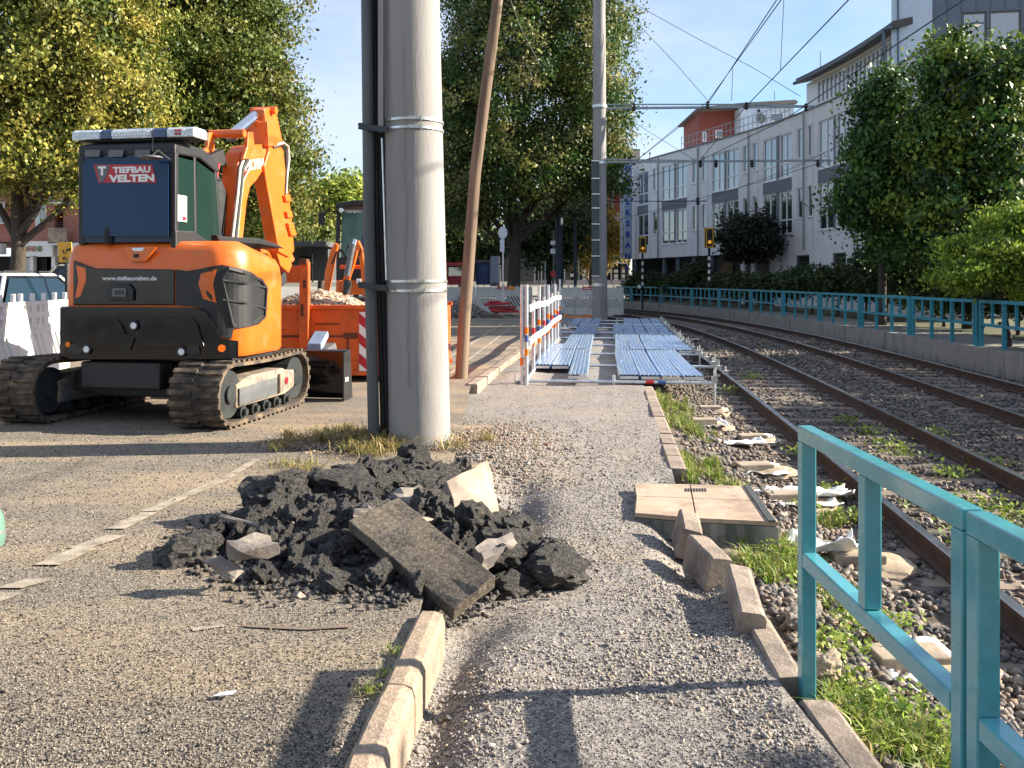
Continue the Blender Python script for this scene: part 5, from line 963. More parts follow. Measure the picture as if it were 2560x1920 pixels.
# ---------------- second machine: wheel loader ----------------
YL=17.5; L_=lambda x,y,dy=0: at(x,y,YL)+Vector((0,dy,0))
ld=thing('wheel_loader','orange wheel loader facing the camera behind the skip, half hidden by the dark ducts','wheel loader',(L_(870,900).x,YL+1,.12))
def lp(name,pts,d,mat=m_org,dy=0,bev=.015): b=MB(); b.prism([L_(x,y,dy) for x,y in pts],(0,d,0)); return b.build(name,mat,ld,world=True,bev=bev)
for pts in ([(812,640),(822,640),(826,525),(816,510)],[(1000,640),(1010,640),(1005,515),(996,515)]): lp('cab_pillar',pts,.08,m_bpl,1.0); lp('cab_pillar',pts,.08,m_bpl,2.2)
lp('cab_roof',[(814,512),(822,497),(870,490),(960,490),(1000,498),(1008,512),(960,506),(870,506)],1.5,m_bpl,.85,.03)
lp('windscreen',[(826,640),(996,640),(996,512),(830,512)],.01,glass('loader_glass',(.05,.13,.11),.05),1.05); lp('cab_floor',[(815,700),(1005,700),(1005,640),(815,640)],1.3,m_bpl,1.0)
lp('seat',[(880,640),(920,640),(918,582),(900,575),(884,582)],.1,M('seat_blue',(.01,.04,.16),.7),1.0); lp('body',[(805,740),(1015,740),(1015,640),(980,655),(840,655),(808,690)],2.2,m_org,1.3,.03)
lp('cross_beam',[(842,662),(925,662),(925,672),(842,672)],.25,m_org,.3); lp('lift_arm',[(806,745),(818,745),(838,640),(846,612),(836,606),(824,630),(812,680)],.14,m_org,0,.02); lp('lift_arm',[(908,745),(920,745),(915,680),(905,620),(896,600),(890,608),(900,660)],.14,m_org,0,.02)
lp('lift_arm',[(848,742),(852,700),(872,640),(886,602),(894,606),(884,650),(868,705),(866,742)],.12,m_org,.2,.02)
for a,c,r,mm in (((868,690),(884,610),.06,m_gry),((884,615),(890,598),.04,m_chr),((872,700),(866,735),.08,m_dark),((850,700),(852,742),.05,m_sk),((858,705),(860,742),.04,m_org)):
    b=MB(); b.tube(L_(*a,-.05),L_(*c,-.05),r,12); b.build('cylinder',mm,ld,world=True,smooth=True)
for pts in ([(845,640),(850,610),(862,640),(870,612),(880,640)],[(830,660),(842,632),(856,628),(868,650)],[(896,640),(904,622),(915,640)]): b=MB(); b.path([L_(x,y,-.02) for x,y in pts],.016,6); b.build('hydraulic_hose',m_blk,ld,world=True)
lp('bucket',[(830,742),(1010,742),(1020,775),(820,775)],.6,m_dark,-.6,.02)
for x in (826,1000): b=MB(); c=L_(x,760,1.5); c.z=.62; b.lathe(c,[(.3,-.2),(.5,-.18),(.5,.18),(.3,.2)],24,'x'); b.build('wheel',m_blk,ld,world=True,smooth=True)
lp('mirror',[(773,522),(788,522),(790,556),(774,556)],.06,m_blk,.8); b=MB(); b.path([L_(782,522,.8),L_(800,519,.9),L_(818,520,1.0)],.015,6); b.build('mirror_arm',m_bpl,ld,world=True)
b=MB(); c=L_(833,517,.8); b.tube(c,c+Vector((0,.08,0)),.045,14); b.build('work_lamp',m_lens,ld,world=True)
text('lettering','TIEFBAU',m_wht,ld,L_(836,522,1.03)-Vector(ld.location),.085,(math.pi/2,0,0),.002,1.15,.002)
lp('number_plate',[(893,697),(905,697),(905,709),(893,709)],.02,m_wht,-.1)
# ---------------- white curved building ----------------
FAC=Curve(smooth_curve([(15.75,30),(15.7,36.2),(15.75,38.9),(15.35,44.6),(14.3,50.3),(11.3,59.6),(9.1,66.7)],160))
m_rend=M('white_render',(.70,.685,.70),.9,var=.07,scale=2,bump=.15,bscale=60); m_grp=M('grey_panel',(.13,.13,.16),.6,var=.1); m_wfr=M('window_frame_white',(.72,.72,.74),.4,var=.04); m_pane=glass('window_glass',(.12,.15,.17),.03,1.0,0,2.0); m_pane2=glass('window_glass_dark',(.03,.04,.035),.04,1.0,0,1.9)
m_zinc=M('zinc_cladding',(.10,.125,.16),.5,metal=.3,var=.12,scale=2); m_roof=M('roof_edge',(.07,.06,.06),.7,var=.2); m_blue=M('blue_steel',(.04,.1,.3),.45,var=.1)
bd=thing('white_building','long white rendered building curving along the tracks, with paired windows and grey panels','building',tuple(FAC.pt(FAC.L/2)))
BL=Vector(bd.location); sx=lambda c: float(FAC.s_at_px(1500+c/2.074))
ZT,ZS=10.33,3.17
big=[(195,250),(320,385),(393,450),(580,645),(655,718),(845,915),(930,995),(1130,1212),(1222,1292)]; small=[(273,297),(478,500),(527,548),(740,765),(790,815),(1020,1048),(1073,1100),(1335,1365)]
ops=[]; wins=[]
for a,c in big:
    s0,s1=sorted((sx(a),sx(c)))
    for z0,z1 in ((7.15,9.55),(4.1,6.42)): ops.append((s0,s1,z0,z1)); wins.append((s0,s1,z0,z1,1))
for a,c in small:
    s0,s1=sorted((sx(a),sx(c)))
    for z0,z1 in ((7.95,9.55),(4.85,6.45)): ops.append((s0,s1,z0,z1)); wins.append((s0,s1,z0,z1,0))
for a,c in ((1015,1085),(1205,1275),(1310,1365)):
    s0,s1=sorted((sx(a),sx(c))); ops.append((s0,s1,1.2,2.9)); wins.append((s0,s1,1.2,2.9,2))
sG=sx(905)                                        # ground floor is open (arcade) beyond this point
wallmesh(FAC,0,FAC.L,ZS,ZT,[o for o in ops if o[2]>3],.2,-1).build('facade_wall',m_rend,bd,world=True,fixn=False)
wallmesh(FAC,0,sG,.1,ZS,[o for o in ops if o[2]<3],.2,-1).build('ground_floor_wall',m_rend,bd,world=True,fixn=False)
def fbox(b,s0,s1,z0,z1,o0,o1):
    P=[FAC.pt(s0,-o0),FAC.pt(s1,-o0),FAC.pt(s1,-o1),FAC.pt(s0,-o1)]; b.prism([p+Vector((0,0,z0)) for p in P],(0,0,z1-z0)); return b
for s0,s1,z0,z1,k in wins:
    b=MB(); w=.07*(1 if k!=0 else .8)
    fbox(b,s0,s0+w,z0,z1,-.06,-.13); fbox(b,s1-w,s1,z0,z1,-.06,-.13); fbox(b,s0+w,s1-w,z0,z0+w,-.06,-.13); fbox(b,s0+w,s1-w,z1-w,z1,-.06,-.13)
    if k==1:
        zt=z0+(z1-z0)*.33; m=(s0+s1)/2; fbox(b,m-.04,m+.04,z0+w,z1-w,-.055,-.13); fbox(b,s0+w,m-.04,zt-.04,zt+.04,-.06,-.13); fbox(b,m+.04,s1-w,zt-.04,zt+.04,-.06,-.13)
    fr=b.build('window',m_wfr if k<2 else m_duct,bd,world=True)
    g=MB(); fbox(g,s0+.02,s1-.02,z0+.02,z1-.02,-.10,-.115); g.build('pane',m_pane if z0>7 else m_pane2,fr,world=True)  # upper panes paler, lower darker: sky and tree reflections put into the colour
    if k<2: g=MB(); fbox(g,s0-.04,s1+.04,z0-.05,z0-.003,.05,-.06); g.build('sill',m_wfr,bd,world=True)
g=[(195,250),(320,450),(580,718),(845,995),(1130,1292)]
for a,c in g:
    s0,s1=sorted((sx(a),sx(c))); b=MB(); fbox(b,s0+.02,s1-.02,6.45,7.08,.02,-.02); b.build('spandrel_panel',m_grp,bd,world=True)
for a,c in ((385,393),(645,655),(915,930),(1212,1222)):
    s0,s1=sorted((sx(a),sx(c)))
    for z0,z1 in ((7.12,9.57),(4.08,6.44)): b=MB(); fbox(b,s0+.01,s1-.01,z0,z1,.02,-.02); b.build('mullion_panel',m_grp,bd,world=True)
b=MB()
for k in range(40): s0=FAC.L*k/40; s1=FAC.L*(k+1)/40; fbox(b,s0,s1,ZT+.002,ZT+.07,.08,-.35)
b.build('parapet_cap',m_zinc,bd,world=True)
for c_ in (305,512,775,1062,1330):
    b=MB(); p=FAC.pt(sx(c_),-.09); b.tube(p+UP*ZS,p+UP*(ZT-.1),.05,8); b.build('rain_pipe',m_arm,bd,world=True,smooth=True)
for c_ in (262,560,820,1105):
    b=MB(); s_=sx(c_); fbox(b,s_-.012,s_+.012,ZS,ZT,.006,-.01); b.build('expansion_joint',m_grp,bd,world=True)
# soffit, arcade back wall and columns
b=MB()
for k in range(30): s0=sG+(FAC.L-sG)*k/30; s1=sG+(FAC.L-sG)*(k+1)/30; b.add([FAC.pt(s0,0)+UP*ZS,FAC.pt(s1,0)+UP*ZS,FAC.pt(s1,4)+UP*ZS,FAC.pt(s0,4)+UP*ZS],[(0,1,2,3)]); b.add([FAC.pt(s0,3.5),FAC.pt(s1,3.5),FAC.pt(s1,3.5)+UP*ZS,FAC.pt(s0,3.5)+UP*ZS],[(0,1,2,3)])
b.add([FAC.pt(FAC.L,0),FAC.pt(FAC.L,10),FAC.pt(FAC.L,10)+UP*ZT,FAC.pt(FAC.L,0)+UP*ZT],[(0,1,2,3)]); b.build('arcade',m_grp,bd,world=True,fixn=False)
for x in (167,315,385,470,560,720,770,905):
    b=MB(); p=FAC.pt(sx(x),.35); b.tube(p+UP*.1,p+UP*ZS,.19,14); b.build('column',m_zinc if x<600 else m_rend,bd,world=True,smooth=True)
for x0,x1 in ((410,465),(255,300),(640,700)): s0,s1=sorted((sx(x0),sx(x1))); b=MB(); fbox(b,s0,s1,.3,2.9,-3.3,-3.4); b.build('shop_front',m_pale if x0==410 else m_wfr,bd,world=True)
# set back top floor with eave
s0=sx(1512); s1=sx(1075)
o2=[]; x=1120
lo,hi=min(s0,s1),max(s0,s1); nW=20
for k in range(nW): a=lo+.12+(hi-lo-.2)*k/nW; o2.append((a,a+(hi-lo)/nW*.72,10.7,11.75))
PF=FAC.offset(.45) ; w2=MB()
wallmesh(PF,lo,hi+1,10.35,11.95,o2,.1,-1).build('top_floor_wall',m_wfr,bd,world=True,fixn=False)
for a,c,z0,z1 in o2:
    P=[PF.pt(a,.06),PF.pt(c,.06)]; b=MB(); b.prism([P[0]+UP*z0,P[1]+UP*z0,P[1]+UP*z1,P[0]+UP*z1],FAC.dir(a).cross(UP)*.02); b.build('top_window_pane',m_pane,bd,world=True)
b=MB()
for k in range(24):
    a=lo-.3+(hi+1.5-lo)*k/24; c=lo-.3+(hi+1.5-lo)*(k+1)/24
    b.prism([PF.pt(a,-.5)+UP*11.95,PF.pt(a,6)+UP*13.4,PF.pt(a,6)+UP*13.7,PF.pt(a,-.5)+UP*12.25],PF.pt(c,-.5)-PF.pt(a,-.5))
b.build('eave_roof',m_roof,bd,world=True,fixn=False)
b=MB(); b.path([PF.pt(lo-.3+(hi+1.5-lo)*k/24,-.6)+UP*12.0 for k in range(25)],.09,8); b.build('gutter',m_zinc,bd,world=True,smooth=True)
b=MB(); p=FAC.pt(sx(1505),-.3); b.path([p+UP*12.0,p+UP*11.6+Vector((0,-.1,-.2)),p+UP*9.9],.07,8); b.build('downpipe',m_zinc,bd,world=True,smooth=True)
# roof railing
sr=np.linspace(sx(960),sx(405),26); b=MB()
for k in range(25):
    for z in (ZT+.95,ZT+.5): b.beam(FAC.pt(sr[k],.25)+UP*z,FAC.pt(sr[k+1],.25)+UP*z,.035,.035)
b.build('roof_railing',m_arm,bd,world=True)
for k in range(26): b=MB(); p=FAC.pt(sr[k],.25); b.beam(p+UP*ZT,p+UP*(ZT+.95),.035,.035,(0,1,0)); b.build('railing_post',m_arm,bd,world=True)
# rooftop blocks
m_red=M('red_block',(.26,.07,.055),.9,var=.1); m_lblue=M('pale_blue_render',(.5,.57,.66),.9,var=.05); m_flat=M('flat_roof',(.2,.17,.15),.8)
def rb(name,x0,x1,y0,y1,Y,d,mat): a=at(x0,y1,Y); c=at(x1,y0,Y); b=MB(); b.bb(a.x,c.x,Y,Y+d,ZT-1,c.z); return b.build(name,mat,bd,world=True)
rb('roof_block',1747,1852,270,360,68,6,m_red); rb('roof_block',1853,1985,266,330,66,6,m_lblue)
a=at(1744,266,67.5); c=at(1990,250,65); b=MB(); b.prism([at(1744,268,66.5),at(1852,257,66.5),at(1990,249,65),at(1996,256,65),at(1852,266,66.5),at(1745,273,66.5)],(0,8,0)); b.build('roof_slab',m_flat,bd,world=True)
def rwin(x0,x1,y0,y1,Y): a=at(x0,y1,Y); c=at(x1,y0,Y); b=MB(); b.bb(a.x,c.x,Y-.06,Y-.01,a.z,c.z); f_=b.build('window',m_wfr,bd,world=True); b=MB(); b.bb(a.x+.1,c.x-.1,Y-.08,Y-.062,a.z+.1,c.z-.1); b.build('pane',m_pane2,f_,world=True)
rwin(1756,1766,330,355,68); rwin(1788,1806,325,345,68); rwin(1925,1960,282,305,66)
b=MB(); c=at(1903,296,65.9); b.lathe(c,[(.05,-.1),(.35,-.03),(.36,0)],14,'y'); b.build('satellite_dish',m_gry,bd,world=True); b=MB(); c=at(1897,277,65.9); b.lathe(c,[(.12,-.05),(.12,0)],10,'y'); b.build('wall_lamp',m_blk,bd,world=True)
for x,y0,y1 in ((2051,128,190),(1936,228,250),(1624,380,395)): b=MB(); b.beam(at(x,y1,55),at(x,y0,55),.04,.04,(0,1,0)); b.build('aerial',m_arm,bd,world=True)
b=MB(); b.beam(at(2032,188,55),at(2058,187,55),.04,.04); b.build('aerial',m_arm,bd,world=True)
# wing with zinc corner, turned towards the camera
WG=Curve([tuple(FAC.P[np.argmin(abs(FAC.d-sx(1512)))]),(17.15,35.9),(22.5,35.0),(29,33.5)])
w0=0; wz=WG.d[1]
wi=[(wz+1.15,wz+2.05,10.75,12.45),(wz+2.15,wz+3.35,10.75,12.45)]
wallmesh(WG,0,WG.L,.1,10.5,[(wz+.8,wz+1.9,7.2,9.3),(wz+2.6,wz+3.8,7.2,9.3),(wz+.8,wz+1.9,4.1,6.2),(wz+2.6,wz+3.8,4.1,6.2)],.2,1).build('wing_wall',m_rend,bd,world=True,fixn=False)
for a,c,z0,z1 in ((wz+.8,wz+1.9,7.2,9.3),(wz+2.6,wz+3.8,7.2,9.3),(wz+.8,wz+1.9,4.1,6.2),(wz+2.6,wz+3.8,4.1,6.2)):
    b=MB(); q=WG.pt(a,-.12); r_=WG.pt(c,-.12); b.prism([q+UP*z0,r_+UP*z0,r_+UP*z1,q+UP*z1],(0,.05,0)); f_=b.build('window',m_wfr,bd,world=True)
    for e in (0,1): qa=q.lerp(r_,.06+e*.47); qb=q.lerp(r_,.47+e*.47); b=MB(); b.prism([p+Vector((0,-.02,z)) for p,z in ((qa,z0+.1),(qb,z0+.1),(qb,z1-.1),(qa,z1-.1))],(0,.015,0)); b.build('pane',m_pane2,f_,world=True)
wallmesh(WG,0,wz,10.5,13.35,[],.2,1).build('upper_wall',m_lblue,bd,world=True,fixn=False)
b=MB(); b.beam(WG.pt(0,.1)+UP*10.5,WG.pt(wz,.1)+UP*10.5,.2,.12); b.beam(WG.pt(wz,.1)+UP*10.45,WG.pt(WG.L,.1)+UP*10.45,.2,.12); b.build('string_course',m_rend,bd,world=True)
wallmesh(WG,wz,WG.L,10.4,14.6,wi,.12,1).build('zinc_wall',m_zinc,bd,world=True,fixn=False)
for a,c,z0,z1 in wi:
    b=MB(); q=WG.pt(a,-.08); r_=WG.pt(c,-.08); b.prism([q+UP*z0,r_+UP*z0,r_+UP*z1,q+UP*z1],(0,.05,0)); f_=b.build('window',m_gry,bd,world=True); qa=q.lerp(r_,.07); qb=q.lerp(r_,.93); b=MB(); b.prism([p+Vector((0,-.02,z)) for p,z in ((qa,z0+.08),(qb,z0+.08),(qb,z1-.08),(qa,z1-.08))],(0,.015,0)); b.build('pane',m_pane,f_,world=True)
for k in range(22):
    s=wz+.02+k*.55
    if s<WG.L: b=MB(); b.beam(WG.pt(s,.015)+UP*(10.5 if not any(a<s<c for a,c,_,_ in wi) else 12.5),WG.pt(s,.015)+UP*14.6,.03,.03,(0,1,0)); b.build('standing_seam',m_zinc,bd,world=True)
b=MB(); b.prism([FAC.pt(0,0)+UP*.1+Vector((.5,6.5,0)),Vector((29,34,.1)),Vector((29,60,.1)),Vector((18,60,.1))],(0,0,10)); b.build('rear_block',m_rend,bd,world=True)
b=MB(); p=WG.pt(.25,.05); b.beam(p+UP*10.5,p+UP*13.2,.05,.05,(0,1,0)); b.build('corner_trim',m_zinc,bd,world=True)
# Volksbank signs
m_sgb=M('sign_blue_grey',(.30,.38,.5),.4,var=.05); m_sgt=M('sign_lettering_blue',(.01,.03,.32),.4); m_sgw=M('sign_white',(.62,.64,.7),.4,var=.05)
Yv=66; vs=thing('bank_sign','tall blue vertical bank sign fixed to the end corner of the white building','sign',at(1568,650,Yv))
a=at(1560,648,Yv); c=at(1579,412,Yv); b=MB(); b.bb(a.x,c.x,Yv-.3,Yv,a.z,c.z); b.build('sign_board',m_sgb,vs,world=True,bev=.03)
for k,chh in enumerate('VOLKSBANK'):
    y=(950+k*66)/2.074-2 ; p=at(1569.5,(920+k*56.5)/2.074+4,Yv-.33); text('letter',chh,m_sgt,vs,p-Vector(vs.location)+Vector((0,0,-.25)),.58,(math.pi/2,0,0),.03,1,.018,'CENTER')
p=at(1569,424,Yv-.33); b=MB()
for q in (0,1): z=.0+q*.24; b.beam(p+Vector((-.26,0,z+.1)),p+Vector((0,0,z-.08)),.03,.09,(0,0,1)); b.beam(p+Vector((0,0,z-.08)),p+Vector((.26,0,z+.1)),.03,.09,(0,0,1))
b.build('emblem',m_sgt,vs,world=True)
v2=thing('bank_sign','pale reverse side of the vertical bank sign, left of the blue one','sign',at(1555,650,Yv+1)); a=at(1551,646,Yv+1); c=at(1558,430,Yv+1); b=MB(); b.bb(a.x,c.x,Yv+.9,Yv+1.2,a.z,c.z); b.build('sign_board',m_sgw,v2,world=True)
for k,chh in enumerate('VOLKSBANK'): p=at(1554.5,(1010+k*44)/2.074+4,Yv+.87); text('letter',chh,m_sgb,v2,p-Vector(v2.location),.42,(math.pi/2,0,0),.02,.45,.01,'CENTER')
# ---------------- far white house with red shutters and shop ----------------
Yf=78; fh=thing('town_house','pale town house with red shutters above a green shop front','building',at(1540,700,Yf)); m_hs=M('house_render',(.42,.42,.44),.9,var=.08); m_grn=M('green_fascia',(.01,.09,.05),.5); m_shop=glass('shop_glass',(.05,.06,.055),.08); m_shut=M('red_shutter',(.3,.01,.02),.5); m_tile=M('dark_tiles',(.07,.06,.06),.8,bump=.4,bscale=8)
def fb(name,x0,x1,y0,y1,d0,d1,mat,par=fh,Y=Yf,world=True): a=at(x0,y1,Y); c=at(x1,y0,Y); b=MB(); b.bb(a.x,c.x,Y+d0,Y+d1,a.z,c.z); return b.build(name,mat,par,world=True)
fb('wall',1300,1600,470,640,0,8,m_hs); fb('upper_wall',1500,1600,400,470,.5,8,m_hs); b=MB(); b.prism([at(1500,400,Yf-.3),at(1600,400,Yf-.3),at(1600,372,Yf+3),at(1520,372,Yf+3)],(0,4,0)); b.build('roof',m_tile,fh,world=True)
for x0,x1,y0,y1 in ((1515,1550,415,448),(1520,1532,492,530),(1538,1551,565,585)): f_=fb('window',x0,x1,y0,y1,-.05,0,m_wfr); fb('pane',x0+2,x1-2,y0+2,y1-2,-.08,-.05,m_pane2,f_)
for x0,x1,y0,y1 in ((1510,1524,488,506),(1534,1552,490,531),(1511,1524,563,568),(1534,1552,562,569)): fb('shutter',x0,x1,y0,y1,-.15,-.08,m_shut)
fb('balcony',1500,1553,470,484,-.8,0,m_wfr); fb('balcony',1537,1556,582,590,-.6,0,m_wfr)
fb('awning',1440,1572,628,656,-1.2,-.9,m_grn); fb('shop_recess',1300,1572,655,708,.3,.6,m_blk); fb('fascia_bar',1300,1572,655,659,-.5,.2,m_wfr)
for k,x in enumerate((1310,1345,1380,1410,1440,1470,1500,1527,1552,1571)): fb('shop_mullion',x,x+2.2,658,708,-.1,.1,m_wfr if k%2 else m_duct)
for x in (1312,1347,1382,1412,1442,1472,1502,1529,1554): fb('shop_window',x+.5,x+16 if x!=1312 else x+30,660,700,.0,.05,m_shop)
for x,ys_ in ((1456,(673,684,695)),(1519,(674,)),(1535,(674,686,696)),(1552,(674,686,697)),(1426,(684,))):
    for y in ys_: fb('poster',x,x+10,y,y+8,-.06,-.02,m_wfr)
fb('plinth',1300,1572,700,712,-.1,.3,m_hs); fb('letter_box',1564,1573,690,706,-1.4,-1.0,m_wfr)
# far pavilion roof and low buildings behind the excavator
pv=thing('pavilion','low flat-roofed dark building behind the skip and the loader','building',at(720,700,48)); fb('roof_slab',560,830,606,618,-1.5,8,m_gry,pv,48); fb('wall',580,820,618,702,0,6,m_duct,pv,48)
for x in (600,640,690,740,790): fb('post',x,x+4,618,702,-1.3,-1.15,m_dark,pv,48)
for x in (605,645,695,745): fb('window',x+3,x+33,640,690,-.05,.02,m_pane2,pv,48)
p2=thing('kiosk','dark low market building behind the barriers between mast and wooden pole','building',at(1150,700,70)); fb('wall',1100,1250,600,704,0,5,m_duct,p2,70); fb('roof_slab',1095,1255,592,600,-1,6,m_dark,p2,70)
for x in (1110,1150,1190,1225): fb('window',x,x+24,640,690,-.06,0,m_pane2,p2,70)
bbk=thing('grey_building','dark building backdrop under the linden with a lit shop window','building',at(1300,700,76)); fb('wall',1200,1340,590,704,0,5,m_duct,bbk,76)
for x in (1335,1352,1372): fb('door_frame',x,x+3,660,706,-.4,-.2,m_wfr,bbk,74)
fb('door_lintel',1330,1375,657,661,-.4,-.2,m_wfr,bbk,74)
# ---------------- brick building left ----------------
Yb=40; m_brk=M('red_brick',(.42,.14,.09),.9,var=.12,scale=12,bump=.3,bscale=30); t_=m_brk.node_tree; bt=t_.nodes.new('ShaderNodeTexBrick'); bt.inputs['Scale'].default_value=4; bt.inputs['Color1'].default_value=(.46,.155,.1,1); bt.inputs['Color2'].default_value=(.33,.11,.075,1); bt.inputs['Mortar'].default_value=(.4,.28,.22,1)
tcn=t_.nodes.new('ShaderNodeTexCoord'); mpn=t_.nodes.new('ShaderNodeMapping'); mpn.inputs['Rotation'].default_value=(math.pi/2,0,0); t_.links.new(tcn.outputs['Object'],mpn.inputs[0]); t_.links.new(mpn.outputs[0],bt.inputs[0]); t_.links.new(bt.outputs[0],t_.nodes['Principled BSDF'].inputs['Base Color'])
br=thing('brick_building','red brick apartment building with a white shop fascia behind the left tree','building',at(60,700,Yb)); kf=lambda x,y:(x/6.912,560+y/6.912)
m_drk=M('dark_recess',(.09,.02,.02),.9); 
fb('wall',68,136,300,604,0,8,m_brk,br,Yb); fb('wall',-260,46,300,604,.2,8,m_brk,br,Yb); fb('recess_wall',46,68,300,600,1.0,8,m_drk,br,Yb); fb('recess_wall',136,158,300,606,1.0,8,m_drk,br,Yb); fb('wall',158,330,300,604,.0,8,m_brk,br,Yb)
for x0,x1,y0,y1 in ((90,117,515,567),(90,117,400,450),(-5,12,505,560),(-60,-30,505,560),(200,230,515,567),(-120,-90,505,560)): f_=fb('window',x0,x1,y0,y1,-.06,.02,m_wfr,br,Yb); fb('pane',x0+3,(x0+x1)/2-1,y0+3,y1-4,-.09,-.06,m_pane,f_,Yb); fb('pane',(x0+x1)/2+1,x1-3,y0+3,y1-4,-.09,-.06,m_pane2,f_,Yb)
for y in (572,470): 
    fb('balcony',140,185,y,y+38,-.7,-.6,m_pale,br,Yb); fb('balcony_floor',138,186,y+36,y+42,-.7,.9,m_wfr,br,Yb)
    for k in range(3): fb('balcony_rail',140,185,y-14+k*5,y-12.6+k*5,-.7,-.66,m_dark,br,Yb)
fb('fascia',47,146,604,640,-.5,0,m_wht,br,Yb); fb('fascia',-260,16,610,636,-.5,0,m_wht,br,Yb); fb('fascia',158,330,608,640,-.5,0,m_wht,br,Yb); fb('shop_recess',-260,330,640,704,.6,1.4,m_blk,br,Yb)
for x in (83,137,-20,-80,190,250): fb('column',x,x+9,640,704,-.3,0,m_wht,br,Yb)
for x in (50,95,105,-60,150,205): fb('shop_window',x,x+27,644,698,.4,.5,m_pane2,br,Yb)
xc=0; m_t1=M('lettering_pink',(.6,.2,.2),.5); m_t2=M('lettering_green',(.2,.4,.15),.5); m_t3=M('lettering_brown',(.35,.22,.1),.5)
for s_,x,mm in (('Y',50.5,m_t1),('&',61.5,m_t3),('F',68.5,m_t3),('R',73.5,m_t1),('I',79.5,m_t3),('E',82.5,m_t1),('N',87.5,m_t2),('D',93.5,m_t2),('S',98,m_t3)): text('letter',s_,mm,br,at(x,628,Yb-.53)-Vector(br.location),.33,(math.pi/2,0,0),.01,.85,.004)
fb('roof',-265,335,288,300,-.4,8,m_tile,br,Yb)
# detour sign
ds=thing('detour_sign','yellow detour sign with U and a turning arrow beside the excavator cab','traffic sign',(at(162,700,18).x,18,.12)); m_ysg=M('yellow_sign',(.55,.30,.02),.5,var=.12)
a=at(143,656,18); c=at(180,606,18); b=MB(); b.prism([at(143,606,18),at(178,605,18),at(181,655,18),at(147,656,18)],(0,.03,0)); b.build('sign_plate',m_ysg,ds,world=True,bev=.005); b=MB(); b.beam((at(165,700,18).x,18.06,.12),at(165,602,18.06),.05,.05,(0,1,0)); b.build('post',m_dark,ds,world=True)
text('lettering','U',m_blk,ds,at(156.5,634,17.99)-Vector(ds.location),.12,(math.pi/2,0,0),.004,1,.002); b=MB(); b.path([at(167,654,17.985),at(167,648,17.985),at(163,644,17.985),at(158,645,17.985)],.012,6); b.prism([at(155,646,17.985),at(161,641,17.985),at(161,651,17.985)],(0,-.005,0)); b.build('arrow',m_blk,ds,world=True)
b=MB(); b.prism([at(167,622,17.99),at(177,620,17.99),at(178,626,17.99),at(168,627,17.99)],(0,-.005,0)); b.build('crossed_text',m_blk,ds,world=True)
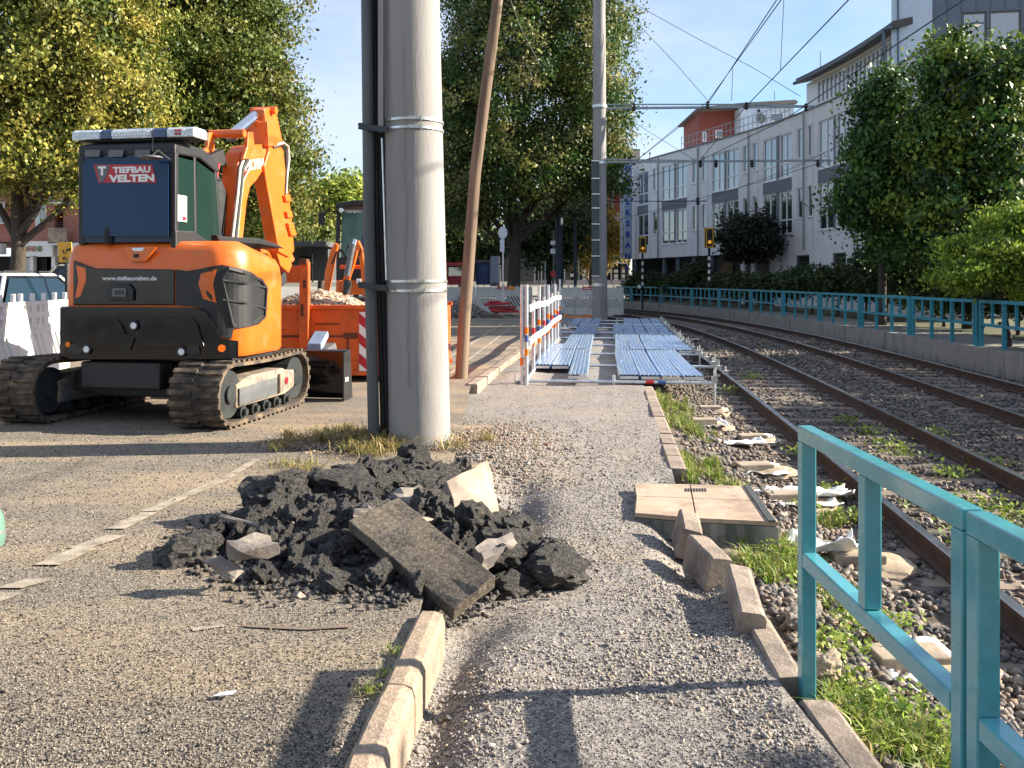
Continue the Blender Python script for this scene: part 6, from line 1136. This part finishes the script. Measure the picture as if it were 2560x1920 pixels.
# ---------------- cars ----------------
def car(name,label,loc,rz,col,L_=4.1,W=1.75,H=1.48,van=False):
    t=thing(name,label,'car' if not van else 'van',loc,rz); paint=M('car_paint_'+name+str(round(loc[0])),col,.25,var=.04,coat=.8); hw=W/2
    if van: side=[(-L_/2,.35),(-L_/2,1.0),(-L_/2+.05,H-.15),(-L_/2+.25,H),(L_/2-1.7,H),(L_/2-1.0,1.15),(L_/2-.1,.95),(L_/2,.6),(L_/2,.35)]; gh=None
    body=[(-L_/2,.38),(-L_/2-.02,.7),(-L_/2+.06,.96),(-L_/2+.3,1.0),(L_/2-1.25,.98),(L_/2-.25,.82),(L_/2,.62),(L_/2,.36)]
    b=MB(); n=len(body)
    for y,k in ((-hw,.96),(-hw*.93,1.0),(hw*.93,1.0),(hw,.96)):
        for (x,z) in body: b.v.append(Vector((x*k,y if abs(y)<hw else y,z if abs(y)<hw else .35+(z-.35)*.92)))
    for j in range(3):
        for i in range(n): b.f.append((j*n+i,j*n+(i+1)%n,(j+1)*n+(i+1)%n,(j+1)*n+i))
    b.f+=[tuple(range(n)),tuple(range(3*n,4*n))[::-1]]; b.build('body',paint,t,smooth=True,bev=.03)
    # greenhouse: roof and pillars, with separate glass
    zr=H; xb,xrb=-L_/2+.18,-L_/2+.5; xrf,xf=L_/2-2.05,L_/2-1.25
    if van: xb,xrb=-L_/2+.05,-L_/2+.15; xrf,xf=L_/2-1.6,L_/2-.9
    A=[(xb,-hw*.92,.98),(xf,-hw*.92,.96),(xf,hw*.92,.96),(xb,hw*.92,.98)]; B2=[(xrb,-hw*.74,zr-.06),(xrf,-hw*.74,zr-.06),(xrf,hw*.74,zr-.06),(xrb,hw*.74,zr-.06)]
    b=MB(); b.add([(x*.995,y*.985,z) for x,y,z in A]+[(x,y*.985,z) for x,y,z in B2],[(0,1,5,4),(1,2,6,5),(2,3,7,6),(3,0,4,7)]); b.build('cabin',m_bgl,t)
    b=MB(); b.add(B2+[(x*.9-.03,y*.9,zr) for x,y,z in B2],[(0,1,5,4),(1,2,6,5),(2,3,7,6),(3,0,4,7),(4,5,6,7),(3,2,1,0)]); b.build('roof',paint,t,bev=.03)
    A=[Vector(p) for p in A]; B2=[Vector(p) for p in B2]; gl=glass('car_glass',(.01,.025,.04),.05,.45)
    for i,nm in ((0,'side_window'),(1,'windscreen'),(2,'side_window'),(3,'rear_window')):
        p,q,r_,s_=A[i],A[(i+1)%4],B2[(i+1)%4],B2[i]; nn=(q-p).cross(s_-p).normalized(); c=(p+q+r_+s_)/4
        Q=[c+(v-c)*Vector((.88,.88,.82)) +nn*.012 for v in (p,q,r_,s_)] if nm!='rear_window' or not van else None
        if Q: b=MB(); b.prism(Q,nn*.01); b.build(nm,gl,t)
        b=MB(); b.beam(p+nn*.004,s_+nn*.004,.07,.05,nn); b.build('pillar',paint,t,bev=.01)
    for sy in (-1,1):
        b=MB(); b.box((-L_/2+.03,sy*hw*.82,.86 if not van else 1.0),(.12,.22,.2)); b.build('tail_light',m_redp,t,bev=.02); b=MB(); b.box((L_/2-.12,sy*hw*.75,.7),(.16,.3,.14)); b.build('headlight',m_lens,t,bev=.02)
        b=MB(); b.box((L_/2-1.5,sy*(hw+.08),1.0),(.1,.16,.12)); b.build('wing_mirror',m_blk,t,bev=.02)
        for x in (-L_/2+.75,L_/2-.8): b=MB(); b.lathe((x,sy*(hw-.1),.31),[(.2,-.1),(.31,-.09),(.31,.09),(.2,.1)],20,'y'); b.build('wheel',m_blk,t,smooth=True)
    if not van: b=MB(); b.box((-L_/2-.02,0,.62),(.02,.5,.11)); b.build('number_plate',m_wht,t)
    for sy in (-1,1): b=MB(); b.beam((xrb+.1,sy*hw*.62,zr+.03),(xrf-.1,sy*hw*.62,zr+.03),.03,.03); b.build('roof_rail',m_blk,t)
    return t
p=at(-35,700,17); car('parked_car','white hatchback with tall red tail lights, parked at the left picture edge',(p.x,p.y+1.6,.12),math.radians(80),(.75,.75,.72),H=1.62)
p=at(145,700,20); car('parked_car','white car seen from behind beside the excavator, roof above the barriers',(p.x,p.y+1.9,.12),math.radians(98),(.75,.76,.78),H=1.5)
p=at(165,700,25); car('parked_van','silver grey van parked behind the white cars',(p.x-.1,p.y+1.6,.12),math.radians(185),(.32,.31,.28),4.6,1.85,1.95,True)
# ---------------- barriers ----------------
m_bar=M('barrier_plastic',(.8,.79,.77),.5,var=.08,scale=4,bump=.05,col2=(.5,.46,.4),c2s=3,c2p=(.6,.8)); m_bar2=M('barrier_plastic_grey',(.5,.49,.46),.6,var=.1,scale=3,col2=(.32,.3,.26),c2s=2,c2p=(.55,.75)); m_sgo=M('sign_orange',(.8,.25,.03),.5)  # far barriers get a greyer version of the plastic
def barrier(label,P,Q,H=1.25,mat=m_bar,ups=8,slots=((.12,.44),(.56,.9)),sign=False,group=None,dim=True):
    P=Vector(P); Q=Vector(Q); d=Q-P; W=d.length; t=thing('barrier',label,'barrier',P,math.atan2(d.y,d.x),group); zl=.42*H; zu=.66*H; th=.05
    cv=Curve([(0,0),(W,0)]); back=Curve([(0,th),(W,th)])
    dims=[]
    if dim:
        n=max(5,int(W/.2)); 
        for k in range(n):
            x=.1+(W-.2)*k/n
            for z in (.72*H,.85*H): dims.append((x,x+(.05 if k%2 else .09),z,z+.075*H))
    b=wallmesh(cv,0,W,zu,.965*H,dims,.02,1,thick=th); b.bb(0,W,.022,.05,zu,.965*H); b.build('upper_panel',mat,t,fixn=False)
    zlo,zhi=.26*H,.62*H; n=0; bb_=MB(); bb_.bb(0,W,0,th,.06,zlo-.001); bb_.bb(0,W,0,th,zhi+.001,zu-.001)
    sh=-.42*(zhi-zlo); pitch=.115*H; sw=.05*H
    xs=[]; x=.12
    while x<W-.1:
        f_=x/W; 
        if any(a<f_<c for a,c in slots): xs.append(x)
        x+=pitch
    edges=[-1.0]
    def slat(x0,x1): bb_.prism([(max(0,min(W,x0+.22*H)),0,zhi),(max(0,min(W,x1+.22*H)),0,zhi),(max(0,min(W,x1)),0,zlo),(max(0,min(W,x0)),0,zlo)] if False else [(max(0,min(W,x0)),0,zhi),(max(0,min(W,x1)),0,zhi),(max(0,min(W,x1+.22*H)),0,zlo),(max(0,min(W,x0+.22*H)),0,zlo)],(0,th,0))
    cur=-.3
    for x in xs: slat(cur,x); cur=x+sw
    slat(cur,W+.01); bb_.prism([(0,0,zhi),(0.001,0,zhi),(max(.0,xs[0]*0+.02),0,zlo),(0,0,zlo)],(0,th,0)); bb_.build('slotted_panel',mat,t,bev=.004)
    b=MB(); b.bb(0,W,-.02,th+.02,0,.08); b.build('base_rail',mat,t,bev=.01)
    for k in range(ups): b=MB(); x=.08+(W-.16)*k/(ups-1); b.bb(x-.022,x+.022,.0,th,.966*H,1.045*H); b.build('knob',mat,t,bev=.006)
    for x in (0,W): b=MB(); b.bb(x-.012,x+.012,-.012,th+.012,.02,.96*H); b.build('edge_frame',mat,t,bev=.005)
    for x in (.05,W-.05): b=MB(); b.bb(x-.2,x+.2,-.4,.4,-.0,.07); b.build('foot_plate',m_blk,t,bev=.015)
    if sign: x=W*.38; b=MB(); b.bb(x,x+.75,-.012,-.002,.88*H,.97*H+.02); s_=b.build('name_plate',m_redp,t); b=MB(); b.bb(x+.5,x+.8,-.02,-.013,.87*H,.985*H); b.build('plate_badge',m_sgo,t); b=MB(); b.bb(x+.08,x+.45,-.016,-.0125,.915*H,.94*H); b.build('plate_lettering',m_sgw,t)
    return t
yb=11.5; X=lambda px,Y: (px-1280)*Y/F
barrier('sunlit white barrier at the left picture edge, before the white hatchback',(-5.95,8.5,.12),(-6.15,10.96,.12),group='white plastic barriers along the parked cars'); barrier('sunlit white barrier ending behind the left side of the excavator',(-6.16,11.0,.12),(-6.27,12.45,.12),ups=5,group='white plastic barriers along the parked cars')
gb='greyish white barriers closing the far end of the site'; 
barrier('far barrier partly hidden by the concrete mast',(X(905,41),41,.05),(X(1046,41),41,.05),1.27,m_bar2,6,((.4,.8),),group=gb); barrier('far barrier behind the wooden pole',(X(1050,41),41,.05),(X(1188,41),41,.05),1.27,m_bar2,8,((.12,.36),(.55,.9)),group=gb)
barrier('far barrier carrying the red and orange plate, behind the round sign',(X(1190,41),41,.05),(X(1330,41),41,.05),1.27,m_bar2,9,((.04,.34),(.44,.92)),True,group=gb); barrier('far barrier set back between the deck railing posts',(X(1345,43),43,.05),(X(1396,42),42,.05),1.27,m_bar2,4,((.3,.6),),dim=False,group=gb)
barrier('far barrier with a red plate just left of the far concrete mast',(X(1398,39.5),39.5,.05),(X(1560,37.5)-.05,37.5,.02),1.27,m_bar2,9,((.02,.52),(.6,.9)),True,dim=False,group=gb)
# ---------------- steel decking, sky sheen in its colour ----------------
m_deck=M('deck_steel_sky_sheen',(.50,.68,.95),.24,metal=.7,var=.05,scale=3,col2=(.8,.87,.94),c2s=1.2,c2p=(.45,.7),stretch=(3,.25,1),spec=.7); m_tube=M('tube_galv',(.62,.66,.7),.35,metal=.75,var=.15,scale=8)  # deck boards: reflected sky put into the steel colour as blue and white streaks
dc=Curve([(x,y) for y in np.linspace(13.2,38,50) for x in [1.60+.098*(y-13.4)+.0008*(y-13.4)**2]]); DZ=.14
def deckmesh(L_):
    b=MB(); n=5; w=.31; prof=[]
    for k in range(n): x0=-w/2+w*k/n; q=w/n; prof+=[(x0+.004,0),(x0+q*.15,.016),(x0+q*.75,.016),(x0+q*.9,0)]
    prof=[(-w/2,-.055)]+prof+[(w/2,-.055)]; m=len(prof)
    for yk in range(9):
        y=L_*yk/8; sag=-.012*math.sin(math.pi*yk/8)
        for x,z in prof: b.v.append(Vector((x,y,z+sag)))
    for k in range(8):
        for r in range(m-1): b.f.append((k*m+r,k*m+r+1,(k+1)*m+r+1,(k+1)*m+r))
    return mkmesh('deck_board',b.v,b.f,m_deck)
DM=deckmesh(4.96); hk=MB(); hk.bb(-.14,.14,-.035,.004,-.05,-.01)
HM=mkmesh('hook',hk.v,hk.f,m_tube)
rows={0:[(0.02,4),(-.60,1),(-.93,2)],2:[(.04,5),(-.62,1),(-.95,1)],4:[(0,5),(-.6,1),(-.93,1)],6:[(0,5),(-.6,1),(-.93,1),(-1.3,1)]}
ordn=['nearest','second','third','fourth','fifth','sixth','seventh','farthest']
for r_,gs in rows.items():
    s=.2+r_*2.52; ri=r_//2
    for gi,(x0,nb) in enumerate(gs):
        for k in range(nb):
            off=x0+.16+k*.325 if x0>=0 else x0-.0+k*(-.325)*0+(.325*k if False else 0)
            if x0<0: off=x0-.325*k
            sb=s+(1.5 if gi==2 and r_==0 else 0)
            p=dc.pt(sb,off); d=dc.dir(sb+2.4); a=math.atan2(d.y,d.x)-math.pi/2
            if r_==6 and gi==0 and k<1: continue
            t=thing('deck_board',('%s board from the left in the right-hand field of the blue decking, %s row'%(['first','second','third','fourth','fifth'][k],ordn[ri]) if x0>=0 else '%s loose blue deck board left of the open gap, %s row'%(['inner','outer','outermost'][min(2,gi-1+k)],ordn[ri])),'deck board',(p.x,p.y,DZ+random.uniform(0,.008)),a+random.uniform(-.006,.006),'blue ribbed deck boards of the temporary platform')
            link('board',DM,t); link('end_bar',HM,t); link('end_bar',HM,t,(0,4.99,0))
for k,s in enumerate([.14+j*2.52 for j in range(9)]):
    p=dc.pt(s,-1.55); q=dc.pt(s,1.78 if k else 1.45); t=thing('scaffold_ledger',ordn[min(k,7)]+(' cross tube with feet carrying the blue decking' if k<8 else ' end cross tube of the blue decking, by the mast'),'scaffold tube',(p.x,p.y,DZ-.08),0,'scaffold tubes under the decking')
    b=MB(); b.tube(Vector((p.x,p.y,DZ-.085)),Vector((q.x,q.y,DZ-.085)),.026,10); b.build('tube',m_tube,t,world=True,smooth=True)
    e=(q-p).normalized()
    for f_,mm in ((.66,m_redp),(.72,m_blue)): b=MB(); c=p.lerp(q,f_)+UP*(DZ-.085); b.tube(c,c+e*.12,.028,10); b.build('colour_band',mm,t,world=True)
    for f_ in (.0,.5,1.0):
        c=p.lerp(q,f_); z0=-.33 if f_==1 else -.02; b=MB(); b.tube(c+UP*z0,c+UP*(DZ+.02),.022,8); b.box(c+UP*(z0+.01),(.15,.15,.012)); b.build('jack',m_tube,t,world=True)
    b=MB(); c=q+UP*(DZ-.03); b.box(c,(.08,.05,.1)); b.tube(c+UP*.03,c+UP*.15,.014,8); b.box(c+Vector((.05,0,.06)),(.06,.03,.03)); b.build('coupler',m_galv,t,world=True)
for r_ in range(8):
    for k in range(3):
        c=dc.pt(.9+r_*2.52+k*.8,1.72)+UP*DZ; b=MB(); b.box(c,(.07,.1,.06)); b.tube(c,c+UP*.1,.012,6); b.tube(c,c+Vector((.07,.02,.03)),.01,6); o=b.build('coupler',m_galv); tag(o,'small galvanised coupler along the track side edge of the decking','coupler','couplers along the decking edge')
# scaffold guard rail
RL=Curve([(x,y) for y in np.linspace(13.4,24.4,30) for x in [.22+.103*(y-13.4)]])
gr_=thing('guard_rail','white and orange banded scaffold guard rail along the left of the decking','guard rail',(.22,13.4,.05))
for k,(s,zt3) in enumerate([(0,1.53),(1.35,1.27),(2.7,1.5),(4.05,1.27),(5.4,1.5),(6.75,1.3),(8.1,1.5),(9.4,1.3),(10.6,1.62)]):
    p=RL.pt(s); b=MB(); b.tube(p+UP*.0,p+UP*zt3,.03,10); po=b.build('post',m_tube,gr_,world=True,smooth=True)
    for z,mm in ((.78,m_orl),(.66,m_blue),(.45,m_orl)) if k%2==0 else ((.5,m_orl),(.7,m_redp)): b=MB(); b.tube(p+UP*z,p+UP*(z+.1),.032,10); b.build('colour_band',mm,gr_,world=True)
    if k in (0,4,7):
        b=MB(); b.tube(p+Vector((-.07,0,0)),p+Vector((-.07,0,1.5)),.026,10); b.build('post',m_tube,gr_,world=True,smooth=True)
        for z in (.3,): b=MB(); b.tube(p+Vector((-.07,0,z)),p+Vector((-.07,0,z+.12)),.028,10); b.build('colour_band',m_orl,gr_,world=True)
for z in (1.16,.64):
    b=MB(); n=12
    for j in range(n): s=10.6*j/n; b.beam(RL.pt(s,.045)+UP*(z+.02*math.sin(j)),RL.pt(s+10.6/n,.045)+UP*(z+.02*math.sin(j+1)),.03,.1)
    b.build('guard_board',m_wht,gr_,world=True)
b=MB(); b.tube(RL.pt(0)+UP*.08,RL.pt(10.6)+UP*.08,.026,10); b.build('base_tube',m_tube,gr_,world=True)
# ---------------- signals ----------------
m_ysig=M('signal_yellow',(.6,.33,.02),.5,var=.1); m_amb=bpy.data.materials.new('amber_lamp'); m_amb.use_nodes=True; q=m_amb.node_tree.nodes['Principled BSDF']; q.inputs['Base Color'].default_value=(.9,.4,.03,1); q.inputs['Emission Color'].default_value=(1,.42,.02,1); q.inputs['Emission Strength'].default_value=.15
def signal(label,px,ytop,ybot,Y,hw,sbot=740):
    t=thing('tram_signal',label,'signal',(X(px,Y),Y,.1)); S=lambda x,y,d=0: at(x,y,Y)+Vector((0,d,0))
    b=MB(); b.prism([S(px-hw,ytop),S(px+hw,ytop),S(px+hw,ybot),S(px-hw,ybot)],(0,.25,0)); b.build('housing',m_ysig,t,world=True,bev=.02)
    k=hw*.62; b=MB(); b.prism([S(px-k,ytop+4,-.02),S(px+k,ytop+4,-.02),S(px+k,ybot-4,-.02),S(px-k,ybot-4,-.02)],(0,.02,0)); b.build('face',m_blk,t,world=True)
    h=ybot-ytop
    for f_,mm in ((.3,m_blk),(.72,m_amb)): b=MB(); c=S(px,ytop+h*f_,-.02); b.tube(c,c+Vector((0,-.03,0)),hw*.42*Y/F,18); b.build('lamp',mm,t,world=True)
    for sg in (-1,1): b=MB(); c=S(px+sg*hw,ytop+2); b.beam(S(px+sg*hw,ytop-1,-.01),S(px+sg*hw,ybot+1,-.01),.03,.04,(0,1,0)); b.build('frame_strip',m_blk,t,world=True)
    zz=[ybot+(sbot-ybot)*j/9 for j in range(10)]
    b=MB(); b.tube(S(px,ybot,.1),Vector((X(px,Y),Y+.1,-.2)),.06,12); b.build('post',m_blk,t,world=True,smooth=True)
    for j in range(4):
        y=ybot+22+j*17; b=MB(); c=S(px,y,.1); c2=S(px,y+9,.1); b.tube(c,c2,.066,12); b.build('white_band',m_wht,t,world=True,smooth=True)
    return t
signal('smaller yellow-framed tram signal with an amber lamp beside the bank corner',1607,592,632,54,9); signal('larger yellow-framed tram signal with an amber lamp before the round-headed tree',1774,569,619,46,11)
sm=thing('track_sign','small square black sign with a white disc on the first striped signal post','sign',at(1598,718,53.7)); b=MB(); a=at(1591,724,53.7); c=at(1605,710,53.7); b.bb(a.x,c.x,53.68,53.74,a.z,c.z); b.build('plate',m_blk,sm,world=True,bev=.02); b=MB(); c=at(1598,717,53.66); b.lathe(c,[(.1,-.02),(.12,0)],14,'y'); b.build('disc',m_wht,sm,world=True)
# round sign, blue columns, poles, stacks
rs=thing('road_sign','round traffic sign seen from behind on a thin pole, in front of the linden trunk','traffic sign',(X(1257,38.5),38.5,.05)); Yr=38.5
b=MB(); c=at(1257,582,Yr); b.lathe(c,[(.26,-.01),(.27,0),(.26,.02)],22,'y'); rso=b.build('round_plate',m_sgw,rs,world=True); rso.scale=(.75,1,1.0); rso.location=(0,0,0)
b=MB(); a=at(1250,629,Yr); c=at(1261,598,Yr); b.bb(a.x,c.x,Yr,Yr+.03,a.z,c.z); b.build('square_plate',m_sgw,rs,world=True); b=MB(); b.beam((X(1257.5,Yr),Yr+.06,.0),at(1257.5,572,Yr+.06),.06,.06,(0,1,0)); b.build('post',m_galv,rs,world=True)
m_nav=M('navy_post',(.02,.035,.06),.5); 
for px,y0,w_,Y,lbl in ((1398,545,19,46,'thick dark navy post right of the linden trunk'),(1438,550,8,46,'thin dark navy post left of the far concrete mast'),(1384,575,4,44,'slim post with stickers left of the thick navy post'),(1248,640,3,47,'thin white post behind the round traffic sign'),(1447,650,2,45,'thin white crooked post beside the thin navy post'),(1363,655,3,58,'thin pale post right of the linden trunk')):
    b=MB(); b.tube((X(px,Y),Y,.05),at(px,y0,Y),w_/2*Y/F,14); o=b.build('street_post',m_nav if w_>7 else m_wht if w_<4 else m_gry,smooth=True); tag(o,lbl,'post')
for px,y0,y1,mm,lbl in ((1382,602,612,m_sgw,'white sticker board on the slim post, upper'),(1382,622,634,m_sgw,'white sticker board on the slim post, lower'),(1383,678,692,m_redp,'reddish sign on the slim post by the barriers')):
    b=MB(); a=at(px-6,y1,43.8); c=at(px+6,y0,43.8); b.bb(a.x,c.x,43.78,43.82,a.z,c.z); tag(b.build('sign_board',mm),lbl,'sign')
# red kiosk car, blue cabin
rc=thing('market_van','dark red covered trailer behind the far barriers','trailer',(X(1145,46),46,.05)); fb('body',1118,1178,690,712,0,1.6,m_shut,rc,46); fb('canopy',1114,1182,656,664,-.2,1.8,m_redp,rc,46); fb('display',1122,1174,668,690,-.03,.3,m_pane,rc,46); fb('post',1118,1121,664,700,-.1,0,m_shut,rc,46)
bc=thing('portable_toilet','blue portable cabin right of the red trailer','cabin',(X(1205,48),48,.05)); fb('cabin',1190,1224,655,712,0,1.2,M('cabin_blue',(.01,.06,.2),.5),bc,48); fb('roof',1188,1226,650,656,-.1,1.3,m_gry,bc,48); fb('door',1197,1218,664,710,-.04,0,m_blue,bc,48)
gc=thing('utility_cabinet','tall grey blue cabinet left of the linden trunk','cabinet',(X(1235,47),47,.05)); fb('cabinet',1226,1246,640,712,0,.8,m_sgb,gc,47); fb('plinth',1225,1247,706,716,-.1,.9,m_gry,gc,47)
# material stacks at the far end
m_mat=M('red_mat',(.3,.04,.03),.8,var=.3)
for k,(x0,x1,y,h_) in enumerate(((1212,1275,757,6),(1222,1290,766,7),(1226,1297,774,7),(1234,1296,781,5),(1220,1250,752,5))):
    Ym=37.2; b=MB(); a=at(x0,y+h_,Ym); c=at(x1,y,Ym); b.box(((a.x+c.x)/2,Ym+.3,(a.z+c.z)/2),(c.x-a.x,.9,abs(c.z-a.z)),Matrix.Rotation(.05*(k-2),3,'Z')@Matrix.Rotation(.05*(k%3-1),3,'Y')); tag(b.build('rolled_mat',m_mat if k%2 else m_redp,bev=.03),'red plastic sheet in the pile under the round sign, '+['topmost wide one','second layer','third layer','bottom layer','small folded one on top'][k],'plastic sheet')
for k,(x0,x1,y,h_,lbl) in enumerate(((1208,1232,786,12,'dark kerb block left in the far stack'),(1234,1252,786,12,'dark kerb block right in the far stack'),(1246,1310,783,5,'pale plank on top of the far kerb stack'),(1262,1290,790,8,'kerb block under the pale plank'),(1290,1330,792,6,'kerb block at the right end of the far stack'))):
    Ym=34.5; b=MB(); a=at(x0,y+h_,Ym); c=at(x1,y,Ym); b.bb(a.x,c.x,Ym,Ym+.6,max(.0,a.z),c.z); tag(b.build('kerb_block',[m_slab,m_slab,m_pale,m_slabg,m_slabg][k],bev=.02),lbl,'kerb block')
n=3500; a=RNG.normal(0,1,n); X_=X(1150,35.5)+a*.75; Y_=35.5+RNG.normal(0,.5,n); Z_=.05+.75*np.exp(-((X_-X(1150,35.5))/1.0)**2-((Y_-35.5)/.8)**2)*RNG.uniform(.8,1,n)
stones('gravel_heap',np.c_[X_,Y_,Z_],RNG.uniform(.03,.08,n),m_stone,[(.2,.18,.15),(.3,.26,.2),(.14,.13,.12)],label='grey gravel heap at the far end of the road',cat='gravel heap')
fr_=thing('orange_frame','flat orange bordered tray lying before the far barrier','tray',(X(1430,36.5),36.5,.05))
for (a,c) in (((1408,793),(1477,793)),((1408,793),(1420,787)),((1477,793),(1462,785))): b=MB(); b.beam(G(a[0],a[1],.06),G(c[0],c[1],.06),.12,.1); b.build('frame_bar',m_sgo,fr_,world=True)
# green litter bin edge at the left
bn=thing('litter_bin','green rounded bin just entering the picture at the left edge','bin',(X(-28,5.6),5.6,.12)); b=MB(); b.lathe((X(-26,4.9),4.9,.12),[(.07,0),(.078,.06),(.07,.16),(.05,.2)],24); b.build('shell',M('bin_green',(.1,.2,.16),.5),bn,world=True,smooth=True); b=MB(); b.lathe((X(-26,4.9),4.9,.12),[(.08,.07),(.08,.085)],24); b.build('ring',m_galv,bn,world=True)
